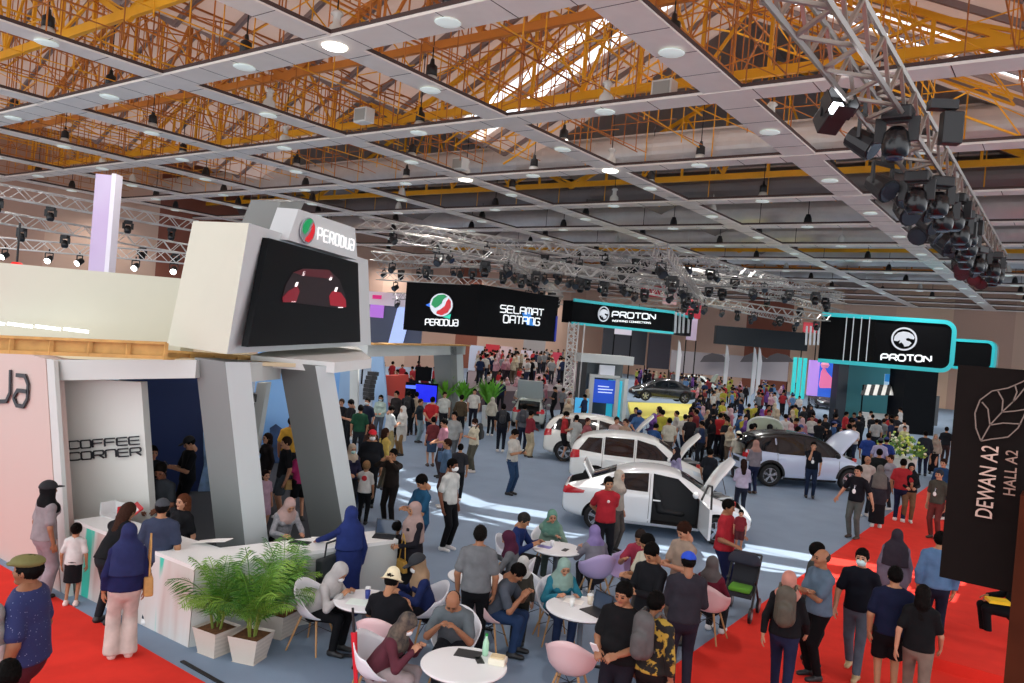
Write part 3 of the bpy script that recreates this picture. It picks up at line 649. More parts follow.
kid(vwall(ID(864,389,50.7),ID(898,389,50.7),0,1.0,.5),'bar',mat('#d8d8d2'),t)
t=thing('led_screen','lilac and blue led screen showing pink figures beside the teal fins','screen',up2(ID(820,380,55)))
kid(vwall(ID(809,380,55),ID(819,380,55),1.6,4.1,.3),'lilac_part',glow('#b48ce0',.75),t); kid(vwall(ID(818.5,380,55),ID(838,380,54.5),1.6,4.0,.3),'blue_part',glow('#2c60d0',.7),t)
f=PF(ID(818.5,380,54.9),ID(838,380,54.4),.03); kid(MB().prism([f(*q) for q in [(819,385),(821,372),(824,366),(827,372),(832,378),(837,376),(837,388),(820,388)]],(0,-.02,0)),'pink_figure',glow('#e070a0',.7),t)
kid(MB().lathe(f(825,365),[(.2,-.2),(.3,0),(.2,.2)],10),'pink_figure',glow('#e890b0',.6),t)
for i,x in enumerate((793,798,803)): o=vwall(ID(x,380,57),ID(x+2.6,380,57),1.2,4.2,.3).build('teal_fin',glow('#38c8c4',.6)); prop(o,'tall glowing teal fin beside the lilac screen','light fin','teal light fins')
# kiosk in the middle
kx=ID(605,420,41); t=thing('info_kiosk','white rounded kiosk with a blue screen under a flat white canopy','kiosk',up2(kx))
kid(vwall(ID(581,360,40),ID(634,360,41),3.05,3.5,.9),'canopy',m_w,t); kid(vwall(ID(586,380,41),ID(622,380,42),0,3.05,1.0),'dark_body',mat('#4b5254',rough=.5),t)
kid(vwall(ID(599,380,40.9),ID(614,380,41.3),2.3,2.95,.1),'logo_box',mat('#e4e4ea',rough=.4,emit=.1),t)
kid(vwall(ID(590,380,40.3),ID(594.5,380,40.3),0,2.35,.5),'frame',m_w,t); kid(vwall(ID(616,380,40.3),ID(620,380,40.3),0,2.35,.5),'frame',m_w,t); kid(vwall(ID(590,380,40.3),ID(620,380,40.3),2.3,2.45,.5),'frame',m_w,t)
kid(vwall(ID(594.5,380,40.4),ID(616,380,40.4),1.0,2.2,.2),'screen',glow('#1848b8',.6),t)
f=PF(ID(594,380,40.3),ID(617,380,40.3),.05)
for y,x0,x1 in ((386,598,609),(389,598,613),(392,598,612)): kid(MB().bar(f(x0,y),f(x1,y+1),.05),'screen_line',glow('#c8d8f8',.7),t)
kid(vwall(ID(621,380,40.6),ID(624,380,40.8),0,2.2,.8),'teal_side',glow('#30b8d0',.5),t); kid(vwall(ID(625,380,40.6),ID(628.5,380,40.8),0,2.35,.8),'white_side',m_w,t)
t=thing('display_board','small cyan display board standing beside the kiosk','display',up2(ID(582,404,38))); kid(vwall(ID(575,404,38),ID(589,404,38),.35,1.35,.08),'panel',glow('#4aa8dc',.7),t); kid(vwall(ID(581,404,38.1),ID(583,404,38.1),0,.5,.1),'foot',m_bk,t)
# far-back stands
def simple(name,lb,cat,x0,x1,y0,y1,dep,m,m2=None,th=.4,ground=True):
    a,b=ID(x0,y0,dep),ID(x1,y0,dep); z1=a.z; z0=ID(x0,y1,dep).z
    t=thing(name,lb,cat,up2(a)); kid(vwall(a,b,max(0,z0),z1,th),'panel',m,t)
    if z0>.6 and ground:
        for p in (a,b): kid(MB().bar(up2(p),up2(p)+Vector((0,0,z0)),.08),'post',m2 or m_bk,t)
    return t
simple('backdrop_panel','dark show stand backdrop with a white mark below the teal striped fascia','backdrop',604,648,327,362,70,mat('#33343c'))
t=simple('backdrop_panel','black stand backdrop with a purple mark right beside the dark one','backdrop',650,672,333,368,68,mat('#2a2430'))
t=simple('backdrop_panel','long grey stand backdrop showing dark cars behind the crowd','backdrop',672,790,350,372,80,mat('#9c9498'))
for x0 in (700,740,765): kid(MB().prism([ID(x0+a,y,79) for a,y in [(0,362),(4,356),(12,353),(22,355),(30,362)]],(0,.1,0)),'car_picture',mat('#4a4448'),t)
t=simple('backdrop_panel','big lilac and navy picture wall behind the two-faced hanging sign','backdrop',368,424,303,346,52,glow('#3a4054',.4))
kid(vwall(ID(369,320,51.8),ID(383,320,51.8),4.5,5.9,.05),'lilac_part',glow('#a868c8',.7),t); kid(MB().prism([ID(x,y,51.6) for x,y in [(398,306),(412,308),(402,345),(388,344)]],(0,.05,0)),'pale_stripe',glow('#a8bce8',.7),t)
simple('backdrop_panel','white header with magenta letters above the lilac picture wall','backdrop',368,408,291,304,51,mat('#e8dce6',emit=.2),ground=False)
mb=MB(); txt(mb,'TOTAL' if False else 'EVO',PF(ID(368,300,50.9),ID(408,300,50.9),.05),(370,299),(383,300),(370,293),w=.25,th=.04) if False else mb.box(ID(377,297,50.7),(.8,.05,.25)); kid(mb,'magenta_mark',glow('#d02878',.6),t)
for x0,x1,y0,y1,d,c,lb in [(486,500,344,362,72,'#c8303c','red square sign standing over the far crowd'),(501,513,346,360,74,'#e0c8cc','pale square sign beside the red one over the far crowd'),(521,533,350,366,70,'#d8d0e0','white round-cornered banner over the far crowd'),
   (524,546,338,368,85,'#a8a4a4','grey stand wall with a round white mark far behind'),(553,562,352,364,66,'#c83a54','red inflatable arch panel over the crowd'),(642,662,285,296,76,'#c83440','red hanging banner above the teal striped fascia'),
   (664,678,285,304,76,'#d8a8a8','pale red hanging banner above the teal fins'),(687,702,298,318,72,'#c02c40','red and white hanging banner with chevrons'),(688,698,318,340,72,'#d8c0d8','lilac hanging banner under the chevron banner'),
   (615,632,328,334,66,'#e4dce8','white box sign on the dark backdrop'),(470,484,345,372,60,'#c8d0e4','pale blue tall banner by the portal frame'),(925,940,395,425,56,'#5a5c5e','grey door panel far behind the flower stand'),(804,818,322,332,70,'#d0404c','small red banner beside the big sign')]:
    simple('banner',lb,'banner',x0,x1,y0,y1,d,mat(c,rough=.6),th=.15,ground=y1>330)
for x in (676,724,752,757): 
    p=up2(ID(x,380,66)); o=thing('feather_flag',{676:'white feather flag at the dark backdrop',724:'white feather flag under the plain charcoal fascia',752:'slim white feather flag before the car pictures',757:'second slim white feather flag before the car pictures'}[x],'flag',p,rz=YAW)
    MB().prism([(-.05,0,.6),(.25,0,.9),(.3,0,3.6),(.1,0,4.6),(-.05,0,4.8)],(0,.02,0)).build('cloth',mat('#e4e0e2'),o); MB().tube((-.05,0,0),(-.05,0,4.8),.03).build('pole',m_w,o)
# red sloping panel, led, black board
a,b=ID(383,400,34),ID(407,400,36); t=thing('ramp_panel','coral red sloping panel with a white curve behind the portal','panel',up2(a)); kid(vwall(a,b,.4,1.9,.3),'panel',mat('#e8584c',rough=.5),t); f=PF(a,b,.04); kid(MB().prism([f(*q) for q in [(383,394),(395,397),(407,404),(407,409),(392,404),(383,399)]],(0,-.02,0)),'white_curve',mat('#f0c8c4'),t); kid(vwall(a,b,0,.4,.3),'base',m_g1,t)
t=thing('led_screen','bright blue led screen on a stand under the portal frame','screen',up2(ID(420,400,33))); kid(vwall(ID(405,400,33),ID(437,400,33.4),1.0,1.78,.15),'frame',m_bk,t); f=PF(ID(405,400,32.9),ID(437,400,33.3),.03); kid(MB().prism([f(*q) for q in [(417,402),(436,402.5),(437,386),(416,384)]],(0,-.02,0)),'screen',glow('#1420d8',.9),t); kid(MB().prism([f(*q) for q in [(406,385),(417,385.5),(416,389),(406,388)]],(0,-.02,0)),'screen',glow('#5878e8',.8),t)
kid(vwall(ID(414,400,33.4),ID(428,400,33.6),0,1.0,.1),'stand',m_g2,t); kid(vwall(ID(415,380,33.5),ID(431,380,33.5),1.85,2.45,.1),'top_board',m_bk,t)
# car plinth
t=thing('display_plinth','low yellow display plinth under the black car','plinth',up2(ID(655,412,52)))
a,b,c_,d_=G(628,402,.25),G(692,404,.25),G(694,416,.25),G(632,418,.25); kid(MB().prism([up2(v) for v in (a,b,c_,d_)],(0,0,.25)),'deck',mat('#e8dc60',rough=.5),t)
# right DEWAN A2 hanging board and timber post
t=thing('direction_board','dark brown board reading DEWAN A2 HALL A2 with a leaf outline beside the timber post','sign',(-.4,5,3.0))
fd=lambda x,y:IY(x,y,4.97)
cs=[IY(958,365,5),IY(1034,371,5),IY(1024,595,5),IY(939,578,5)]; zb=(cs[2].z+cs[3].z)/2
kid(MB().prism([(cs[3].x-.0,5,3.04),(-.1,5,3.04),(-.1,5,4.235),(cs[0].x,5,4.235)],(0,.07,0)),'board',mat('#120b09',rough=.75,noise=.1,scale=14,spec=.1),t,bevel=.004)
def bold(mb,text,a,b,h,sx):       # upright sans letters in reading direction a->b (pixels), h metres
    cu=bpy.data.curves.new('t','FONT'); cu.body=text; cu.size=1; cu.extrude=.01; cu.offset=.002
    o=bpy.data.objects.new('t',cu); C.objects.link(o); dg=bpy.context.evaluated_depsgraph_get(); me=bpy.data.meshes.new_from_object(o.evaluated_get(dg)); bpy.data.objects.remove(o)
    xs=[v.co.x for v in me.vertices]; ys=[v.co.y for v in me.vertices]; p0,p1=fd(*a),fd(*b); ux=(p1-p0); L=ux.length; ux.normalize(); uy=Vector((-ux.z,0,ux.x)); n=Vector((0,-1,0))
    w_=max(xs)-min(xs); hh=max(ys)-min(ys)
    mb.add([p0+ux*((v.co.x-min(xs))/w_*L)+uy*((v.co.y-min(ys))/hh*h)+n*(v.co.z*.5) for v in me.vertices],[tuple(p.vertices) for p in me.polygons])
mb=MB(); bold(mb,'DEWAN A2',(992,519),(999,447),.08,1); kid(mb,'lettering',mat('#b8988a',rough=.5),t)
mb=MB(); bold(mb,'HALL A2',(1015,496),(1018,451),.055,1); kid(mb,'lettering',mat('#8c6a5c',rough=.5),t)
mb=MB()
def lf(pts,w=.012):
    q=[fd(*p) for p in pts]
    for a,b in zip(q,q[1:]): mb.bar(a,b,w,.006)
lf([(981,441),(976,428),(975,413),(980,400),(992,391),(1008,388),(1022,382),(1036,374)]); lf([(981,441),(992,439),(1008,437),(1018,428),(1024,416),(1030,400),(1036,374)]); lf([(981,441),(990,425),(1002,412),(1016,399),(1036,374)])
lf([(990,425),(988,409),(982,402)]); lf([(1002,412),(1003,400),(998,391)]); lf([(1013,402),(1017,392),(1015,385)]); lf([(990,425),(1003,423),(1021,424)]); lf([(1002,412),(1015,411),(1027,409)])
kid(mb,'leaf_outline',mat('#6e5a50',rough=.5),t)
pp0=G(1014,700,0)
t=thing('timber_post','dark brown timber post at the edge of the hall entrance beside the board','post',(0,5.05,0))
a,b=IY(1003,683,5.1),IY(1024,520,5.1)
MB().span((-.19,-.3,0),(.4,-.1,3.6)).build('shaft',mat('#3e1a0c',rough=.85,spec=.1,noise=.15,scale=5),t); MB().span((-.02,.0,3.04),(.4,.1,4.9)).build('bracket',mat('#151213'),t)
MB().span((-.2,-.16,4.22),(.1,-.05,4.75)).build('speaker_grille',mat('#101012',rough=.8),t)
# ------------------------------------------------ lighting trusses
m_al=mat('#b4b0ac',rough=.4,metal=.5); m_al2=mat('#d6d2ce',rough=.45,metal=.2)
def truss(p,q,w,lb,m,r=.025,st=None):
    p,q=Vector(p),Vector(q); d=(q-p).normalized(); L=(q-p).length; x=d.cross(Vector((0,0,1))).normalized()*w/2; z=Vector((0,0,w/2)); mb=MB()
    cs=[(-1,-1),(1,-1),(1,1),(-1,1)]; st=st or w*1.0; n=max(2,int(L/st))
    for a,b in cs: mb.tube(p+x*a+z*b,q+x*a+z*b,r,5)
    for i in range(n):
        A_,B_=p+d*(L*i/n),p+d*(L*(i+1)/n)
        for k in range(4):
            c0,c1=cs[k],cs[(k+1)%4]; s,e=(c0,c1) if i%2 else (c1,c0)
            mb.bar(A_+x*s[0]+z*s[1],B_+x*e[0]+z*e[1],r*1.1)
    o=mb.build('lighting_truss',m); return prop(o,lb,'truss',kind='thing')
def par(lb,grp,lit=False):
    t=thing('stage_light',lb,'stage light',group=grp)
    MB().bar((-.14,0,0),(.14,0,0),.04).bar((-.14,0,0),(-.14,0,-.22),.03).bar((.14,0,0),(.14,0,-.22),.03).bar((0,0,0),(0,0,.15),.04).build('yoke',m_blk,t)
    h=MB().tube((0,.12,-.16),(0,-.1,-.3),.1,12,.13).build('housing',m_blk,t,smooth=False)
    MB().tube((0,-.1,-.3),(0,-.115,-.31),.11,12,.11).build('lens',glow('#ffffff',8) if lit else mat('#2c3038',rough=.1,spec=.9),t)
    return t
def mover(lb,grp):
    t=thing('moving_head_light',lb,'stage light',group=grp)
    MB().box((0,0,-.08),(.34,.3,.16)).build('base',m_blk,t,bevel=.02); MB().bar((-.19,0,-.13),(.19,0,-.13),.05,.1).bar((-.19,0,-.12),(-.19,0,-.42),.06,.12).bar((.19,0,-.12),(.19,0,-.42),.06,.12).build('yoke',m_blk,t)
    MB().lathe((0,0,-.62),[(.1,0),(.15,.04),(.17,.16),(.15,.3),(.08,.38)],14).build('head',mat('#111114',rough=.25),t,smooth=True); MB().lathe((0,0,-.635),[(.1,0),(.11,.02)],14).build('lens',mat('#343a44',rough=.08),t)
    return t
P1=par('small stage light clamped to a distant lighting truss','stage lights on the distant trusses'); P2=par('glowing stage light on the trusses behind the cream wall','glowing stage lights behind the cream wall',True)
M1=mover('black moving head light hanging from a distant truss','moving heads on the distant trusses')
used=set()
def place(o,loc,rz,lb=None,grp=None,s=1.):
    if o.name in used: o=link_copy(o)
    else: used.add(o.name)
    o.location=loc; o.rotation_euler=(0,0,rz); o.scale=(s,)*3
    if lb: o['label']=lb
    if grp: o['group']=grp
    elif grp=='' and 'group' in o: del o['group']
    return o
T=[(-20,187,195,226,8.2,'pale','uppermost of the white trusses behind the cream wall'),(-20,214,192,250,7.3,'pale','middle white truss behind the cream wall'),(-20,241,190,259,6.5,'pale','lowest white truss behind the cream wall, carrying lit lamps'),
 (360,222,640,262,8.4,'','grey truss running over the two-faced hanging sign'),(372,256,600,272,7.4,'','grey truss just above the two-faced hanging sign'),(378,276,575,288,6.7,'','low grey truss close over the hanging sign'),
 (400,238,720,290,7.9,'','long grey truss slanting from the tower to the charcoal fascia'),(560,268,700,292,7.0,'','grey truss above the teal striped fascia'),(540,246,842,300,8.0,'','long grey truss slanting toward the big cat emblem sign'),
 (600,300,700,306,6.9,'','low grey truss behind the teal striped fascia'),(640,262,860,318,7.8,'','grey truss behind the slanting one near the big sign'),(700,300,828,318,6.9,'','low grey truss above the charcoal fascia'),(390,296,560,300,6.0,'','grey truss behind the hanging sign'),
 (580,278,830,286,7.6,'','grey truss crossing level behind the red banners'),(380,266,480,262,7.7,'','short grey truss beside the tower top over the brown wall'),(430,244,600,276,7.2,'','grey truss over the SELAMAT DATANG panel'),
 (500,268,640,270,7.5,'','level grey truss between the hanging sign and the first fascia'),(620,284,800,322,7.2,'','grey truss running down to the charcoal fascia end'),(660,250,700,300,7.0,'','short grey truss crossing toward us above the banners'),(500,250,560,296,7.1,'','short grey truss crossing above the hanging sign edge'),(700,262,840,296,8.2,'','high grey truss over the charcoal fascia'),(600,248,720,262,8.4,'','high grey truss behind the long slanting one')]
rl=random.Random(3)
for i,(x0,y0,x1,y1,z,c,lb) in enumerate(T):
    p,q=G(x0,y0,z),G(x1,y1,z)
    truss(p,q,.5 if c else .4,lb,m_al2 if c else m_al,.026 if c else .024,.55 if c else .5)
    L=(q-p).length; n=5 if c else 6
    for k in range(n):
        f_=(k+.5+rl.uniform(-.3,.3))/n; v=p.lerp(q,f_)-Vector((0,0,.3))
        if c and i==2: place(P2,v,YAW+rl.uniform(-.4,.4),s=1.3)
        elif k%2 or c: place(M1,v,YAW+rl.uniform(-1,1),s=.95 if c else .95)
        else: place(P1,v,YAW+rl.uniform(-1,1),s=1.2)
# vertical lattice tower by the first fascia
p=up2(ID(572,380,41)); q=p+Vector((0,0,5)); mb=MB(); w=.3
for a,b in ((-1,-1),(1,-1),(1,1),(-1,1)): mb.tube(p+Vector((a*w,b*w,0)),q+Vector((a*w,b*w,0)),.04,5)
for i in range(14):
    for a in (-1,1): mb.bar(p+Vector((-w*a,-w,i*.36)),p+Vector((w*a,-w,i*.36+.36)),.04); mb.bar(p+Vector((-w,w*a,i*.36)),p+Vector((-w,-w*a,i*.36+.36)),.04)
prop(mb.build('truss_tower',m_al2),'vertical lattice tower holding up the end of the teal striped fascia','truss')
# near truss at the upper right
o=truss((-1.87,2.6,7.02),(-1.87,23,7.02),.4,'large silver box truss loaded with black stage lights close to the camera side, upper corner',mat('#a8a098',rough=.35,metal=.7),.03,.42)
g=ID(832,100,9.0); v=G(835,82,7.0)
fz=thing('fresnel_light','lit stage light with open barn doors hanging on the end of the big truss','stage light',v+Vector((0,0,.0)),rz=.8)
MB().bar((0,0,.1),(0,0,-.25),.04).bar((-.17,0,-.25),(.17,0,-.25),.04).bar((-.17,0,-.25),(-.17,0,-.5),.03).bar((.17,0,-.25),(.17,0,-.5),.03).build('yoke',m_blk,fz)
Mx=Matrix.Rotation(math.radians(-35),3,'X'); hs=MB().box((0,0.05,-.5),(.3,.34,.3),Mx).build('housing',m_blk,fz,bevel=.02); fz.scale=(.72,)*3
MB().box(Vector((0,.05,-.5))+Mx@Vector((0,-.18,0)),(.25,.02,.25),Mx).build('lens',glow('#f4f8ff',7),fz)
for a,b,dx,dz in ((-.24,0,.02,.26),(.24,0,.02,.26),(0,-.24,.26,.02),(0,.24,.26,.02)): MB().box(Vector((0,.05,-.5))+Mx@Vector((a*.85,-.27,b*.85)),(dx,.2,dz),Mx).build('barn_door',m_blk,fz)
NL=[(865,118,7.0,'m','black barn door lamp beside the lit one on the big truss'),(899,108,6.9,'M','round black moving head under the big truss behind the barn door lamp'),(943,102,7.0,'b','rectangular black flood light on the far side of the big truss')]
for px,py,z,k,lb in NL:
    v=G(px,py,z)
    if k=='M': m=mover(lb,None); m.location=v; m.scale=(.85,)*3
    elif k=='m':
        m=par(lb,None); m.location=v; m.rotation_euler=(0,0,1.5); m.scale=(1.2,)*3
    else:
        m=thing('flood_light',lb,'stage light',v,rz=.5); m.scale=(.68,)*3; MB().box((0,0,-.05),(.4,.2,.14)).build('ballast',m_blk,m); MB().box((.15,0,-.4),(.3,.2,.5)).build('housing',m_blk,m,bevel=.02); MB().bar((.15,0,-.1),(.15,0,-.2),.04).build('arm',m_blk,m)
NB=mover('black moving head in the crowded row at the far end of the big truss','moving heads crowded on the big truss'); NP=par('black lamp in the crowded row at the far end of the big truss','lamps crowded on the big truss')
yy=11.2; k=0
while yy<22.6:
    for s in (-.34+rl.uniform(-.1,.15),.1+rl.uniform(-.2,.15)): place(NB if k%2 else NP,(-1.87+s,yy+rl.uniform(-.2,.2),6.82+rl.uniform(-.12,.1)),rl.uniform(-1,1)+YAW,s=.85 if k%2 else 1.25); k+=1
    yy+=.55+rl.random()*.25
# ================================================================= smooth bodies from blended round cones
def _v(p): return np.array(p,dtype=np.float32)
class S:                                   # signed distance scene: list of (op, fn)
    def __init__(s): s.items=[]; s.lo=[]; s.hi=[]
    def cone(s,a,b,ra,rb,k=.03,sq=None,op='u'):   # sq=(axis vector, factor)
        s.items.append(('c',_v(a),_v(b),ra,rb,k,sq,op)); r=max(ra,rb)+.02
        if op=='u':
            s.lo.append(np.minimum(_v(a),_v(b))-r); s.hi.append(np.maximum(_v(a),_v(b))+r)
        return s
    def ell(s,c,r,R=None,k=.02,op='u'):
        s.items.append(('e',_v(c),_v(r),None if R is None else np.array(R,dtype=np.float32),0,k,None,op))
        if op=='u': m=max(r)+.02; s.lo.append(_v(c)-m); s.hi.append(_v(c)+m)
        return s
    def plane(s,n,d,k=.0):                 # cut away n.p>d
        s.items.append(('p',_v(n),d,0,0,k,None,'cut')); return s
    def mesh(s,res):
        lo=np.min(s.lo,0)-res*2; hi=np.max(s.hi,0)+res*2; n=np.ceil((hi-lo)/res).astype(int)+1
        ax=[lo[i]+res*np.arange(n[i],dtype=np.float32) for i in range(3)]
        X,Y,Z=np.meshgrid(*ax,indexing='ij'); D=np.full(X.shape,9.,dtype=np.float32)
        for it in s.items:
            t,a,b,ra,rb,k,sq,op=it
            if t=='c':
                if sq is not None:
                    nx,f=_v(sq[0]),1/sq[1]-1; q=[X,Y,Z]; dn=X*nx[0]+Y*nx[1]+Z*nx[2]
                    x,y,z=X+nx[0]*dn*f,Y+nx[1]*dn*f,Z+nx[2]*dn*f; a=a+nx*(a@nx)*f; b=b+nx*(b@nx)*f
                else: x,y,z=X,Y,Z
                ab=b-a; L=max(float(ab@ab),1e-8); tt=np.clip(((x-a[0])*ab[0]+(y-a[1])*ab[1]+(z-a[2])*ab[2])/L,0,1)
                d=np.sqrt((x-a[0]-ab[0]*tt)**2+(y-a[1]-ab[1]*tt)**2+(z-a[2]-ab[2]*tt)**2)-(ra+(rb-ra)*tt)
            elif t=='e':
                x,y,z=X-a[0],Y-a[1],Z-a[2]
                if ra is not None: x,y,z=[ra[0,i]*x+ra[1,i]*y+ra[2,i]*z for i in range(3)]
                q=np.sqrt((x/b[0])**2+(y/b[1])**2+(z/b[2])**2); d=(q-1)*float(min(b))
            else: d=X*a[0]+Y*a[1]+Z*a[2]-b
            if op=='u':
                h=np.clip(.5+.5*(D-d)/k,0,1); D=D*(1-h)+d*h-k*h*(1-h)
            elif op=='cut': D=np.maximum(D,d)
            else: D=np.maximum(D,-d)
        return nets(D,lo,res)
def nets(D,lo,res):
    I=D<0; nx,ny,nz=D.shape
    c=np.zeros((nx-1,ny-1,nz-1),dtype=np.int8); P=np.zeros((nx-1,ny-1,nz-1,3),dtype=np.float32); N=np.zeros((nx-1,ny-1,nz-1),dtype=np.float32)
    def sl(o,ax=None):
        return tuple(slice(o[i],D.shape[i]-1+o[i]) for i in range(3))
    for ax in range(3):
        for o1 in (0,1):
            for o2 in (0,1):
                a=[0,0,0]; oth=[i for i in range(3) if i!=ax]; a[oth[0]]=o1; a[oth[1]]=o2; b=list(a); b[ax]=1
                A,B=D[sl(a)],D[sl(b)]; m=(A<0)!=(B<0); t=np.where(m,A/(A-B+1e-12),0)
                N+=m
                for i in range(3): P[...,i]+=np.where(m,(t if i==ax else a[i]),0)
    act=N>0; idx=-np.ones(act.shape,dtype=np.int32); idx[act]=np.arange(act.sum()); w=np.argwhere(act)
    V=(w+P[act]/N[act][:,None])*res+lo
    F=[]
    for ax in range(3):
        o=[i for i in range(3) if i!=ax]; s0=[slice(1,-1)]*3; s0[ax]=slice(0,-1); s1=list(s0); s1[ax]=slice(1,None)
        A=I[tuple(s0)];B=I[tuple(s1)]; m=A!=B; q=np.argwhere(m)
        if not len(q): continue
        fl=A[m]; base=q.copy(); base[:,o[0]]+=1; base[:,o[1]]+=1
        def g(d0,d1):
            z=base.copy(); z[:,o[0]]-=d0; z[:,o[1]]-=d1; return idx[z[:,0],z[:,1],z[:,2]]
        quad=np.stack([g(1,1),g(0,1),g(0,0),g(1,0)],1)
        if ax==1: fl=~fl
        quad[~fl]=quad[~fl][:,::-1]; F.append(quad)
    return V,np.concatenate(F) if F else np.zeros((0,4),int)
# ---------------------------------------------------------------- head / hand templates
def head_sdf():
    s=S(); s.ell((0,-.012,.028),(.076,.096,.092)).cone((0,.03,-.02),(0,.048,-.078),.06,.036,.04)
    s.cone((-.03,.06,.028),(.03,.06,.028),.026,.026,.02); s.cone((0,.088,.012),(0,.106,-.02),.008,.0125,.012)
    for x in (-1,1): s.ell((x*.031,.092,.008),(.017,.012,.011),op='d'); s.ell((x*.031,.078,.008),(.013,.011,.011),k=.004); s.ell((x*.077,-.004,-.0),(.011,.018,.03),k=.008); s.ell((x*.042,.06,-.022),(.02,.02,.02),k=.03)
    s.cone((-.018,.082,-.05),(.018,.082,-.05),.009,.009,.008); s.ell((0,.078,-.085),(.02,.016,.015),k=.02)
    s.cone((0,-.015,-.05),(0,-.035,-.15),.05,.056,.03); return s
HV,HF=head_sdf().mesh(.0095)
fc=HV[HF].mean(1); HMI=np.zeros(len(HF),int)
e=(np.abs(np.abs(fc[:,0])-.031)<.0155)&(np.abs(fc[:,2]-.008)<.0085)&(fc[:,1]>.068); HMI[e]=1
e=(np.abs(np.abs(fc[:,0])-.031)<.02)&(np.abs(fc[:,2]-.031)<.0055)&(fc[:,1]>.06); HMI[e]=1
e=(np.abs(fc[:,0])<.024)&(np.abs(fc[:,2]+.05)<.0085)&(fc[:,1]>.075); HMI[e]=2
def hand_mesh(curl,side):                  # wrist at origin, fingers along +z, palm facing +y, thumb on side*x
    s=S(); s.cone((0,0,-.03),(0,0,.02),.026,.03,.02,((0,1,0),.62)); s.cone((-.02,0,.03),(-.022,0,.078),.022,.02,.015,((0,1,0),.6)); s.cone((.02,0,.03),(.02,0,.082),.022,.02,.015,((0,1,0),.6))
    for i,(x,l) in enumerate(((.032,.07),(.011,.08),(-.011,.074),(-.031,.058))):
        x*=1; a=np.array((x,0,.085)); a1=curl*.55; a2=curl*1.5
        b=a+np.array((x*.08,math.sin(a1)*l*.5,math.cos(a1)*l*.5)); c=b+np.array((0,math.sin(a2)*l*.5,math.cos(a2)*l*.5))
        s.cone(a,b,.0098,.009,.004); s.cone(b,c,.009,.0075,.003)
    s.cone((.024,.004,.02),(.05,.016,.052),.013,.011,.01); s.cone((.05,.016,.052),(.056,.026,.082),.0105,.0085,.004)
    V,F=s.mesh(.0075); V=V.copy()
    if side<0: V[:,0]*=-1; F=F[:,::-1]
    return V,F
HAND={(c,s):hand_mesh({'relax':.45,'grip':.95}[c],s) for c in ('relax','grip') for s in (-1,1)}
def frame(z,yh):                            # 3x3 with columns x,y,z ; z given, y near yh
    z=z/np.linalg.norm(z); x=np.cross(yh,z); n=np.linalg.norm(x)
    if n<1e-3: x=np.cross((1,0,0),z); n=np.linalg.norm(x)
    x=x/n; return np.stack([x,np.cross(z,x),z],1)
def rotx(a): c,s=math.cos(a),math.sin(a); return np.array([[1,0,0],[0,c,-s],[0,s,c]])
def rotz(a): c,s=math.cos(a),math.sin(a); return np.array([[c,-s,0],[s,c,0],[0,0,1]])
# ---------------------------------------------------------------- poses: hands given for a 1.70 m figure facing +y
PZ={'stand':{}, 'phone':dict(L=(-.06,.30,1.13),R=(.07,.29,1.14),hp=28,grip=1),'phone1':dict(R=(.06,.33,1.18),hp=15,grip=1),
 'cross':dict(L=(.08,.2,1.13),R=(-.08,.22,1.17),el=(1,-.1,-.9)),'back':dict(L=(-.04,-.19,.93),R=(.05,-.2,.95),el=(1,-.8,-.3)),
 'walk':dict(fL=(-.09,.24,.08),fR=(.09,-.22,.1),L=(-.25,-.12,.84),R=(.25,.2,.88)),'chin':dict(R=(.04,.17,1.42),hp=-4),'hold':dict(L=(-.1,.28,1.03),R=(.12,.27,1.02),grip=1,hp=12),
 'carry':dict(L=(-.08,.27,1.12),R=(.16,.24,1.0),hp=10,grip=1),'lean':dict(lean=26,L=(-.16,.52,1.06),R=(.17,.5,1.06),hp=12),'out':dict(L=(-.42,.06,.88),R=(.4,.1,.9)),
 'hips':dict(L=(-.3,.02,1.0),R=(.28,.03,1.0),el=(1,-.4,0)),'point':dict(R=(.3,.45,1.25)),'lean2':dict(lean=40,L=(-.12,.5,.9),R=(.16,.5,.92),hp=20),'reach':dict(L=(-.3,.45,1.1)),
 'up':dict(R=(.05,.25,1.5),L=(-.05,.24,1.5),grip=1),
 'sit':dict(sit=1,lean=14,L=(-.15,.42,.8),R=(.16,.40,.8),hp=18),'sitl':dict(sit=1,lean=28,L=(-.1,.46,.82),R=(.12,.44,.82),hp=30,grip=1),'sitb':dict(sit=1,lean=-3,L=(-.12,.33,.66),R=(.14,.33,.66)),'sitchin':dict(sit=1,lean=16,L=(-.14,.4,.8),R=(.02,.22,1.04),hp=2)}
def ik(S_,T,l1,l2,h):
    S_,T=np.array(S_,float),np.array(T,float); d=T-S_; L=np.linalg.norm(d); m=(l1+l2)*.995
    if L>m: T=S_+d/L*m; d=T-S_; L=m
    u=d/L; a=(l1*l1-l2*l2+L*L)/(2*L); hh=math.sqrt(max(0,l1*l1-a*a)); h=np.array(h,float); h=h-u*(h@u); n=np.linalg.norm(h); h=h/n if n>1e-6 else np.array((0,0,1.))
    return S_+u*a+h*hh,T
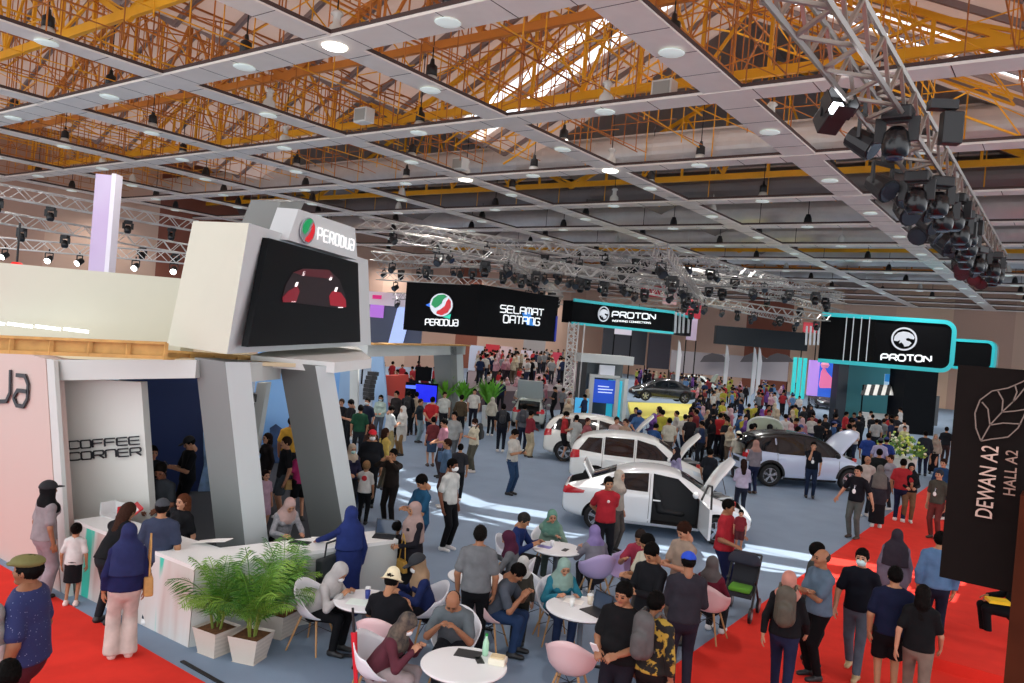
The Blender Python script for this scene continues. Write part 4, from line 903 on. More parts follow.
def skeleton(pose,sex,w):
    p=PZ[pose]; sit=p.get('sit'); l=math.radians(p.get('lean',0)); J={}
    pz=.52 if sit else .93; pel=np.array((0,0,pz)); U=np.array((0,math.sin(l),math.cos(l))); Fw=np.array((0,math.cos(l),-math.sin(l)))
    sh=.170 if sex=='m' else .148
    J['U'],J['F'],J['pel']=U,Fw,pel; J['wai']=pel+U*.14; J['che']=pel+U*.34; J['nk']=pel+U*.505-Fw*.01
    J['hd']=J['nk']+U*.125+Fw*.03+np.array((0,0,.01)); 
    for s,n in ((-1,'L'),(1,'R')):
        S_=pel+U*.412+np.array((s*sh,0,0)); off=-.42 if sit else 0; T=p.get(n)
        if T is None: T=(s*.235,.03,.83) if not sit else (s*.12,.33,.68)
        T=np.array(T); el=p.get('el',(.55,-.55,-.6)); E_,T=ik(S_,T,.285,.25,(s*el[0],el[1],el[2])); J['s'+n],J['e'+n],J['h'+n]=S_,E_,T
        H_=pel+np.array((s*.088,0,-.03)); A=p.get('f'+n,(s*.095,0.,.085))
        if sit: A=(s*.11,.36,.09)
        kn,A=ik(H_,A,.425,.42,(s*.05,1,0.1)); J['p'+n],J['k'+n],J['a'+n]=H_,kn,A
    return J,p
def body_prims(J,sex,w,g=0.,legs=True,arms=2,torso=True,gl=None):
    """g: how far cloth stands off the skin"""
    s=S(); gl=g if gl is None else gl
    if torso:
        hw=.118 if sex=='m' else .125; s.cone(J['pel'],J['wai'],hw*w+g+.022,hw*w+g+.012,.05,(J['F'],.74)); s.cone(J['wai'],J['che'],hw*w+g+.015,(.145 if sex=='m' else .13)*w+g,.05,(J['F'],.68))
        [s.cone(J['s'+q],J['nk']-J['U']*.045+(J['s'+q]-J['nk'])*np.array((.2,0,0)),.05*(.5+.5*w)+g,.055*w+g*.6,.035) for q in 'LR']; s.cone(J['che'],J['che']+J['U']*.09,(.14 if sex=='m' else .122)*w+g,.11*w+g,.04,(J['F'],.62))
        if sex=='f':
            for q in (-1,1): s.ell(J['che']+J['F']*.085*w+np.array((q*.065,0,.01)),(.06+g,.06+g,.06+g),k=.05)
        if w>1.15: s.ell(J['wai']+J['F']*.06,(.14*w+g,.14*w+g,.15),k=.06)
    if arms:
        aw=(1. if sex=='m' else .88)*(.5+.5*w)
        for n in 'LR':
            s.cone(J['s'+n],J['e'+n],.05*aw+g,.041*aw+g,.02)
            if arms==2: s.cone(J['e'+n],J['h'+n],.043*aw+g,.029*aw+g,.015)
            elif arms==1.5: pass
    if legs:
        for n in 'LR': s.cone(J['p'+n],J['k'+n],.084*(.6+.4*w)+gl,.054*(.6+.4*w)+gl,.03); s.cone(J['k'+n],J['a'+n],.053*(.6+.4*w)+gl,.036+gl*1.3,.015)
    return s
SK=['#8a5a40','#9a6a4e','#a87858','#b8866a','#7a4c36','#c09070']
def person(lab,place,face,pose='stand',sex='m',h=1.7,w=1.,top=('#303338','s'),bot=('t','#22242a'),head=('short','#0b0908'),skin=1,mask=None,shoe='#202022',hy=0,res=.022,pat=None,ex=(),single=False,hp=None,cat='person',name='person',group=None,lean=None):
    J,p=skeleton(pose,sex,w); sc_=h/1.70; R=rotz(math.radians(hy))@rotx(-math.radians(p.get('hp',0) if hp is None else hp))@rotx(-math.radians(p.get('lean',0))*.6)
    sm=mat(SK[skin],rough=.55,noise=.04,scale=20,spec=.35); parts=[]
    # body
    V,F=body_prims(J,sex,w,gl=-.014 if bot[0] in 'tw' else -.004).mesh(res); Vs,Fs,Ms=[V],[F],[np.zeros(len(F),int)]; o=len(V)
    hv=HV@R.T*(1.0 if sex!='c' else 1.2)+J['hd']; Vs.append(hv); Fs.append(HF+o); Ms.append(HMI); o+=len(hv)
    if not single:
      for n,s in (('L',-1),('R',1)):
        d=J['h'+n]-J['e'+n]; d/=np.linalg.norm(d); Fm=frame(d,np.array((-s*.9,.35,0)) if d[2]<-.5 else np.array((-s*.5,-.1,-.8)))
        v,f=HAND[('grip' if p.get('grip') else 'relax',s if d[2]<-.5 else -s)]; v=v*(1. if sex=='m' else .92)@Fm.T+J['h'+n]; Vs.append(v); Fs.append(f+o); Ms.append(np.zeros(len(f),int)); o+=len(v)
    parts.append(('body',np.concatenate(Vs),np.concatenate(Fs),[sm,mat('#1a120e',rough=.3),mat('#8a4a42',rough=.5)],np.concatenate(Ms)))
    def add(nm,s,m,r=None):
        V,F=s.mesh(r or res)
        if nm=='hair': V=V+(rng.random(V.shape).astype(np.float32)-.5)*.009
        if len(F): parts.append((nm,V,F,[m],None))
    # lower garment
    def wcut(s):
        if p.get('sit'): s.plane((0,0,1),float(J['pel'][2]+.15))
        else: s.plane(J['U'],float(J['U']@wa))
    kind,bc=bot; bm=cloth(bc); wa=J['pel']+J['U']*(.15 if p.get('sit') else .1)
    if kind in 't':
        s=body_prims(J,sex,w,.014,torso=False,arms=0,gl=.014); s.cone(J['pel']-J['U']*.02,J['wai'],.163*w+.006,.145*w,.04,(J['F'],.76)); wcut(s); s.plane((0,0,-1),-.075); add('trousers',s,bm)
    elif kind=='w':
        s=body_prims(J,sex,w,.014,torso=False,arms=0,gl=.02)
        for n in 'LR': s.cone(J['k'+n],J['a'+n],.08,.105,.03)
        s.cone(J['pel']-J['U']*.02,J['wai'],.163*w+.006,.145*w,.04,(J['F'],.76)); wcut(s); s.plane((0,0,-1),-.06); add('trousers',s,bm)
    elif kind=='s':
        s=body_prims(J,sex,w,.014,torso=False,arms=0,gl=.03); s.cone(J['pel']-J['U']*.02,J['wai'],.163*w+.006,.145*w,.04,(J['F'],.76)); wcut(s); s.plane((0,0,-1),-.52 if not p.get('sit') else -.44); add('shorts',s,bm)
    elif kind in 'kd':
        zb=.5 if kind=='k' else .12
        if p.get('sit'):
            s=body_prims(J,sex,w,.02,torso=False,arms=0,gl=.04); s.cone(J['pel'],J['wai'],.16*w,.13*w,.05,(J['F'],.74)); s.cone((J['kL']+J['kR'])/2,(J['aL']+J['aR'])/2,.15,.17,.08)
            wcut(s); s.plane((0,0,-1),-zb*.8)
        else:
            b=(J['aL']+J['aR'])/2; s=S(); s.cone(J['wai'],J['pel'],.12*w,.165*w,.05,(J['F'],.78)); s.cone(J['pel'],(b[0],b[1],zb+.02),.17*w,.2 if kind=='d' else .17,.06,((0,1,0),.8)); wcut(s); s.plane((0,0,-1),-zb)
        add('skirt',s,bm)
    # upper garment
    tc,sl=top[0],top[1]; tm=cloth(tc) if pat is None else mat(deep(tc),rough=.85,col2=deep(pat[0]),scale=pat[1],kind=pat[2] if len(pat)>2 else 'noise',sharp=pat[3] if len(pat)>3 else None)
    s=body_prims(J,sex,w,.02,legs=False,arms=0); s.cone(J['wai'],J['pel']-J['U']*.1,.14*w+.015,.178*w+.018,.05,(J['F'],.78)); 
    for n in 'LR':
        e=J['e'+n]; sh_=J['s'+n]; aw=(1. if sex=='m' else .9)*(.5+.5*w)
        if sl[0]=='s': s.cone(sh_,sh_+(e-sh_)*.72,.062*aw,.066*aw,.025)
        elif sl[0]=='l': s.cone(sh_,e,.062*aw,.055*aw,.025); s.cone(e,J['h'+n],.055*aw,.042*aw,.015)
    hem=J['pel']+J['U']*(-.06)
    if 't' in sl or 'j' in sl:             # tunic / full robe
        b=(J['aL']+J['aR'])/2; zb=.5 if 't' in sl else .1
        if p.get('sit'):
            s.cone(J['pel'],(J['kL']+J['kR'])/2,.17,.15,.08)
            for n in 'LR': s.cone(J['p'+n],J['k'+n],.1,.09,.05)
        else: s.cone(J['pel'],(b[0]*.8,b[1],zb),.175*w,.19 if 't' in sl else .23,.06,((0,1,0),.8)); s.plane((0,0,-1),-zb)
    else: s.plane(-J['U'],-float(J['U']@hem))
    s.cone(J['che']+J['U']*.09,J['nk']+J['U']*.02,.1*w,.06,.03); s.plane(J['U'],float(J['U']@(J['nk']+J['U']*.014)))
    add('shirt',s,tm)
    if 'c' in ex:                          # collar
        s=S(); s.cone(J['nk']-J['U']*.03,J['nk']+J['U']*.012,.075,.066,.02); s.plane(J['U'],float(J['U']@(J['nk']+J['U']*.02))); add('collar',s,tm,.012)
    for q in ex:
        if isinstance(q,tuple) and q[0]=='print':    # coloured print on the shirt
            fd_=-1 if q[2]=='b' else 1; cc=J['che']+J['F']*fd_*(.098*w+.018); s=S(); s.ell(cc,(q[3],.014,q[3]),k=.01); add('shirt_print',s,mat(q[1],rough=.8),.012)
        if isinstance(q,tuple) and q[0]=='stripe':
            s=S()
            for n in 'LR': s.cone(J['s'+n]+np.array((0,0,.068))-J['U']*.0,J['s'+n]*.5+J['nk']*.5+np.array((0,0,.058)),.014,.012,.005)
            add('shoulder_stripe',s,mat(q[1],rough=.8),.01)
        if q=='badge':
            s=S(); s.ell(J['wai']+J['F']*.15+J['U']*.04,(.045,.008,.06),k=.01); add('badge',s,mat('#f0f0ee',rough=.4),.01); s=S(); s.cone(J['wai']+J['F']*.14+J['U']*.1,J['nk']-J['U']*.02+J['F']*.07+np.array((.05,0,0)),.007,.007,.003); s.cone(J['wai']+J['F']*.14+J['U']*.1,J['nk']-J['U']*.02+J['F']*.07+np.array((-.05,0,0)),.007,.007,.003); add('lanyard',s,mat('#d0d4e0'),.012)
    # head wear
    hk,hc=head[0],head[1]; hm=mat(hc,rough=.7,noise=.2,scale=60,spec=.06); k_=1.0 if sex!='c' else 1.2
    def H(p_): return (np.array(p_,float)*k_)@R.T+J['hd']
    n_f=np.array((0,1,0))@R.T; n_u=np.array((0,0,1))@R.T
    def hair(thick=.013,back=.0):
        s=S(); s.ell(H((0,-.016,.03)),((.076+thick)*k_,(.094+thick)*k_,(.092+thick)*k_),R.T if False else R); n=np.array((0,.35,-.94))@R.T
        s.plane(n,float(n@H((0,.0,.0)))+.031); s.ell(H((0,.088,-.022)),(.066*k_,.06*k_,.086*k_),R,op='d'); return s
    if hk in('short','long','bun','bald','pony'):
        if hk=='bald': s=S(); s.ell(H((0,-.02,.02)),(.084,.1,.08),R); n=np.array((0,.5,.86))@R.T; s.plane(n,float(n@H((0,0,.03)))); n=np.array((0,.64,-.77))@R.T; s.plane(n,float(n@H((0,0,0)))+.0); add('hair',s,hm,.012)
        else:
            s=hair(.013)
            if hk=='short': s.ell(H((0,-.008,.06)),(.07*k_,.09*k_,.078*k_),R,k=.02)
            if hk=='long': s.cone(H((0,-.05,-.0)),H((0,-.06,-.1)),.085*k_,.085*k_,.03); s.cone(H((0,-.06,-.1)),H((0,-.09,-.28)),.085,.06,.04,(n_f,.6)); s.ell(H((0,.075,-.03)),(.066,.075,.085),R,op='d')
            if hk=='bun': s.ell(H((0,-.125,.075)),(.055,.05,.05),k=.01)
            if hk=='pony': s.cone(H((0,-.11,.04)),H((0,-.13,-.14)),.035,.02,.02)
            add('hair',s,hm,.012)
    if hk in('hijab','hijabcap','hijablong'):
        s=S(); s.ell(H((0,-.016,.022)),(.094*k_,.115*k_,.112*k_),R); s.cone(H((0,.0,-.06)),J['nk']-J['U']*.02,.092,.11,.04); s.cone(J['nk']-J['U']*.03,J['che']+J['U']*.02+J['F']*.03,.12,.165*w,.06,(J['F'],.8))
        s.cone(J['sL']*.7+J['nk']*.3,J['sR']*.7+J['nk']*.3,.075,.075,.05)
        if hk=='hijablong': s.cone(J['che'],J['wai'],.18*w,.2*w,.06,(J['F'],.8))
        s.ell(H((0,.1,-.012)),(.062*k_,.07,.078*k_),R,op='d'); s.plane(-J['U'],-float(J['U']@(J['che']-J['U']*(.0 if hk!='hijablong' else .2)))); 
        add('headscarf',s,cloth(hc) if len(head)<4 or hk!='hijab' else mat(deep(hc),rough=.85,col2=deep(head[3]),scale=16),.016)
    if hk in('cap','hijabcap','capback','bucket','flat'):
        cc=head[2] if len(head)>2 else hc
        if hk!='hijabcap': s=hair(.012); add('hair',s,mat('#0b0908',rough=.7,spec=.1),.012)
        cm=mat(cc,rough=.8,noise=.1,scale=12)
        r_=.0 if hk!='hijabcap' else .018; s=S()
        if hk=='bucket': s.cone(H((0,-.015,.05)),H((0,-.018,.1)),.1,.082,.01); s.cone(H((0,-.01,.02)),H((0,-.01,.04)),.15,.105,.005); s.plane(-n_u,-float(n_u@H((0,0,.018))))
        elif hk=='flat': s.ell(H((0,.0,.085)),(.105,.13,.05),R); s.ell(H((0,.11,.062)),(.08,.05,.012),R,k=.01)
        else:
            s.ell(H((0,-.014,.04)),(.094+r_,.112+r_,.1+r_),R); s.plane(-n_u,-float(n_u@H((0,0,.04)))); sg=-1 if hk=='capback' else 1; s.ell(H((0,sg*(.125+r_),.047)),(.07,.075,.011),R,k=.006)
        add('hat',s,cm,.012)
    if mask:
        s=S(); s.ell(H((0,.03,-.04)),(.066*k_,.094*k_,.064*k_),R,k=.01); n=-n_f; s.plane(n,float(n@H((0,.02,0)))); s.plane(n_u,float(n_u@H((0,0,-.004)))); add('face_mask',s,mat(mask,rough=.7),.01)
    # shoes
    for n in 'LR':
        a=J['a'+n]; s=S(); s.cone(a+np.array((0,-.03,-.045)),a+np.array((0,.14,-.055)),.045,.038,.03,((0,0,1),.85)); s.cone(a,a+np.array((0,-.02,-.04)),.045,.05,.03); s.plane((0,0,-1),-float(a[2]-.085)); add('shoe',s,mat(shoe,rough=.5),.016)
    for q in ex:
        if isinstance(q,tuple) and q[0]=='scarf': s=S(); s.cone(J['nk']-J['U']*.02,J['che']+J['F']*.1,.09,.05,.03); s.cone(J['che']+J['F']*.1,J['wai']+J['F']*.14,.055,.06,.03,(J['F'],.5)); add('scarf',s,cloth(q[1]),.016)
    # assemble; local frame: feet (or seat foot) at origin
    ht=H((0,-.01,.125)); top_l=ht*sc_
    fx,fy=place[0],place[1]
    if len(place)==3: px=Vector((fx,fy,0)); rzv=place[2] if False else None
    zt=top_l[2]; g=G(fx,fy,zt) if not isinstance(place,Vector) else Vector(place)
    c=Vector((-g.x,-g.y,0)).normalized(); d=-c; r_=Vector((d.y,-d.x,0)); A=math.radians(face); hd_=c*math.cos(A)+r_*math.sin(A); rz=math.atan2(-hd_.x,hd_.y)
    M=Matrix.Rotation(rz,3,'Z'); base=g-M@Vector((top_l[0],top_l[1],0)); base.z=0
    if isinstance(place,Vector): base=Vector(place)
    if single:
        Vs,Fs,Mi,mats=[],[],[],[];o=0
        for nm,V,F,ms,mi in parts:
            Vs.append(V);Fs.append(F+o);o+=len(V);Mi.append((np.zeros(len(F),int) if mi is None else mi)+len(mats)); mats+=ms
        ob=raw_obj(name,np_mesh(name,np.concatenate(Vs)*sc_,np.concatenate(Fs),mats,np.concatenate(Mi)),loc=base,rz=rz); prop(ob,lab,cat,group)
        return ob
    t=thing(name,lab,cat,base,rz,group)
    for nm,V,F,ms,mi in parts: raw_obj(nm,np_mesh(nm,V*sc_,F,ms,mi),t)
    t_info[t.name]=dict(J=J,sc=sc_,M=M,base=base,rz=rz)
    return t
t_info={}
def wp(t,v): i=t_info[t.name]; return i['base']+i['M']@(Vector([float(q) for q in v])*i['sc'])
# ================================================================= people of the near and middle hall
def bagp(lb,kind,loc,rz,col,name=None,s=1.):
    t=thing(name or kind,lb,'bag' if kind!='backpack' else 'backpack',loc,rz); m=mat(col,rough=.6,noise=.15,scale=15)
    if kind=='tote':
        MB().prism([(-.2,-.06,0),(.2,-.06,0),(.23,-.05,.32),(-.23,-.05,.32)],(0,.11,0)).build('bag_body',m,t,bevel=.02)
        MB().path([(-.12,0,.31),(-.1,0,.5),(.1,0,.5),(.12,0,.31)],.012).build('strap',m,t)
    elif kind=='handbag':
        MB().prism([(-.13,-.05,0),(.13,-.05,0),(.11,-.04,.2),(-.11,-.04,.2)],(0,.09,0)).build('bag_body',m,t,bevel=.02)
        MB().path([(-.1,0,.19),(-.05,0,.5),(.03,0,.62),(.1,0,.19)],.01).build('strap',m,t)
    else:
        q=S(); q.cone((0,0,.1),(0,0,.36),.13,.12,.03,((0,1,0),.6)); q.cone((0,-.08,.08),(0,-.08,.2),.09,.09,.03,((0,1,0),.6)); V,F=q.mesh(.02); raw_obj('pack_body',np_mesh('pack_body',V,F,m),t)
        for x in (-.09,.09): MB().path([(x,.06,.42),(x,.16,.45),(x*1.2,.24,.36),(x*1.1,.2,.12),(x,.08,.06)],.018,5).build('strap',m,t)
    t.scale=(s,)*3; return t
def phone(t,lb,col='#15161a',hand='R'):
    i=t_info[t.name]; v=wp(t,i['J']['h'+hand]+np.array((0,.07,.04))); o=thing('phone',lb,'phone',v,i['rz']); MB().box((0,0,0),(.075,.012,.15),Matrix.Rotation(-.7,3,'X')).build('case',mat(col,rough=.3),o); MB().box((0,-.006,.003),(.066,.008,.138),Matrix.Rotation(-.7,3,'X')).build('screen',mat('#2a3848',rough=.1,emit=.2),o)
    return o
Wt,Bk='#eceae6','#1b1c20'
# ---- by the counter
P={}
P['a']=person('woman in a black cap over a black headscarf and loose grey clothes',(49,482),115,'stand','f',1.62,1.15,('#a49a9e','s'),('w','#a898a0'),('hijabcap','#17171a','#1a1b20'))
P['b']=person('small child in a white top and black skirt standing at the counter end',(77,523),165,'stand','c',1.12,.95,(Wt,'s'),('k',Bk),('bun','#120d0b'),2,shoe='#e0c8c0')
P['c']=person('woman in a navy headscarf, navy blouse and cream wide trousers standing on the red carpet',(130,523),185,'stand','f',1.6,1.15,('#20245a','lc'),('w','#e4d2c8'),('hijablong','#2c3468'),2,shoe='#d8c0b8')
bagp('tan handbag with a long strap worn by the woman in cream trousers','handbag',wp(P['c'],(.26,.02,.78)),t_info[P['c'].name]['rz']+1.57,'#b98a4e',s=1.15)
P['d']=person('man in an olive flat cap and specked navy polo shirt',(30,556),245,'stand','m',1.88,1.35,('#9aa4c8','s'),('t','#5a2230'),('flat','#5c5a34','#6a6638'),0,pat=('#1c2a6a',34,'voronoi',.13),ex=('c',))
person('person in a white top and grey headscarf behind the olive cap man',(-6,603),200,'stand','f',1.55,1.0,('#e4d4d4','l'),('t','#3a3a40'),('hijab','#9a9a98'))
person('person with short black hair at the very bottom corner below the olive cap man',(9,661),180,'stand','m',1.6,1,('#1a1a1e','s'),('t',Bk))
P['e']=person('long haired woman in a black tee leaning on the counter beside the child',(132,503),135,'lean','f',1.6,1.05,(Bk,'s'),('t','#26282e'),('long','#3a261e'),2)
P['f']=person('man in a grey cap and slate tee with a sling leaning at the counter',(163,499),165,'stand','m',1.66,1.05,('#3f4a66','s'),('t','#26344c'),('cap','#1a1614','#3a3e44'),2,shoe='#e8e8e8')
P['g']=person('woman with reddish brown long hair in black standing inside the counter',(184,494),-50,'stand','f',1.55,1,(Bk,'s'),('t',Bk),('long','#54301f'),3)
P['h']=person('young staff man in a dark grey tee looking down inside the COFFEE CORNER opening',(160,464),-20,'hold','m',1.72,1,('#33383e','s'),('t',Bk),('short','#0b0908'),4,hp=25)
P['i']=person('man in a black tee and cap holding a phone before the navy picture wall',(187,437),-70,'phone','m',1.74,1,('#14161c','s'),('t','#101218'),('cap','#0b0908','#101014'),3)
phone(P['i'],'black phone held by the capped man before the navy wall')
person('dark haired man half hidden behind the coffee sign panel edge',(153,446),20,'stand','m',1.7,1,('#1a1c22','s'),('t',Bk))
P['j']=person('receptionist in a dusty pink headscarf and grey patterned blouse behind the long counter',(292,500),25,'lean','f',1.52,1,('#8c8c94','l'),('t',Bk),('hijab','#c8a49c'),3,pat=('#b8b6ba',22),hp=22)
P['k']=person('woman in a long navy headscarf and dress at the long counter',(352,506),205,'reach','f',1.62,1.05,('#1c2e70','lj'),('t','#1c2e70'),('hijablong','#22367c'))
bagp('large black tote bag on the arm of the woman in the royal navy dress','tote',wp(P['k'],(-.27,.0,.62)),t_info[P['k'].name]['rz']+.5,'#1c2224',s=1.1)
P['l']=person('woman in a dusty beige headscarf and long black dress at the counter end',(414,502),-60,'hold','f',1.58,1.1,('#24222a','lj'),('t',Bk),('hijablong','#b89a92'),2)
bagp('mustard strapped pouch hanging on the woman in the black dress','handbag',wp(P['l'],(-.1,.22,.62)),t_info[P['l'].name]['rz'],'#a8802c',s=.9)
person('small child with black hair held close at the counter end beside the laptop',(397,521),150,'stand','c',1.2,1,('#2a2628','s'),('t',Bk),('short','#0b0908'),2)
P['m']=person('man in a teal blue polo and jeans looking down at his hands',(419,476),-60,'phone','m',1.7,1.05,('#18587e','sc'),('t','#1e3f66'),('short','#0b0908'),2,hp=38,shoe='#8a5a3c')
P['n']=person('man in a white polo, black trousers and face mask standing behind the teal polo man',(453,459),55,'stand','m',1.74,.98,('#e6e8e2','s'),('t','#17181c'),('short','#0b0908'),4,mask='#f0f0f0',ex=('c',),shoe='#e4e4e4')
P['o']=person('child in a white tee with a red print on the back',(367,461),165,'reach','c',1.3,1,('#eceae4','s'),('t','#1c1e22'),('short','#8a6a4a'),2,ex=(('print','#b8242c','b',.08),))
P['p']=person('large man in black with a bright red cap and white mask',(373,430),5,'stand','m',1.76,1.3,('#1d2026','s'),('t','#1b1d22'),('cap','#0b0908','#d01c2c'),2,mask='#f0eeee')
person('woman in a cream headscarf and blue mask beside the leaning pillar',(353,444),25,'hold','f',1.55,1,('#2c2a48','l'),('t',Bk),('hijab','#c8b49c'),3,mask='#a8d0cc')
person('child with black hair in dark clothes before the cream headscarf woman',(357,463),190,'stand','c',1.1,1,('#2c3038','s'),('t','#2a3a58'))
person('man in a dark brown outfit holding his face behind the child in white',(394,449),-30,'up','m',1.62,.95,('#2e2622','l'),('t','#201c1a'),('short','#0b0908'),2)
person('man in a bright yellow tee seen from behind between the leaning pillars',(292,417),185,'stand','m',1.74,1.1,('#f0b414','s'),('t','#26282e'))
person('man in a black tee and grey shorts in profile between the leaning pillars',(287,437),-75,'stand','m',1.7,1.1,('#1a1c22','s'),('s','#4c5660'),('short','#2a1c14'),3,shoe='#d0d0d0')
person('woman in dark chiffon with long dark hair between the pillars beside the white column',(268,433),-60,'stand','f',1.6,1,('#2c2628','l'),('t','#2c2830'),('long','#1e1412'),3)
P['q']=person('woman in a magenta top and black shorts with a tan bag against the second pillar',(303,446),200,'hold','f',1.55,1,('#c01c70','s'),('s','#1c1c20'),('short','#1a1412'),3)
bagp('tan shoulder bag on the woman in the magenta top','handbag',wp(P['q'],(-.2,.05,.72)),t_info[P['q'].name]['rz'],'#a8884e')
person('girl in a pale pink dress between the leaning pillars',(266,470),30,'stand','c',1.2,1,('#d0a8bc','st'),('s','#c8a0b8'),('long','#1e1412'),3)
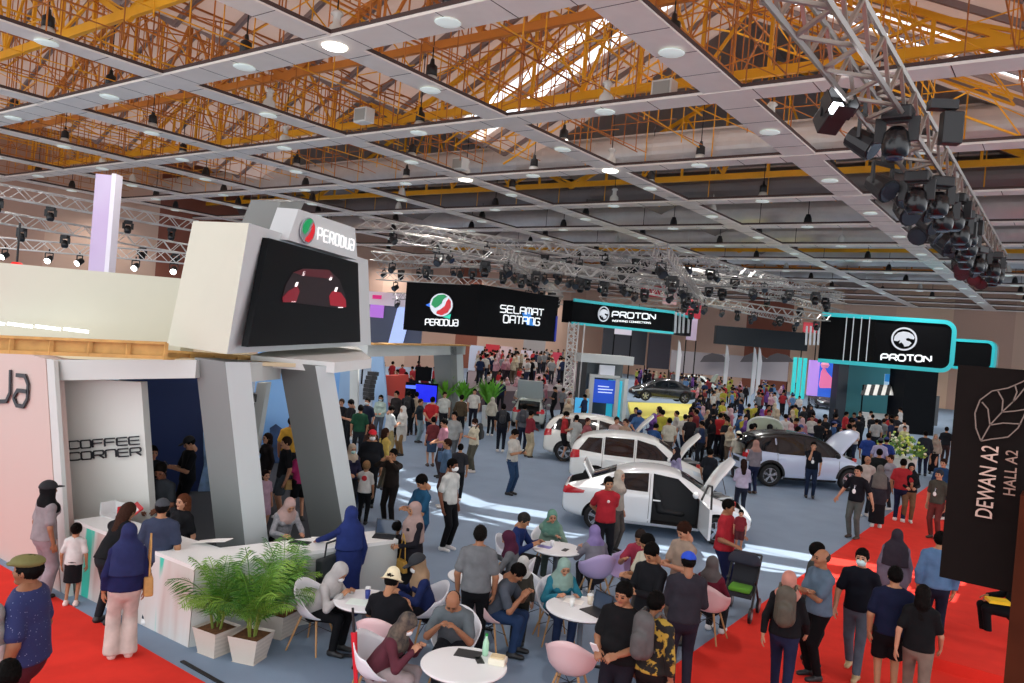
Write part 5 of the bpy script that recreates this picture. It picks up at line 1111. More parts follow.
# ---- crowd inside the stand and the grey aisle
L1=[((350,400),-60,'phone','m',1.7,1,('#202226','s'),('t',Bk),('short','#0b0908'),3,None,'man in a black tee with a sling bag just right of the second pillar'),
((342,399),-20,'stand','m',1.66,1,('#26282c','s'),('t',Bk),('short','#2a1a14'),3,None,'man with brown hair half hidden by the second pillar'),
((361,405),190,'stand','m',1.66,1,('#1f5138','s'),('t','#26282c'),('short','#0b0908'),2,None,'person in a dark green tee seen from behind by the speaker'),
((368,398),-30,'stand','m',1.7,1,('#222a3e','s'),('t',Bk),('short','#0b0908'),3,'#d8e0e0','masked man in a navy tee by the curved speaker'),
((381,395),-10,'hold','f',1.62,1,('#c8e0d4','l'),('t','#58606a'),('long','#0b0908'),3,'#a8c0c0','masked long haired woman in a pale mint blouse'),
((397,391),-40,'stand','m',1.72,1,('#3a3434','s'),('t',Bk),('short','#0b0908'),3,None,'man in a dark tee before the coral red panel'),
((393,406),120,'phone','m',1.66,1,('#d4dada','s'),('t','#b8a468'),('short','#0b0908'),3,None,'man in a white tee facing the woman in the long cream cardigan'),
((403,406),-50,'hold','f',1.6,1.05,('#d8d6d0','lt'),('t','#9a7444'),('hijab','#dcdad6'),3,None,'woman in a cream headscarf and long cream cardigan with tan trousers'),
((409,391),170,'stand','m',1.7,1.1,('#24242a','l'),('t','#1c1e24'),('short','#0b0908'),2,None,'man in black with a backpack before the blue led screen'),
((417,392),190,'stand','m',1.66,1,('#c8b49a','s'),('t',Bk),('short','#0b0908'),3,None,'person in a beige shirt from behind before the blue led screen'),
((421,399),60,'stand','f',1.58,1,('#2e3a44','s'),('t','#8ea8b4'),('short','#3a241a'),3,None,'woman in a dark top and light jeans beside the man in bright red'),
((433,397),165,'back','m',1.74,1.2,('#c4121e','s'),('t','#182038'),('short','#0b0908'),3,None,'man in a bright red tee with his hands behind his back'),
((445,392),20,'stand','m',1.7,1,('#d8dcd4','s'),('t','#24262c'),('short','#2a1a14'),3,None,'man in a pale shirt beside the palms under the portal'),
((372,424),-150,'stand','f',1.58,1,('#4a3028','s'),('t','#2a2426'),('long','#3c1c16'),2,None,'brown haired woman seen from behind above the red cap man'),
((386,428),120,'stand','f',1.56,1,('#d8b84e','l'),('t','#5c5444'),('long','#2e1c14'),2,None,'woman in a yellow cardigan behind the red cap man'),
((444,419),-70,'hold','m',1.66,1,('#d08ca0','s'),('t','#4a3c3e'),('short','#0b0908'),3,None,'man in a pink tee with a denim bag in the grey aisle'),
((455,412),-25,'stand','m',1.72,1,('#a8acaa','sc'),('t','#5e646a'),('short','#0b0908'),3,None,'man in a grey polo behind the pink tee man'),
((434,417),200,'stand','f',1.5,1,('#7a3034','s'),('k','#38506e'),('short','#0b0908'),3,None,'child in a plaid top and denim skirt beside the pink tee man'),
((448,439),-80,'stand','m',1.62,1.05,('#5a7ca0','s'),('t','#5a3a34'),('short','#2a1a14'),2,None,'man in a light blue tee stooping behind the white polo man'),
((461,444),170,'stand','m',1.4,1,('#34343a','s'),('t',Bk),('short','#0b0908'),2,None,'boy in dark clothes behind the white polo man'),
((474,419),-55,'phone','f',1.6,1,('#ded6b8','s'),('t','#605e50'),('short','#241612'),3,'#f0ece8','masked woman in a cream tee and olive trousers with a backpack'),
((462,395),160,'stand','m',1.68,1,('#5a4c38','l'),('t','#22242a'),('short','#0b0908'),2,None,'man in a khaki brown jacket beside the grey portal leg'),
((475,389),0,'stand','m',1.7,1.05,('#e0ddd2','sc'),('t','#1e2030'),('short','#0b0908'),3,None,'man in a cream shirt and black trousers before the palms'),
((493,397),170,'stand','f',1.58,1,('#cac6b4','l'),('t','#1e2028'),('hijab','#c8c0b0'),3,None,'woman in a beige headscarf and beige blouse beside the palms'),
((504,404),180,'stand','m',1.7,1.1,('#20232b','s'),('t','#1a1e2c'),('short','#0b0908'),2,None,'man in black with a black backpack near the parked white cars'),
((525,404),170,'stand','m',1.72,1.0,('#70747c','s'),('t','#222c44'),('short','#0b0908'),2,None,'man in a grey striped tee beside the woman in maroon'),
((532,411),130,'hold','f',1.6,1,('#8c2434','l'),('w','#c8b894'),('short','#0b0908'),2,None,'woman in a maroon top and cream trousers near the rear of the white car'),
((517,430),60,'phone','m',1.72,1,('#d2cec4','s'),('t','#28486e'),('short','#0b0908'),2,None,'man in a pale tee and jeans standing alone on the grey floor'),
((568,412),80,'phone','m',1.7,1,('#b81c26','s'),('s','#1a1a20'),('short','#0b0908'),3,'#e0e8e8','masked man in a red tee and black shorts at the far white car'),
((577,415),170,'stand','f',1.62,1,('#c6ccc8','st'),('t','#c8a888'),('short','#0b0908'),3,None,'woman in a long white printed tee at the far white car'),
((588,418),60,'stand','f',1.6,1,('#a8545c','s'),('t','#2a2c34'),('short','#3a1e18'),3,None,'woman in a rose top peering into the far white car'),
((623,432),180,'stand','f',1.6,1,('#c0a8d0','s'),('t','#a894c0'),('short','#18120f'),3,None,'person in lilac dungarees seen from behind at the second white car'),
((617,417),20,'stand','m',1.7,1,('#c8a8a0','s'),('t','#2c2c34'),('short','#2a1a14'),3,None,'man in a pale pink tee behind the roof of the second white car'),
((626,419),-30,'stand','m',1.68,1,('#b89a80','s'),('t','#2c2c34'),('short','#2a1a14'),3,None,'man in a beige tee behind the roof of the second white car'),
((677,447),-60,'stand','f',1.56,1,('#a49cc4','l'),('t','#2a2c38'),('hijab','#22202a'),3,None,'woman in a black headscarf and lilac top beside the open bonnet of the near sedan'),
((657,424),150,'lean','m',1.66,1.05,('#1c4a82','s'),('t','#202430'),('short','#0b0908'),2,None,'man in a royal blue tee bending by the second open bonnet'),
((670,418),200,'stand','m',1.7,1.1,('#d8d4c0','s'),('t','#5c4c44'),('short','#0b0908'),2,None,'man in an ivory shirt beside the royal blue tee man'),
((691,415),20,'stand','m',1.7,1,('#26242a','s'),('t','#201e24'),('short','#0b0908'),2,None,'man in black standing before the red floor patch'),
((702,421),10,'stand','f',1.6,1,('#5c646a','s'),('t','#1c1c20'),('short','#0b0908'),3,None,'woman in a grey tee and black trousers beside the open white bonnets'),
((721,413),175,'stand','m',1.76,1.2,('#c01620','s'),('t','#282430'),('short','#0b0908'),2,None,'man in a bright red polo seen from behind between the open bonnets'),
((739,431),200,'stand','f',1.58,1,('#d6d2c0','s'),('t','#3a3a40'),('cap','#2a1c16','#e4e0c8'),3,None,'woman in a cream cap and cream top beside the pale blue tee man'),
((752,424),170,'stand','m',1.74,1.15,('#86b0c4','s'),('t','#3c5c84'),('short','#0b0908'),3,None,'tall man in a pale blue tee seen from behind near the open bonnets'),
((711,449),160,'stand','m',1.5,1.1,('#20242c','s'),('t','#1c1e26'),('short','#0b0908'),2,None,'man in dark navy stooping beside the open bonnet of the near sedan'),
((744,459),190,'hold','f',1.5,1,('#c4bcd8','l'),('t','#2a3044'),('long','#241814'),3,None,'girl in a pale lilac top at the front of the near sedan'),
((756,440),-150,'hold','f',1.62,1.05,('#88808a','l'),('t','#222a4c'),('hijab','#b88a7c'),3,None,'woman in a peach headscarf and grey top with navy trousers behind the silver blue car'),
((814,442),5,'chin','m',1.7,1.0,('#161c26','s'),('t','#20304e'),('short','#0b0908'),3,None,'man in a black polo with a lanyard and jeans posing before the silver blue car'),
((859,466),-25,'out','m',1.74,1.02,('#1a1a22','s'),('t','#5e6460'),('short','#0b0908'),3,None,'man in a black tee with a lanyard striding at the red carpet edge'),
((881,465),185,'stand','f',1.62,1.1,('#33303a','lt'),('d','#1c1a20'),('hijablong','#77716c'),2,None,'woman in a grey headscarf and black dress from behind on the red carpet edge'),
((904,459),170,'stand','m',1.7,1.05,('#c41e2a','s'),('t','#20284a'),('short','#0b0908'),2,None,'person in a red top and jeans on the red carpet beside the flowers'),
((912,463),10,'hold','f',1.62,1.1,('#1a1c22','l'),('t','#846244'),('hijablong','#15171c'),3,None,'woman in a black headscarf and tunic with brown trousers facing us on the red carpet'),
((940,470),-30,'stand','m',1.72,1,('#545248','s'),('t','#7a3430'),('short','#2e3038'),3,None,'man in an olive grey tee with a name badge beside the DEWAN board'),
((944,459),-20,'stand','m',1.7,1,('#1c4878','l'),('t','#22242e'),('short','#2a1a14'),3,None,'man in a blue shirt just behind the board edge'),
((926,431),190,'stand','m',1.76,1.1,('#28303a','l'),('t','#18213a'),('short','#0b0908'),2,None,'tall man in dark navy by the flower stand'),
((936,434),-10,'stand','f',1.62,1,('#a8a090','l'),('d','#1a1a1e'),('hijab','#a89c8c'),3,None,'woman in a grey beige top and long black skirt by the flower stand'),
((947,427),170,'stand','m',1.68,1.1,('#1c2228','s'),('t','#3c2c2a'),('short','#0b0908'),2,None,'man in a black tee behind the flower stand'),
((880,449),175,'stand','m',1.72,1.1,('#1e2424','s'),('t',Bk),('short','#0b0908'),2,None,'man in a black tee from behind at the front of the silver blue car'),
((868,456),20,'stand','m',1.66,1,('#c8bab0','s'),('t','#2e2e34'),('bald','#2a1a14'),1,None,'bald man at the front of the silver blue car'),
((887,437),180,'stand','m',1.7,1,('#1c3e94','s'),('t',Bk),('cap','#0b0908','#1c2a60'),2,None,'man in a royal blue tee and navy cap near the flowers'),
((881,438),170,'stand','m',1.68,1,('#b4b2d8','s'),('t',Bk),('cap','#0b0908','#3a3c4c'),2,None,'man in a pale lilac shirt and grey cap near the flowers'),
((891,455),-40,'stand','f',1.6,1,('#a8a4b0','s'),('t','#2c2c34'),('short','#2a1a14'),3,None,'woman in a pale grey top behind the grey headscarf woman'),
((869,433),180,'stand','m',1.7,1,('#1f459c','s'),('t',Bk),('short','#0b0908'),2,None,'man in a cobalt tee behind the open bonnet of the silver blue car'),
((877,419),180,'stand','m',1.68,1,('#b8b8b6','s'),('t','#2c2c34'),('short','#0b0908'),2,None,'man in a light grey tee behind the open bonnet of the silver blue car'),
((892,415),190,'stand','m',1.68,1,('#c2202c','s'),('t','#1e1e26'),('short','#0b0908'),2,None,'man in a red tee before the black stand block'),
((905,426),0,'stand','f',1.6,1,('#d2d48c','l'),('t','#2e2e34'),('short','#0b0908'),3,None,'woman in a yellow green top behind the flowers')]
ab=0
for q in L1:
    pl,fc_,po,sx,h,w_,tp,bt,hd,sk,mk,lb=q
    ex=[]
    if 'lanyard' in lb or 'badge' in lb: ex.append('badge')
    if 'c' in tp[1][1:] : ex.append('c')
    r=.024 if PR(G(pl[0],pl[1],h))[2]<22 else .03
    P[lb]=person(lb,pl,fc_,po,sx,h,w_,(tp[0],tp[1].replace('c','')),bt,hd,sk,mk,res=r,ex=tuple(ex),shoe=rl.choice(['#202022','#d8d8d4','#3a2c24','#c8c4c0']))
def pack_on(key,lb,col): t=P[key]; i=t_info[t.name]; bagp(lb,'backpack',wp(t,i['J']['wai']-i['J']['F']*.2-np.array((0,0,.02))),i['rz'],col)
pack_on(L1[24][-1],'black backpack on the man in black near the parked white cars','#181a20'); pack_on(L1[8][-1],'black backpack on the man before the blue led screen','#16161a'); pack_on(L1[20][-1],'small dark backpack on the cream tee woman','#2c2e30'); pack_on(L1[25][-1],'dark striped backpack on the grey tee man beside the woman in maroon','#33363e')
phone(P[L1[27][-1]],'phone held by the man alone on the grey floor')
o=bagp('blue denim bag carried by the pink tee man in the aisle','tote',wp(P[L1[15][-1]],(-.3,.05,.5)),0,'#34506e',s=.9)
# ---- standing round the near tables
P['A']=person('staff man in a bright red polo standing before the near sedan',(609,477),15,'back','m',1.72,1.05,('#c8122a','s'),('t','#1a1c24'),('short','#0b0908'),2,ex=('c',('print','#e8d8d4','f',.03)))
person('woman in a beige headscarf standing behind the red polo staff man',(620,470),60,'stand','f',1.66,.95,('#b4a89a','l'),('t','#5a5450'),('hijab','#cabfae'),3)
P['B']=person('man in a red tee holding a baby in front of the near sedan',(730,500),70,'carry','m',1.72,1.15,('#c2142a','s'),('t','#1c2450'),('short','#0b0908'),1)
P['bb']=person('baby held in the arms of the red tee man',Vector([0,0,0]),0,'stand','c',.7,1.1,('#8c2430','s'),('s','#5a2a30'),('short','#0b0908'),3,shoe='#2a90b8')
i=t_info[P['B'].name]; P['bb'].location=wp(P['B'],(.03,.25,.88)); P['bb'].rotation_euler=(0,0,i['rz']-1.2)
P['C']=person('man in a grey shirt standing with his back to us at a round table',(481,526),175,'stand','m',1.7,1.1,('#7d8084','s'),('t','#16171c'),('short','#12100e'),1,ex=('c',))
P['D']=person('man in a black polo with yellow shoulder stripes standing before the tables',(624,583),-25,'hold','m',1.7,1.2,('#17171a','s'),('t','#201c28'),('short','#0b0908'),1,ex=('c',('stripe','#c8b41c')))
phone(P['D'],'white phone held by the man with yellow shoulder stripes','#e8e8e8')
P['E']=person('person in a black and yellow patterned jacket with a grey backpack',(657,592),150,'stand','m',1.66,1.1,('#14120e','l'),('t','#1e1a1c'),('short','#0b0908'),1,pat=('#d0a818',9,'noise',.53))
pack_on('E','grey backpack on the person in the yellow patterned jacket','#4c4a4a')
P['F']=person('man in a black jacket over a white shirt looking down at his phone',(649,545),-40,'phone','m',1.72,1.05,('#1c1d22','l'),('t','#1c1c20'),('short','#0b0908'),2,hp=35)
phone(P['F'],'phone held by the man in the black jacket')
P['G']=person('man in a pale cream shirt behind the black jacket man',(645,535),-60,'phone','m',1.66,1,('#d8d2ba','s'),('t','#4c4844'),('short','#0b0908'),2)
P['H']=person('man in a rose pink polo sitting near the lilac chairs',(640,531),-20,'sit','m',1.68,1.05,('#b42c4c','s'),('t','#2c2c34'),('short','#2a2220'),2)
P['I']=person('man in a beige tee with brown hair standing behind the blue cap man',(682,523),-50,'phone','m',1.74,1,('#b8a08c','s'),('t','#8a7a6c'),('short','#2c1810'),3)
P['J']=person('man in a royal blue cap and dark slate shirt standing with his back to us',(689,552),190,'hold','m',1.72,1.1,('#37343e','l'),('t','#2c2838'),('cap','#0b0908','#1a46c0'),1)
P['K']=person('woman in a salmon headscarf with a brown backpack striding on the red carpet',(790,571),175,'walk','f',1.6,1.1,('#1a1a1e','l'),('t','#20284a'),('hijab','#e09480'),3)
pack_on('K','large brown grey backpack on the salmon headscarf woman','#4a4438')
P['L']=person('balding man in a blue grey tee with crossed arms on the red carpet',(823,549),-55,'cross','m',1.72,1.12,('#647c92','s'),('t','#101014'),('bald','#3a342e'),1)
P['M']=person('dark haired man in a dark olive tee behind the crossed arms man',(818,543),100,'stand','m',1.68,1,('#4a4c48','s'),('t','#2a2a2e'),('short','#0b0908'),2)
P['N']=person('masked man in a navy tee and grey jeans walking toward us on the red carpet',(863,549),-10,'walk','m',1.7,1,('#141824','s'),('t','#5f6a7a'),('short','#0b0908'),3,mask='#c0dcdc',shoe='#b8a078')
P['O']=person('woman in a patterned dark headscarf and mauve grey dress seen from behind',(898,529),180,'stand','f',1.58,1.2,('#7c7488','lj'),('t',Bk),('hijablong','#3c3440','#3c3440','#8a6c80'),2)
P['Q']=person('man in a navy tee and black shorts seen from behind walking on the red carpet',(896,567),190,'stand','m',1.7,1.12,('#161e3e','s'),('s','#131318'),('short','#0b0908'),2)
P['R']=person('long haired woman in a black top and khaki trousers on the red carpet',(924,585),180,'walk','f',1.6,1.0,('#17171a','s'),('t','#8c7a6c'),('long','#130f0e'),3)
P['S']=person('man in a light denim blue shirt beside the board on the red carpet',(941,532),185,'stand','m',1.74,1.1,('#5c86b4','l'),('t','#1c2238'),('short','#0b0908'),2)
P['T']=person('person in black sitting at the red step beside the timber post',(1020,562),-70,'sitb','m',1.7,1,('#17181c','l'),('t','#15151a'),('short','#1a3a8c'),2)
o=MB().box((0,0,0),(.3,.22,.05)).build('yellow_folder',mat('#e8c410',rough=.5),loc=G(998,601,.75),rz=.4); prop(o,'yellow folder beside the seated person at the red step','folder')
g=G(990,650); o=MB().span((-.5,-.4,0),(1.6,1.6,.17)).build('carpet_step',rc_,loc=(-1.2,12.9,0)); prop(o,'low red carpeted step at the edge of the aisle near the timber post','step')
# ---- seated at the round tables, each with a shell chair
m_ch=mat('#e8eaf0',rough=.35,spec=.6); m_li=mat('#b9a8d4',rough=.35,spec=.6); m_pk=mat('#e0bfc0',rough=.35,spec=.6); m_leg=mat('#b98d5c',rough=.6)
def chair_shell():
    nu,nt=36,12; V=[];F=[]
    for j in range(nt+1):
        t=j/nt
        for i in range(nu):
            a=2*PI*i/nu; cb=max(0,-math.sin(a))       # back at -y
            fr=max(0,math.sin(a)); rim=.43+.24*(1-fr)**1.5+.17*cb**2 if fr<.98 else .43
            r=min(1,t*1.45); rise=max(0,(t-.5)/.5); rise=rise**1.25
            rx=.235*r+.075*rise*(1-fr*.6); ry=.2*r+.055*rise; z=.425+.015*(r**2)-.0*fr+(rim-.43)*rise-.02*fr*r
            V.append((rx*math.cos(a),ry*math.sin(a)-.02,z))
    for j in range(nt):
        for i in range(nu): F.append((j*nu+i,j*nu+(i+1)%nu,(j+1)*nu+(i+1)%nu,(j+1)*nu+i))
    return V,F
CV,CFc=chair_shell()
def chair(m,lb,loc,rz,grp=None):
    t=thing('shell_chair',lb,'chair',loc,rz,grp); o=raw_obj('seat_shell',np_mesh('seat_shell',CV,CFc,m),t); md=o.modifiers.new('s','SOLIDIFY'); md.thickness=.012; md.offset=0
    for a,b in ((-1,1),(1,1),(1,-1),(-1,-1)): MB().tube((a*.12,b*.11-.02,.42),(a*.24,b*.22-.02,0),.016,8,.011).build('leg',m_leg,t)
    MB().path([(-.19,.17,.16),(.13,-.12,.38)],.005,5).path([(.19,.17,.16),(-.13,-.12,.38)],.005,5).path([(-.19,-.2,.16),(.13,.1,.38)],.005,5).path([(.19,-.2,.16),(-.13,.1,.38)],.005,5).build('wire_brace',m_blk,t)
    return t
def seat(key,m,lb):
    i=t_info[P[key].name]; b=i['base']; return chair(m,lb,(b.x,b.y,0),i['rz'])
ST=[('s1',(346,566),60,'sitl','f',1.62,1.0,('#c6c4c2','l'),('t','#17181c'),('hijab','#c9c7c5'),2,'#e8ecec',(),'woman in a pale grey headscarf bent over the table beside the counter'),
('s2',(394,571),160,'sit','m',1.7,1.1,('#191a20','s'),('t','#22222a'),('bucket','#e0d6b4','#e0d6b4'),2,None,(),'man in a cream bucket hat and black tee sitting with his back to us'),
('s3',(415,556),-75,'sit','f',1.62,1.05,('#1c2c62','l'),('t','#22222a'),('hijabcap','#b08e6c','#20242a'),2,'#e6e6e6',(('scarf','#b8926c'),),'woman in a black cap over a beige scarf sitting in a navy jacket'),
('s4',(415,617),70,'sitl','f',1.6,1.1,('#6a3240','l'),('t','#b8a8a8'),('hijab','#7a6a58','','#2a2830'),3,'#f0f0f0',(),'woman in a patterned headscarf and maroon jacket sitting at the lowest table'),
('s5',(452,596),-10,'sitl','m',1.7,1.15,('#6c767c','s'),('t','#2a2c34'),('bald','#1a1614'),1,None,('c',),'man with a goatee in a grey shirt sitting behind the lowest table'),
('s6',(506,531),-100,'sit','f',1.62,1.05,('#74777c','l'),('t','#22222a'),('hijab','#58203e'),3,None,(),'woman in a plum headscarf and grey blazer sitting beside the standing grey shirt man'),
('s7',(527,514),70,'sit','m',1.7,1.05,('#1a3270','l'),('t','#3a3a3c'),('short','#2c2a28'),2,None,(),'grey haired man in a navy shirt sitting at the far round table'),
('s8',(553,510),10,'sitchin','f',1.62,1.1,('#86a894','l'),('t','#5a6a62'),('hijab','#6ea490'),3,None,(),'woman in a green headscarf and sage blouse sitting behind the far round table'),
('s9',(594,525),205,'sit','f',1.62,1.15,('#8a8894','l'),('t','#3a3a40'),('hijab','#9482c0'),3,None,(),'woman in a lilac headscarf and grey top sitting with her back to us'),
('s10',(524,567),75,'sitl','m',1.7,1.05,('#565f6c','s'),('t','#27426c'),('short','#0b0908'),1,None,(),'man in a slate tee and jeans sitting in profile facing the laptop table'),
('s11',(566,560),20,'sit','f',1.62,1.1,('#1c8aa4','l'),('t','#26385e'),('hijab','#9cc0b4'),3,None,(('scarf','#c0a860'),),'woman in a mint headscarf and turquoise blouse sitting behind the laptop table'),
('s12',(713,556),160,'sitb','f',1.6,1.0,('#7a1c34','l'),('t','#2a2c30'),('hijab','#716c6c'),2,None,(),'woman in a grey headscarf and maroon top sitting beside the stroller')]
for k,pl,fc_,po,sx,h,w_,tp,bt,hd,sk,mk,ex,lb in ST: P[k]=person(lb,pl,fc_,po,sx,h,w_,tp,bt,hd,sk,mk,ex=ex,shoe=rl.choice(['#202022','#e0e0e0','#2c3c60']))
seat('s1',m_ch,'white shell chair under the woman in the pale grey headscarf beside the counter'); seat('s2',m_pk,'pinkish shell chair under the bucket hat man'); seat('s3',m_ch,'white shell chair under the woman in the black cap and scarf')
seat('s4',m_ch,'white shell chair under the woman in the maroon jacket'); seat('s5',m_ch,'white shell chair under the man with the goatee'); seat('s6',m_ch,'white shell chair under the plum headscarf woman'); seat('s7',m_ch,'white shell chair under the grey haired man in navy')
seat('s8',m_ch,'white shell chair under the green headscarf woman'); seat('s9',m_li,'lilac shell chair under the lilac headscarf woman'); seat('s10',m_pk,'pale pink shell chair under the slate tee man'); seat('s11',m_ch,'white shell chair under the turquoise blouse woman'); seat('s12',m_pk,'pinkish shell chair under the maroon top woman by the stroller'); seat('H',m_li,'lilac shell chair under the rose pink polo man')
chair(m_pk,'empty pinkish white shell chair turned to the laptop table with its back to us',G(571,668,.45)-Vector((0,0,.45)),YAW-.35)
chair(m_li,'empty lilac shell chair between the lilac headscarf woman and the pink polo man',G(622,600,0),YAW+2.2); chair(m_ch,'empty white shell chair tucked at the laptop table end',G(540,628,0),YAW-.9)
person('child in a pale cap standing between the plum headscarf woman and the slate tee man',(524,556),170,'stand','c',1.2,1,('#4a463e','l'),('t','#33322c'),('hijab','#d8d8d4'),3)
# tables
m_tt=mat('#eef0f2',rough=.25,spec=.6)
def table(px,py,r,lb):
    c=G(px,py,.745); t=thing('round_table',lb,'table',(c.x,c.y,0)); MB().lathe((0,0,.72),[(r-.01,0),(r,.008),(r,.022),(r-.008,.028)],40).build('table_top',m_tt,t,smooth=False)
    MB().lathe((0,0,.705),[(r-.02,0),(r-.02,.015)],40).build('dark_rim',mat('#3a3c40'),t); MB().lathe((0,0,0),[(.05,.02),(.035,.05),(.035,.7),(.09,.71)],14).build('pole',mat('#9a9ca0',rough=.3,metal=.8),t,smooth=True)
    for k in range(4): a=k*PI/2+.5; MB().bar((0,0,.04),(math.cos(a)*.3,math.sin(a)*.3,.015),.04,.03).build('foot',m_blk,t)
    return c
tA=table(366,600,.40,'round white table beside the counter with cups and brochures'); tB=table(464,664,.45,'round white table at the bottom edge with a phone and green bottle'); tC=table(476,576,.40,'round white table at which the grey shirt man stands')
tD=table(557,548,.42,'round white table farthest from us with the green headscarf woman behind'); tE=table(582,608,.47,'round white table with the open laptop')
def cup(c,dx,dy,col,lb,h=.1,r=.035,lid=None):
    t=thing('cup',lb,'cup',(c.x+dx,c.y+dy,.748)); MB().lathe((0,0,0),[(r*.75,0),(r,h),(r*.94,h),(r*.7,.01)],14).build('cup_body',mat(col,rough=.4),t,smooth=True)
    if lid: MB().lathe((0,0,h),[(r*1.05,0),(r*1.05,.012),(r*.5,.02)],14).build('lid',mat(lid,rough=.4),t)
cup(tA,-.03,.05,'#2a3c8c','blue cup in the middle of the table beside the counter'); cup(tA,-.12,.14,'#e8e8e8','white cup on the table beside the counter'); cup(tA,.18,.16,'#33363a','dark cup at the far side of the table beside the counter')
cup(tE,.0,.2,'#e8dcc8','cream cup on the laptop table before the turquoise blouse woman',.12,.04,'#f2f2f2'); cup(tE,-.12,-.06,'#eeeeea','small white cup on the laptop table beside the cream cup'); cup(tE,.14,.22,'#e4ddd0','tall pale cup at the far edge of the laptop table',.15,.032,'#f2f2f2')
cup(tD,-.1,.0,'#e8e8ea','white cup on the farthest round table')
o=thing('bottle','green tinted bottle standing on the bottom edge table','bottle',(tB.x+.02,tB.y+.33,.748)); MB().lathe((0,0,0),[(.03,0),(.034,.02),(.034,.14),(.014,.19),(.014,.21)],14).build('bottle_body',mat('#a8d8b8',rough=.15,spec=.8),o,smooth=True); MB().lathe((0,0,.21),[(.016,0),(.016,.025)],12).build('cap',mat('#2c9a4c'),o)
o=thing('bread_box','clear food box of snacks on the bottom edge table','food box',(tB.x+.24,tB.y+.26,.748),.4); MB().span((-.09,-.07,0),(.09,.07,.07)).build('box',mat('#e6e0cc',rough=.3),o,bevel=.01); MB().span((-.07,-.05,.07),(.07,.05,.085)).build('lid',mat('#d8c49c'),o)
def flat(name,c,dx,dy,sz,rz,col,lb,cat,z=.748,th=.008):
    o=MB().box((0,0,th/2),(sz[0],sz[1],th)).build(name,mat(col,rough=.5),loc=(c.x+dx,c.y+dy,z),rz=rz,bevel=.002); prop(o,lb,cat)
flat('phone',tB,.06,.18,(.08,.16),.9,'#15161a','black phone lying on the bottom edge table','phone'); flat('phone',tD,.16,.0,(.08,.16),.2,'#2a2a30','dark phone lying on the farthest round table','phone')
flat('brochure',tA,.02,-.12,(.3,.21),.5,'#dfeee8','pale green brochure on the table beside the counter','brochure',th=.004); flat('brochure',tA,.12,.08,(.21,.15),1.2,'#f4f4f0','white brochure on the table beside the counter','brochure',th=.004)
flat('brochure',tE,-.2,.12,(.25,.18),.3,'#f4f2ec','white paper on the laptop table before the turquoise blouse woman','paper',th=.004); flat('brochure',tC,.12,.12,(.2,.15),.8,'#f4f2ec','white paper on the table of the grey shirt man','paper',th=.004)
flat('tablet',tB,-.12,.22,(.2,.28),2.0,'#1b1c20','black tablet under the hand of the man with the goatee','tablet'); flat('brochure',tD,-.16,-.12,(.22,.15),.2,'#8c88c8','lilac leaflet on the farthest round table','leaflet',th=.004)
laptop(Vector((tE.x+.2,tE.y-.02,.748)),YAW-.9,'open laptop on the round table of the turquoise blouse woman',10)
# umbrella, stroller
g=wp(P['s4'],(.16,-.26,.35)); o=thing('folded_umbrella','folded red umbrella hanging on the chair of the maroon jacket woman','umbrella',g,rz=0); MB().tube((0,0,.55),(.1,.0,0),.035,10,.02).build('canopy',mat('#d01428',rough=.5),o); MB().tube((-.05,0,.8),(0,0,.55),.014).build('handle',m_blk,o)
g=G(738,622,0)+Vector((-.1,.35,0)); st=thing('stroller','dark pushchair with a green blanket parked at the red carpet edge','pushchair',g,rz=YAW-.5)
for x in (-.22,.22):
    for y in (-.3,.32): w_=MB(); w_.tube((x-.02,y,.12),(x+.02,y,.12),.12,16); o=w_.build('wheel',m_blk,st); MB().tube((x-.025,y,.12),(x+.025,y,.12),.06,10).build('hub',mat('#8a8a90'),o)
MB().path([(-.22,-.3,.15),(-.22,.25,.95),(.22,.25,.95),(.22,-.3,.15)],.018).path([(-.22,.32,.15),(-.22,-.1,.6)],.018).path([(.22,.32,.15),(.22,-.1,.6)],.018).build('frame',m_blk,st)
MB().prism([(-.2,-.25,.35),(.2,-.25,.35),(.2,.12,.45),(-.2,.12,.45)],(0,0,.06)).prism([(-.2,.1,.45),(.2,.1,.45),(.2,.28,.85),(-.2,.28,.85)],(0,.03,.0)).build('seat',mat('#22242c',rough=.8),st)
q=S(); q.cone((-.1,.02,.85),(.1,.02,.85),.16,.16,.05); q.plane((0,0,-1),-.84); V,F=q.mesh(.02); raw_obj('hood',np_mesh('hood',V,F,mat('#1c2030',rough=.8)),st); MB().box((0,-.1,.46),(.34,.3,.08)).build('blanket',mat('#5a9a2c',rough=.9),st,bevel=.03)
# ================================================================= cars
import bmesh
from mathutils.bvhtree import BVHTree
def smooth_loft(st,sub=2):
    """st: (x,zb,zs,zr,wb,wr) stations back to front; closed half-section mirrored"""
    V=[];F=[]
    for x,zb,zs,zr,wb,wr in st:
        h=[(0,zb),(wb*.82,zb),(wb*.97,zb+.07),(wb,zb+.35*(zs-zb)),(wb*1.0,zs-.1),(wb*.965,zs),(wb*.93,zs+.03*(zr>zs+.2)),(wr+.02,zr-.05*min(1,(zr-zs)/.3+.3)),(wr*.9,zr-.008),(wr*.45,zr+.015),(0,zr+.02)]
        ring=[(x,y,z) for y,z in h]+[(x,-y,z) for y,z in h[-2:0:-1]]; V+=ring
    n=len(ring); k=len(st)
    for j in range(k-1):
        for i in range(n): F.append((j*n+i,j*n+(i+1)%n,(j+1)*n+(i+1)%n,(j+1)*n+i))
    F.append(tuple(range(n-1,-1,-1))); F.append(tuple((k-1)*n+i for i in range(n)))
    me=bpy.data.meshes.new('c'); me.from_pydata(V,[],F); o=bpy.data.objects.new('c',me); C.objects.link(o)
    md=o.modifiers.new('s','SUBSURF'); md.levels=sub; md.render_levels=sub
    return o
def applied(o):
    dg=bpy.context.evaluated_depsgraph_get(); me=bpy.data.meshes.new_from_object(o.evaluated_get(dg)); return me
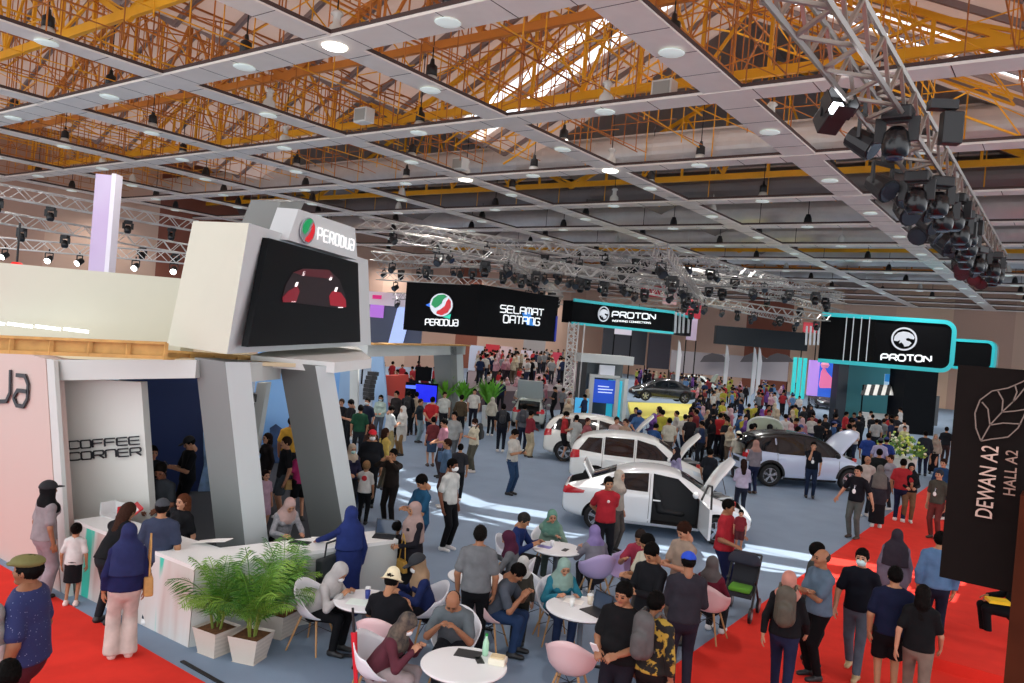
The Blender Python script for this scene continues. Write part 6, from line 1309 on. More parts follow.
def make_car(name,label,paint,st,win,L,wx,wr_,opts,roofm=None,loc=(0,0,0),rz=0,cat='car'):
    t=thing(name,label,cat,loc,rz); mp_=mat(paint,rough=.22,coat=.6,spec=.6); mdk=mat('#0c0d10',rough=.5); mgl=mat('#0e141a',rough=.06,spec=.9)
    o=smooth_loft(st); me=applied(o); o.modifiers.clear(); o.data=me
    bm=bmesh.new(); bm.from_mesh(me); bvh=BVHTree.FromBMesh(bm)
    def side(x,z,s,off=.008):
        h=bvh.ray_cast(Vector((x,s*2,z)),Vector((0,-s,0))); return (h[0]+h[1]*off) if h[0] else None
    def topp(x,y,off=.008):
        h=bvh.ray_cast(Vector((x,y,4)),Vector((0,0,-1))); return (h[0]+h[1]*off) if h[0] else None
    def endp(y,z,s,off=.008):
        h=bvh.ray_cast(Vector((s*4,y,z)),Vector((-s,0,0))); return (h[0]+h[1]*off) if h[0] else None
    def patch(fn,q,nm,m,nu=8,nv=6,par=None):
        V=[];F=[]
        for i in range(nu+1):
            for j in range(nv+1):
                u,v=i/nu,j/nv; a=[(1-u)*(1-v)*q[0][k]+u*(1-v)*q[1][k]+u*v*q[2][k]+(1-u)*v*q[3][k] for k in (0,1)]
                p=fn(*a)
                if p is None: p=Vector((0,0,.5))
                V.append(p)
        for i in range(nu):
            for j in range(nv): F.append((i*(nv+1)+j,(i+1)*(nv+1)+j,(i+1)*(nv+1)+j+1,i*(nv+1)+j+1))
        return raw_obj(nm,np_mesh(nm,[tuple(p) for p in V],F,m),par or t)
    # cuts
    cut=[]
    def cutter(mb): c=mb.build('k',mdk); cut.append(c)
    for x in wx:
        for s in (-1,1): cutter(MB().tube((x,s*.52,wr_+.01),(x,s*1.2,wr_+.01),wr_+.055,32))
    if 'bay' in opts: x0,x1,z0=opts['bay']; cutter(MB().prism([(x0,-.6,z0),(x0,.6,z0),(x1-.1,.55,z0-.04),(x1-.1,-.55,z0-.04)],(0,0,1.0)))
    if 'door' in opts:
        s=-1; cutter(MB().prism([(x,s*1.2,z) for x,z in opts['door']],(0,.75,0)))
    if 'trunk' in opts: x0,x1,z0=opts['trunk']; cutter(MB().span((x0,-.52,z0),(x1,.52,z0+1.0)))
    if 'gate' in opts: x1,z0,z1=opts['gate']; cutter(MB().prism([(-3,-.55,z0),(x1,-.55,z0),(x1+.3,-.55,z1),(-3,-.55,z1)],(0,1.1,0)))
    o.data.materials.clear(); o.data.materials.append(mp_)
    for p in o.data.polygons: p.material_index=0
    if roofm:
        o.data.materials.append(mat(roofm,rough=.2,coat=.5))
        for p in o.data.polygons: p.material_index=1 if p.center.z>1.03 and p.center.x<1.0 and not(-1.6+(p.center.z-1)*.5<p.center.x<-1.25+(p.center.z-1)*.5 and p.center.z<1.42) else 0
    for c in cut: md=o.modifiers.new('b','BOOLEAN'); md.object=c; md.operation='DIFFERENCE'; md.solver='EXACT'; md.material_mode='TRANSFER'
    me=applied(o); bpy.data.objects.remove(o)
    for c in cut: bpy.data.objects.remove(c)
    me.polygons.foreach_set('use_smooth',[True]*len(me.polygons)); body=raw_obj('body',me,t); me.name='body'
    try: 
        a=me.attributes.get('sharp_edge'); me.set_sharp_from_angle(angle=.7)
    except Exception as e_: pass
    # windows
    for s in (-1,1):
        for nm,q in win['side']:
            if s==-1 and nm in opts.get('skip',()): continue
            patch(lambda x,z,s=s:side(x,z,s),q if s<0 else [q[1],q[0],q[3],q[2]],'side_window',mgl)
    patch(lambda x,y:topp(x,y),win['front'],'windscreen',mgl,8,10); patch(lambda x,y:topp(x,y),win['rear'],'rear_window',mgl,8,10)
    if roofm: patch(lambda x,y:topp(x,y,.012),win['roof'],'roof_panel',mat(roofm,rough=.2,coat=.5),10,10)
    # trim: seams, sills, handles, lights
    mb=MB()
    for ln in win['seams']:
        for s in (-1,1):
            pts=[side(a,b,s,.004) for a,b in ln]; pts=[p for p in pts if p]
            for a,b in zip(pts,pts[1:]): mb.bar(a,b,.009)
    mb.build('door_seams',mdk,t)
    for hx,hz in win['handles']:
        for s in (-1,1): p=side(hx,hz,s,.02); MB().box(p,(.17,.03,.03)).build('door_handle',mp_,t,bevel=.008)
    for s in (-1,1):
        patch(lambda x,z,s=s:side(x,z,s,.01),win['tail'] if s<0 else [win['tail'][i] for i in (1,0,3,2)],'tail_light',mat('#a81420',rough=.15,spec=.8,emit=.1),6,4)
        patch(lambda y,z:endp(y,z,-1,.012),[(s*.42,win['tz']),(s*.74,win['tz']),(s*.72,win['tz']+.14),(s*.42,win['tz']+.12)],'tail_light',mat('#a81420',rough=.15,spec=.8,emit=.1),6,4)
        patch(lambda x,z,s=s:side(x,z,s,.01),win['head'] if s<0 else [win['head'][i] for i in (1,0,3,2)],'headlight',mat('#cfdbe2',rough=.08,spec=.9),6,4)
        patch(lambda y,z:endp(y,z,1,.012),[(s*.44,win['hz']),(s*.68,win['hz']),(s*.66,win['hz']+.1),(s*.44,win['hz']+.12)],'headlight',mat('#cfdbe2',rough=.08,spec=.9),6,4)
        m=MB(); c=side(win['mir'],st[6][2]+.06,s,.0) or Vector((win['mir'],s*.8,1)); m.tube(c,c+Vector((.02,s*.1,.03)),.02); q=S(); q.ell(tuple(c+Vector((.02,s*.16,.06))),(.07,.11,.075),k=.01); V,F=q.mesh(.018); raw_obj('wing_mirror',np_mesh('wing_mirror',V,F,mp_ if not roofm else mdk),t)
        patch(lambda x,z,s=s:side(x,z,s,.01),[(wx[0]+wr_+.08,.24),(wx[1]-wr_-.08,.24),(wx[1]-wr_-.08,.31),(wx[0]+wr_+.08,.31)],'sill',mdk if roofm else mat('#c8ccd0',rough=.3),10,2)
        if roofm:      # dark wheel arch cladding
            for x in wx:
                mb=MB(); 
                for i in range(14):
                    a,b=PI*i/14-.05,PI*(i+1)/14-.05+.02; rr=wr_+.085
                    p=side(x+rr*math.cos(a),wr_+.01+rr*math.sin(a),s,.004); q_=side(x+rr*math.cos(b),wr_+.01+rr*math.sin(b),s,.004)
                    if p and q_: mb.bar(p,q_,.03,.07)
                mb.build('arch_cladding',mdk,t)
    patch(lambda y,z:endp(y,z,1,.014),[(-.5,.4),(.5,.4),(.42,.58),(-.42,.58)],'grille',mdk,8,4)
    patch(lambda y,z:endp(y,z,-1,.014),[(-.25,.62),(.25,.62),(.25,.74),(-.25,.74)],'number_plate',mat('#26282c',rough=.4),4,2)
    patch(lambda y,z:endp(y,z,-1,.012),[(-.6,.3),(.6,.3),(.6,.42),(-.6,.42)],'rear_bumper',mdk,8,3)
    # wheels
    rimm=mat('#b8bcc2',rough=.25,metal=.8)
    for x in wx:
        for s in (-1,1):
            y=s*(st[5][4]-.11); wh=MB(); n=32; prof=[(wr_*.66,-.1),(wr_*.9,-.105),(wr_,-.07),(wr_,.07),(wr_*.9,.105),(wr_*.66,.1),(wr_*.62,0)]
            V=[(x+r*math.cos(2*PI*i/n),y+a,wr_+r*math.sin(2*PI*i/n)) for r,a in prof for i in range(n)]; k=len(prof)
            F=[(j*n+i,j*n+(i+1)%n,((j+1)%k)*n+(i+1)%n,((j+1)%k)*n+i) for j in range(k) for i in range(n)]
            ty=raw_obj('wheel',np_mesh('wheel',V,F,mat('#121214',rough=.75)),t); ctr=Vector((x,y+s*.075,wr_)); rm=MB(); R_=wr_*.66
            for i in range(10):
                a=2*PI*(i//2)/5+(.13 if i%2 else -.13)+.3; rm.bar(ctr,ctr+Vector((math.cos(a)*R_,0,math.sin(a)*R_)),.035,.02,up=Vector((0,1,0)))
            rm.tube(ctr-Vector((0,.02,0)),ctr+Vector((0,.02,0)),.06,12)
            for i in range(24): a,b=2*PI*i/24,2*PI*(i+1)/24; rm.bar(ctr+Vector((math.cos(a)*R_,0,math.sin(a)*R_)),ctr+Vector((math.cos(b)*R_,0,math.sin(b)*R_)),.03,.03)
            rm.build('rim',rimm,ty); MB().tube(ctr-Vector((0,s*.1,0)),ctr-Vector((0,s*.05,0)),R_,20).build('brake_disc',mat('#2a2b30',rough=.5),ty)
    # raised bonnet
    if 'bonnet' in opts:
        x0,z0,Lh,W,ang=opts['bonnet']; a=math.radians(ang); V=[];F=[];nu,nv=12,10
        for kk,th in ((0,0.),(1,.03)):
            for i in range(nu+1):
                u=i/nu; wd=W*(1-.0*u) *(1 if u<.55 else math.sqrt(max(.0,1-((u-.55)/.45)**2*.75)))
                for j in range(nv+1):
                    v=(j/nv-.5)*2; cr=.06*(1-v*v)+.05*math.sin(PI*u)
                    lx=u*Lh; lz=cr-th; V.append((x0+lx*math.cos(a)-lz*math.sin(a),v*wd,z0+lx*math.sin(a)+lz*math.cos(a)))
        q=(nu+1)*(nv+1)
        for kk in (0,1):
            for i in range(nu):
                for j in range(nv): b=kk*q+i*(nv+1)+j; f=(b,b+nv+1,b+nv+2,b+1); F.append(f if kk==0 else f[::-1])
        bd=[i*(nv+1) for i in range(nu+1)]+[nu*(nv+1)+j for j in range(1,nv+1)]+[i*(nv+1)+nv for i in range(nu-1,-1,-1)]+[j for j in range(nv-1,0,-1)]
        for a_,b_ in zip(bd,bd[1:]+bd[:1]): F.append((a_,a_+q,b_+q,b_))
        hd=raw_obj('bonnet',np_mesh('bonnet',V,F,mp_),t)
        # lining under the bonnet
        Vi=[V[q+i] for i in range(q)]; Vi=[tuple(Vector(v)+Vector((math.sin(a),0,-math.cos(a)))*.006) for v in Vi]; c0=Vector((x0+Lh*.5*math.cos(a),0,z0+Lh*.5*math.sin(a)))
        Vi=[tuple(c0+(Vector(v)-c0)*.9) for v in Vi]; raw_obj('bonnet_lining',np_mesh('bonnet_lining',Vi,[(i*(nv+1)+j,i*(nv+1)+j+1,(i+1)*(nv+1)+j+1,(i+1)*(nv+1)+j) for i in range(nu) for j in range(nv)],mat('#d6ddc4',rough=.5)),hd)
        MB().tube((x0+.5,.5,z0-.12),(x0+Lh*.6*math.cos(a),.4,z0+Lh*.6*math.sin(a)),.008).build('prop_rod',m_blk,t)
        eb=MB().use(mat('#22252a',rough=.4)).span((x0+.15,-.35,z0-.22),(x0+.55,.25,z0-.1)).use(mat('#8a8e94',rough=.4)).span((x0+.2,.3,z0-.2),(x0+.4,.48,z0-.08)).tube((x0+.2,-.4,z0-.1),(x0+.6,.1,z0-.12),.03).use(mat('#c02c2c')).span((x0+.5,-.5,z0-.2),(x0+.6,-.4,z0-.1)); eb.build('engine',None,t)
    if 'door' in opts:
        sm_=mat('#1a1c20',rough=.7); q=S(); x=.12; q.cone((x,-.38,.52),(x+.42,-.38,.5),.13,.12,.04,((0,0,1),.6)); q.cone((x-.02,-.38,.55),(x-.22,-.38,1.02),.12,.1,.04); q.ell((x-.26,-.38,1.18),(.06,.11,.08),k=.03); V,F=q.mesh(.025); raw_obj('front_seat',np_mesh('front_seat',V,F,sm_),t)
        # open door hinged at the front pillar
        hx=opts['door'][1][0]; dm=MB(); a=math.radians(97); ux=Vector((-math.cos(a),-math.sin(a),0)); P0=Vector((hx,-st[5][4]+.02,0)); nd=Vector((-ux.y,ux.x,0))
        pr=[(0,.3),(.98,.3),(1.0,.6),(.98,.94),(0,.94)]; dm.prism([P0+ux*u+Vector((0,0,z)) for u,z in pr],nd*.06); dd_=dm.build('open_door',mp_,t,bevel=.015)
        fr=MB(); wp_=[P0+ux*u+Vector((0,0,z))+nd*.03 for u,z in [(0.02,.94),(.55,1.36),(.9,1.4),(.97,.94)]]
        for a_,b_ in zip(wp_,wp_[1:]): fr.bar(a_,b_,.03,.04)
        fr.build('window_frame',mdk,dd_)
    if 'lid' in opts:
        x0,z0,Lh,W,ang=opts['lid']; a=math.radians(ang); d=Vector((-math.cos(a),0,math.sin(a))); n=Vector((math.sin(a),0,math.cos(a)))
        l=MB().prism([Vector((x0,-W,z0)),Vector((x0,W,z0)),Vector((x0,W*.95,z0))+d*Lh,Vector((x0,-W*.95,z0))+d*Lh],n*.05).build('boot_lid',mp_,t,bevel=.02)
        MB().prism([Vector((x0,-W*.8,z0))+d*.1-n*.004,Vector((x0,W*.8,z0))+d*.1-n*.004,Vector((x0,W*.75,z0))+d*Lh*.9-n*.004,Vector((x0,-W*.75,z0))+d*Lh*.9-n*.004],n*-.01).build('lid_lining',mat('#2c2e34',rough=.8),l)
    if 'glid' in opts:                    # raised tailgate with its window
        x0,z0,Lh,W,ang=opts['glid']; a=math.radians(ang); d=Vector((-math.cos(a),0,math.sin(a))); n=Vector((math.sin(a),0,math.cos(a)))
        l=MB().prism([Vector((x0,-W,z0)),Vector((x0,W,z0)),Vector((x0,W*.92,z0))+d*Lh,Vector((x0,-W*.92,z0))+d*Lh],n*.06).build('tailgate',mp_,t,bevel=.02)
        MB().prism([Vector((x0,-W*.8,z0))+d*.08+n*.062,Vector((x0,W*.8,z0))+d*.08+n*.062,Vector((x0,W*.8,z0))+d*Lh*.5+n*.062,Vector((x0,-W*.8,z0))+d*Lh*.5+n*.062],n*.006).build('tailgate_window',mgl,l)
    bm.free(); return t
SED=[(-2.12,.42,.72,.78,.60,.5),(-2.06,.30,.86,.93,.76,.6),(-1.75,.22,.93,1.02,.83,.62),(-1.35,.2,.95,1.14,.85,.6),(-.85,.19,.94,1.38,.86,.57),(-.3,.19,.93,1.465,.87,.57),(.3,.19,.92,1.44,.87,.565),(.75,.19,.92,1.25,.86,.6),(1.1,.2,.90,1.0,.85,.68),(1.55,.22,.82,.88,.83,.66),(1.92,.25,.66,.73,.76,.58),(2.1,.34,.52,.58,.56,.42)]
SEDW=dict(side=[('rq',[(-1.28,1.0),(-.98,.99),(-.86,1.27),(-.95,1.22)]),('rd',[(-.94,.98),(-.22,.97),(-.22,1.355),(-.78,1.3)]),('fd',[(-.14,.97),(.86,.96),(.42,1.28),(-.14,1.355)])],
 front=[(.5,-.5),(1.06,-.62),(1.06,.62),(.5,.5)],rear=[(-1.5,-.52),(-.95,-.48),(-.95,.48),(-1.5,.52)],roof=[(-.8,-.5),(.5,-.5),(.5,.5),(-.8,.5)],
 seams=[[(-.18,z) for z in (.3,.5,.7,.9,1.1,1.34)],[(.92,z) for z in (.32,.5,.7,.9)],[(-.98,z) for z in (.62,.75,.9,1.0)],[(x,.3) for x in (-.95,-.5,0,.5,.9)]],handles=[(-.85,.83),(-.02,.82)],
 tail=[(-2.04,.74),(-1.62,.80),(-1.6,.86),(-2.0,.91)],tz=.74,head=[(1.55,.66),(1.98,.58),(1.95,.64),(1.5,.76)],hz=.52,mir=.78)
HAT=[(-2.0,.4,.7,.9,.62,.5),(-1.95,.28,.9,1.2,.78,.55),(-1.7,.22,.97,1.45,.84,.57),(-1.3,.2,.97,1.55,.86,.58),(-.8,.19,.96,1.61,.87,.59),(-.3,.19,.95,1.62,.87,.59),(.3,.19,.94,1.57,.87,.58),(.75,.19,.94,1.36,.87,.62),(1.1,.2,.93,1.05,.86,.7),(1.5,.22,.86,.93,.84,.68),(1.85,.25,.7,.78,.78,.6),(2.0,.34,.52,.6,.6,.45)]
HATW=dict(side=[('rq',[(-1.75,1.06),(-1.1,1.02),(-1.1,1.44),(-1.5,1.42)]),('rd',[(-1.02,1.0),(-.2,.99),(-.2,1.49),(-1.02,1.48)]),('fd',[(-.12,.99),(.88,.99),(.4,1.38),(-.12,1.49)])],
 front=[(.5,-.5),(1.04,-.62),(1.04,.62),(.5,.5)],rear=[(-1.93,-.45),(-1.72,-.5),(-1.72,.5),(-1.93,.45)],roof=[(-1.6,-.55),(.48,-.53),(.48,.53),(-1.6,.55)],
 seams=[[(-.16,z) for z in (.3,.5,.7,.9,1.1,1.45)],[(.92,z) for z in (.32,.5,.7,.9)],[(-1.06,z) for z in (.65,.8,.95,1.2,1.45)],[(x,.3) for x in (-.95,-.5,0,.5,.9)]],handles=[(-.9,.86),(0,.85)],
 tail=[(-1.97,.8),(-1.7,.86),(-1.72,1.06),(-1.93,1.04)],tz=.82,head=[(1.5,.7),(1.9,.6),(1.88,.7),(1.45,.82)],hz=.55,mir=.78)
def carpose(cx,cy,ang): return dict(loc=(cx,cy,0),rz=ang)
# near sedan: wheels at (-8.5,15.9) and (-5.95,15.3)
a1=.47; c1=Vector((-7.25,15.9,0))+Vector((-math.sin(a1),math.cos(a1),0))*.78
car1=make_car('car','white sedan parked nearest the tables with open front door, bonnet and boot','#e6eaec',SED,SEDW,4.2,(-1.28,1.3),.3,dict(bay=(1.12,1.95,.62),door=[(-.12,.3),(.9,.3),(.9,.93),(.42,1.3),(-.12,1.36)],skip=('fd',),bonnet=(1.1,1.0,.95,.64,56),trunk=(-2.0,-1.55,.62),lid=(-1.5,1.04,.42,.54,58)),loc=c1,rz=a1)
d1=Vector((math.cos(a1),math.sin(a1),0)); n1=Vector((-d1.y,d1.x,0))
c2=Vector((-10.1,20.7,0)); car2=make_car('car','second white car of the row with its bonnet raised','#e2e6e4',HAT,HATW,4.0,(-1.22,1.26),.31,dict(bay=(1.1,1.85,.68),bonnet=(1.08,1.05,.9,.62,52)),loc=c2,rz=a1)
g=G(553,463); c3=c1+Vector((-5.6,7.4,0)); car3=make_car('car','third white car of the row, farthest from the tables, with its bonnet raised','#e4e6e0',HAT,HATW,4.0,(-1.22,1.26),.33,dict(bay=(1.1,1.85,.68),bonnet=(1.08,1.05,.95,.64,50)),loc=c3,rz=a1)
# silver-blue car on the right
pA,pB=G(774,487),G(853,492); a4=math.atan2(pB.y-pA.y,pB.x-pA.x); n4=Vector((-math.sin(a4),math.cos(a4),0)); c4=(pA+pB)/2+n4*.78-Vector((.22,.0,0))
car4=make_car('car','silver blue car with a black roof and raised bonnet before the flower stand','#bfcce4',HAT,HATW,4.0,(-1.26,1.3),.34,dict(bay=(1.1,1.85,.7),bonnet=(1.08,1.07,.98,.64,46),gate=(-1.62,.8,1.42)),roofm='#17181c',loc=c4,rz=a4); car4.scale=(1.06,)*3
# car behind it with a big raised bonnet facing us
g=G(735,470); c5=Vector((g.x-1.2,g.y+3.4,0)); car5=make_car('car','white car behind the silver blue one, its raised cream bonnet facing us','#dfe4dc',HAT,HATW,4.0,(-1.22,1.26),.32,dict(bay=(1.1,1.85,.7),bonnet=(1.08,1.05,1.0,.66,58)),loc=c5,rz=a4-2.5)
car5.location=G(752,466)+Vector((0,1.2,0)); car5.rotation_euler=(0,0,YAW-1.9)
g=G(506,424); car6=make_car('car','grey car with its tailgate raised high behind the parked white cars','#a9b0aa',HAT,HATW,4.0,(-1.22,1.26),.32,dict(gate=(-1.6,.72,1.4),glid=(-1.62,1.52,1.25,.68,50)),loc=g+Vector((.6,1.0,0)),rz=YAW+1.5); car6.scale=(.88,)*3
g=G(661,401,.25); car7=make_car('car','long black car on the yellow plinth','#16191e',SED,SEDW,4.2,(-1.28,1.3),.32,{},loc=(g.x,g.y,.25),rz=YAW+PI+.12); car7.scale=(1.12,)*3
g=G(822,408,0); car8=make_car('car','dark car facing us before the lilac and blue screen','#4c4650',HAT,HATW,4.0,(-1.22,1.26),.34,{},loc=g,rz=YAW-1.7)
g=G(700,392,0); car9=make_car('car','white car with an open bonnet deep among the crowd right of the black car','#d8dcd8',HAT,HATW,4.0,(-1.22,1.26),.32,dict(bay=(1.1,1.85,.7),bonnet=(1.08,1.05,1.0,.66,60)),loc=g,rz=YAW-.6)
# ================================================================= plants
def frond(mb,p,az,el,L,droop,nl,ll,w,rg):
    pts=[];x=Vector(p);d=Vector((math.cos(az)*math.cos(el),math.sin(az)*math.cos(el),math.sin(el))); n=12
    for i in range(n+1):
        pts.append(x.copy()); x=x+d*(L/n); d=(d+Vector((0,0,-droop/n*(.4+i/n*1.6)))).normalized()
    for a,b in zip(pts,pts[1:]): mb.bar(a,b,.008)
    for i in range(nl):
        t=.14+.86*i/nl; f=t*n; k=min(n-1,int(f)); q=pts[k].lerp(pts[k+1],f-k); dd=(pts[k+1]-pts[k]).normalized(); sd=dd.cross(Vector((0,0,1))).normalized()
        l=ll*math.sin(PI*(.12+.82*t))*rg.uniform(.85,1.1)
        for s in (-1,1):
            v=(sd*s*.8+dd*.65+Vector((0,0,-.18+rg.uniform(-.12,.12)))).normalized(); m_=q+v*l*.5; e=q+v*l+Vector((0,0,-l*.22)); u=dd.cross(v).normalized()*0+dd*w
            mb.add([q,m_+u*.5+Vector((0,0,.0)),e,m_-u*.5],[(0,1,2,3)])
m_lf=[mat('#5a8a2c',rough=.5,noise=.2,scale=5),mat('#7ea63e',rough=.5,noise=.2,scale=5),mat('#3c7224',rough=.5,noise=.2,scale=5)]
def palm(loc,lb,H,n,seed,nm='potted_palm'):
    rg=random.Random(seed); t=thing(nm,lb,'plant',loc,rg.uniform(0,.6))
    MB().prism([(-.15,-.15,.0),(.15,-.15,.0),(.15,.15,.0),(-.15,.15,.0)],(0,0,.001)).add([(-.14,-.14,0),(.14,-.14,0),(.14,.14,0),(-.14,.14,0),(-.2,-.2,.32),(.2,-.2,.32),(.2,.2,.32),(-.2,.2,.32)],[(0,1,5,4),(1,2,6,5),(2,3,7,6),(3,0,4,7),(0,3,2,1)]).build('pot',mat('#d2c8bc',rough=.6,noise=.06,scale=30,kind='wave'),t)
    MB().span((-.185,-.185,.27),(.185,.185,.29)).build('soil',mat('#6a4526',rough=.95,noise=.3,scale=25),t)
    st=MB()
    for k in range(6): a=rg.uniform(0,6.28); st.tube((.05*math.cos(a),.05*math.sin(a),.28),(.12*math.cos(a),.12*math.sin(a),.28+H*.35),.011,5)
    st.build('stem',mat('#7a8a3a'),t)
    for k in range(n):
        az=2*PI*k/n*2.4+rg.uniform(-.3,.3); el=rg.uniform(.8,1.5); mb=MB(); L=H*rg.uniform(.6,.9)
        frond(mb,(rg.uniform(-.06,.06),rg.uniform(-.06,.06),.28+rg.uniform(.1,.3)*H*.6),az,el,L,1.5,22,.36*L,.018,rg); mb.build('frond',m_lf[k%3],t)
    return t
palm(G(207,655)+Vector((-.02,.12,0)),'potted palm in a square white pot standing at the counter corner',1.05,22,3)
palm(G(241,662)+Vector((0,.12,0)),'potted palm in a square white pot beside the corner one, nearer the seats',1.08,24,5)
palm(G(258,640)+Vector((.02,.3,0)),'potted palm partly hidden behind the other two along the counter',1.0,18,9)
def bush(px,py,lb,H,seed,col,nm='leafy_plant',n=60,dep=None):
    rg=random.Random(seed); g=G(px,py); t=thing(nm,lb,'plant',g); MB().lathe((0,0,0),[(.24,0),(.3,.9),(.26,.9)],16).build('pot',m_w,t,smooth=False); mb=MB()
    for k in range(n):
        az=rg.uniform(0,6.28); el=rg.uniform(.9,1.5); L=H*rg.uniform(.5,.9); p=Vector((0,0,.9)); d=Vector((math.cos(az)*math.cos(el),math.sin(az)*math.cos(el),math.sin(el))); s=d.cross(Vector((0,0,1))).normalized()*.09
        m_=p+d*L*.6; e=p+d*L+Vector((d.x,d.y,-.4))*.2*L; mb.add([p,m_+s,e,m_-s],[(0,1,2,3)])
    mb.build('foliage',mat(col,rough=.5,noise=.3,scale=3),t)
bush(443,420,'bright green palm under the portal frame beside the blue led screen',1.5,1,'#6cb02c'); bush(461,422,'bright green plant just outside the grey portal leg',1.3,2,'#5fa428'); bush(487,426,'tall bright green plant standing in front of the far crowd',1.6,3,'#5fa02e')
# flower stand
rg=random.Random(4); g=G(898,478); t=thing('flower_display','green and white flower arrangement at the head of the red carpet','flowers',g)
MB().lathe((0,0,0),[(.5,0),(.6,.8),(.55,.8)],18).build('planter',mat('#c8ccc4',rough=.5),t)
for k,(c,n) in enumerate((('#5f8a3c',90),('#e8e8c8',50),('#c8d85c',40))):
    mb=MB()
    for i in range(n):
        v=Vector((rg.gauss(0,1),rg.gauss(0,1),abs(rg.gauss(0,1)))).normalized()*rg.uniform(.55,.95)*.95; v=v+Vector((0,0,.85)); q=.13 if k==0 else .08
        mb.box(v,(q,q,.03),Matrix.Rotation(rg.uniform(0,3),3,'X')@Matrix.Rotation(rg.uniform(0,3),3,'Y')) if k==0 else mb.lathe(v,[(.01,-.04),(q*.7,0),(q*.5,.04),(.01,.05)],7)
    o=mb.build(['foliage','blossom','yellow_blossom'][k],mat(c,rough=.7),t)
# ================================================================= the far crowd: figures copied from a few models
rc2=random.Random(11)
CO=[('red shirt',['#c41c28','#b82430','#d0303a'],'#22242c','short','#0b0908','m'),('white top',['#e0dcd8','#d8d4cc'],'#2a3450','short','#0b0908','m'),('black top',['#1a1b20','#22242a'],'#1c1c22','short','#0b0908','m'),
 ('pink top with a headscarf',['#d89aa8','#c87c90'],'#3a3038','hijab','#d8b0b4','f'),('navy top',['#1f2c50','#26365c'],'#24262e','short','#0b0908','m'),('beige headscarf and cream top',['#cbbfa6','#b8a890'],'#6a5a4a','hijab','#c8b494','f'),
 ('grey shirt',['#8a8c90','#70747a'],'#2c2e36','short','#241812','m'),('black headscarf and dress',['#201e24','#2c2830'],'#1a1a1e','hijablong','#1c1a20','f'),('maroon top',['#7a2030','#8c2c34'],'#26262e','short','#0b0908','m'),
 ('blue shirt',['#3a68a0','#5a88b8'],'#28303c','cap','#0b0908','m'),('purple headscarf',['#6a3a90','#503070'],'#2c2438','hijab','#7a4aa0','f'),('yellow green top',['#c0b828','#a8b040'],'#22242a','short','#0b0908','m')]
TM=[]
for i,(nm,cols,bt,hk,hc,sx) in enumerate(CO):
    for j,c in enumerate(cols[:2]):
        pose=['stand','hold','phone','back','walk','cross'][(i+j*3)%6]
        o=person('visitor in a '+nm+'',Vector((0,0,-50)),0,pose,sx,1.7 if sx=='m' else 1.6,1.05,(c,'l' if sx=='f' else 's'),('t',bt),(hk,hc,'#2a3c70'),2+(i%2),res=.042,single=True); TM.append((o,nm))
# regions as head-pixel quadrilaterals with densities and preferred models
def inq(poly):
    (x0,y0),(x1,y1),(x2,y2),(x3,y3)=poly; u,v=rc2.random(),rc2.random(); return ((x0*(1-u)+x1*u)*(1-v)+(x3*(1-u)+x2*u)*v,(y0*(1-u)+y1*u)*(1-v)+(y3*(1-u)+y2*u)*v)
REG=[([(474,358),(572,362),(572,392),(488,386)],62,[2,3,0,4,6,7,12,8],'before the red stands','visitors before the red stands'),
 ([(628,366),(800,384),(800,398),(640,388)],110,None,'STUFF far','visitors beyond the black car'),
 ([(690,396),(812,402),(820,432),(700,424)],60,None,'between the black and silver cars','visitors between the parked cars'),
 ([(634,408),(700,410),(700,418),(640,416)],9,None,'beside the yellow plinth','visitors beside the yellow plinth'),
 ([(812,408),(908,404),(905,424),(826,432)],26,[4,12,8,0,2,14,5,18,9],'under the big cat emblem sign','visitors under the big cat emblem sign'),
 ([(376,362),(440,364),(436,376),(384,376)],12,[0,1,16,0],'behind the coral red panel','visitors behind the coral red panel'),
 ([(476,346),(568,350),(570,362),(476,357)],95,[0,2,3,6,7,4,10,8,2,0,12,3],'STUFF deck','visitors on the raised deck'),
 ([(562,380),(588,384),(588,400),(566,398)],7,None,'beside the blue kiosk','visitors beside the blue kiosk')]
dk=[G(470,347,1.1+.0),G(576,352,1.1),G(576,364,1.1+1.62),G(470,359,1.1+1.62)]
dk=[G(470,359,2.72),G(578,364,2.72),G(578,348,2.72),G(470,344,2.72)]
for v in dk: v.x=max(v.x,XL+.6); v.y=min(v.y,YF-1)
o=MB().prism([(v.x,v.y,0) for v in dk],(0,0,1.09)).build('raised_deck',mat('#6a5a60',rough=.8)); prop(o,'long raised red deck packed with visitors below the hanging sign','platform')
used_t=set(); taken=[]; nn=0; mass=[]
for poly,n,pref,wh,grp in REG:
    k=0; tries=0
    while k<n and tries<n*40:
        tries+=1; x,y=inq(poly); dz=1.1 if 'deck' in wh else 0; g=G(x,y,1.62+dz); g.z=dz
        if g.x<XL+1 or g.y>YF-1 or (628<PR(g)[0]<696 and 398<PR(g)[1]<424) or any((g.x-a)**2+(g.y-b)**2<.3 for a,b in taken): continue
        taken.append((g.x,g.y))
        if 'STUFF' in wh: mass.append((tuple(g),rc2.choice(pref) if pref else rc2.randrange(len(TM)),rc2.uniform(0,6.28),rc2.uniform(.94,1.05),'deck' in wh)); k+=1; continue
        i=rc2.choice(pref) if pref else rc2.randrange(len(TM)); o,nm=TM[i%len(TM)]
        if i%len(TM) in used_t: o=o.copy(); C.objects.link(o)
        else: used_t.add(i%len(TM))
        o.location=g; o.rotation_euler=(0,0,rc2.uniform(0,6.28)); s=rc2.uniform(.94,1.05); o.scale=(s,s,s)
        o['label']='visitor in a '+nm+' '+wh; o['group']=grp+' in a '+nm; k+=1; nn+=1
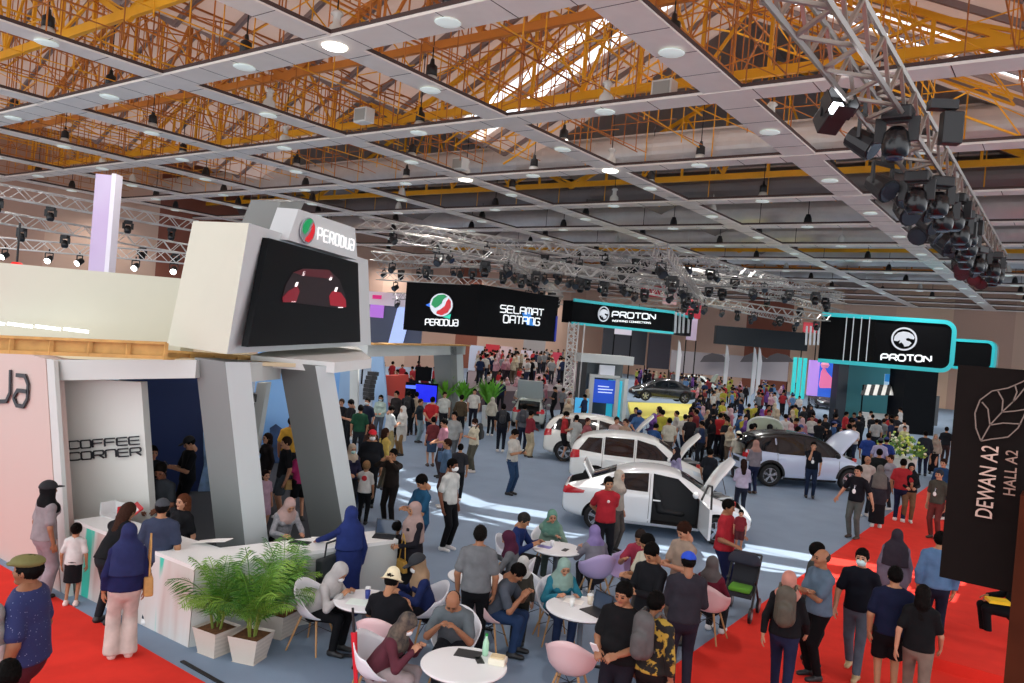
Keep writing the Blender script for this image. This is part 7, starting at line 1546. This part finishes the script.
for dk_ in (True,False):
    Vs,Fs,Mi,mats,o_=[],[],[],[],0
    for g,i,a,s_,d_ in mass:
        if d_!=dk_: continue
        me=TM[i%len(TM)][0].data; n=len(me.vertices); V=np.empty(n*3,dtype=np.float32); me.vertices.foreach_get('co',V); V=V.reshape(-1,3)*s_; c,s2=math.cos(a),math.sin(a); V=V@np.array([[c,s2,0],[-s2,c,0],[0,0,1]],dtype=np.float32)+np.array(g,dtype=np.float32)
        m=len(me.polygons); F=np.empty(m*4,dtype=np.int32); me.loops.foreach_get('vertex_index',F); mi=np.empty(m,dtype=np.int32); me.polygons.foreach_get('material_index',mi)
        lut=[]
        for q in me.materials:
            if q not in mats: mats.append(q)
            lut.append(mats.index(q))
        Vs.append(V); Fs.append(F.reshape(-1,4)+o_); Mi.append(np.array(lut)[mi]); o_+=n
    o=raw_obj('crowd',np_mesh('crowd',np.concatenate(Vs),np.concatenate(Fs),mats,np.concatenate(Mi))); prop(o,'dense crowd packed on the raised deck below the hanging sign' if dk_ else 'dense far crowd beyond the black car on its yellow plinth','crowd',kind='stuff')
for i,(o,nm) in enumerate(TM):
    if i not in used_t: bpy.data.objects.remove(o)
# ================================================================= light
w=bpy.data.worlds.new('world'); bpy.context.scene.world=w; w.use_nodes=True
bg=w.node_tree.nodes['Background']; bg.inputs['Color'].default_value=(.93,.96,1,1); bg.inputs['Strength'].default_value=2.25
s=bpy.data.lights.new('sun','SUN'); s.energy=9; s.angle=.006; s.color=(1,.97,.9)
so=bpy.data.objects.new('sun',s); C.objects.link(so)
so.rotation_euler=Vector((0,-9.2,-15)).to_track_quat('-Z','Y').to_euler()
for x in AX[1:8:1]:  # fill spots added to brighten the hall; only a few crossings carry lamps
    for y in BY[1:13:2]:
        l=bpy.data.lights.new('hall_fill','SPOT'); l.energy=900 if y<30 else 1900; l.spot_size=math.radians(150); l.spot_blend=.6; l.shadow_soft_size=.25; l.color=(1,.97,.93)
        lo=bpy.data.objects.new('hall_fill',l); C.objects.link(lo); lo.location=(x,y,GZ-.1)
sc=bpy.context.scene
sc.view_settings.view_transform='Standard'; sc.view_settings.look='None'; sc.view_settings.gamma=1; sc.view_settings.exposure=-.1
sc.cycles.max_bounces=6; sc.cycles.diffuse_bounces=4; sc.cycles.glossy_bounces=3; sc.cycles.transmission_bounces=4; sc.cycles.sample_clamp_indirect=6
sc.cycles.use_denoising=True
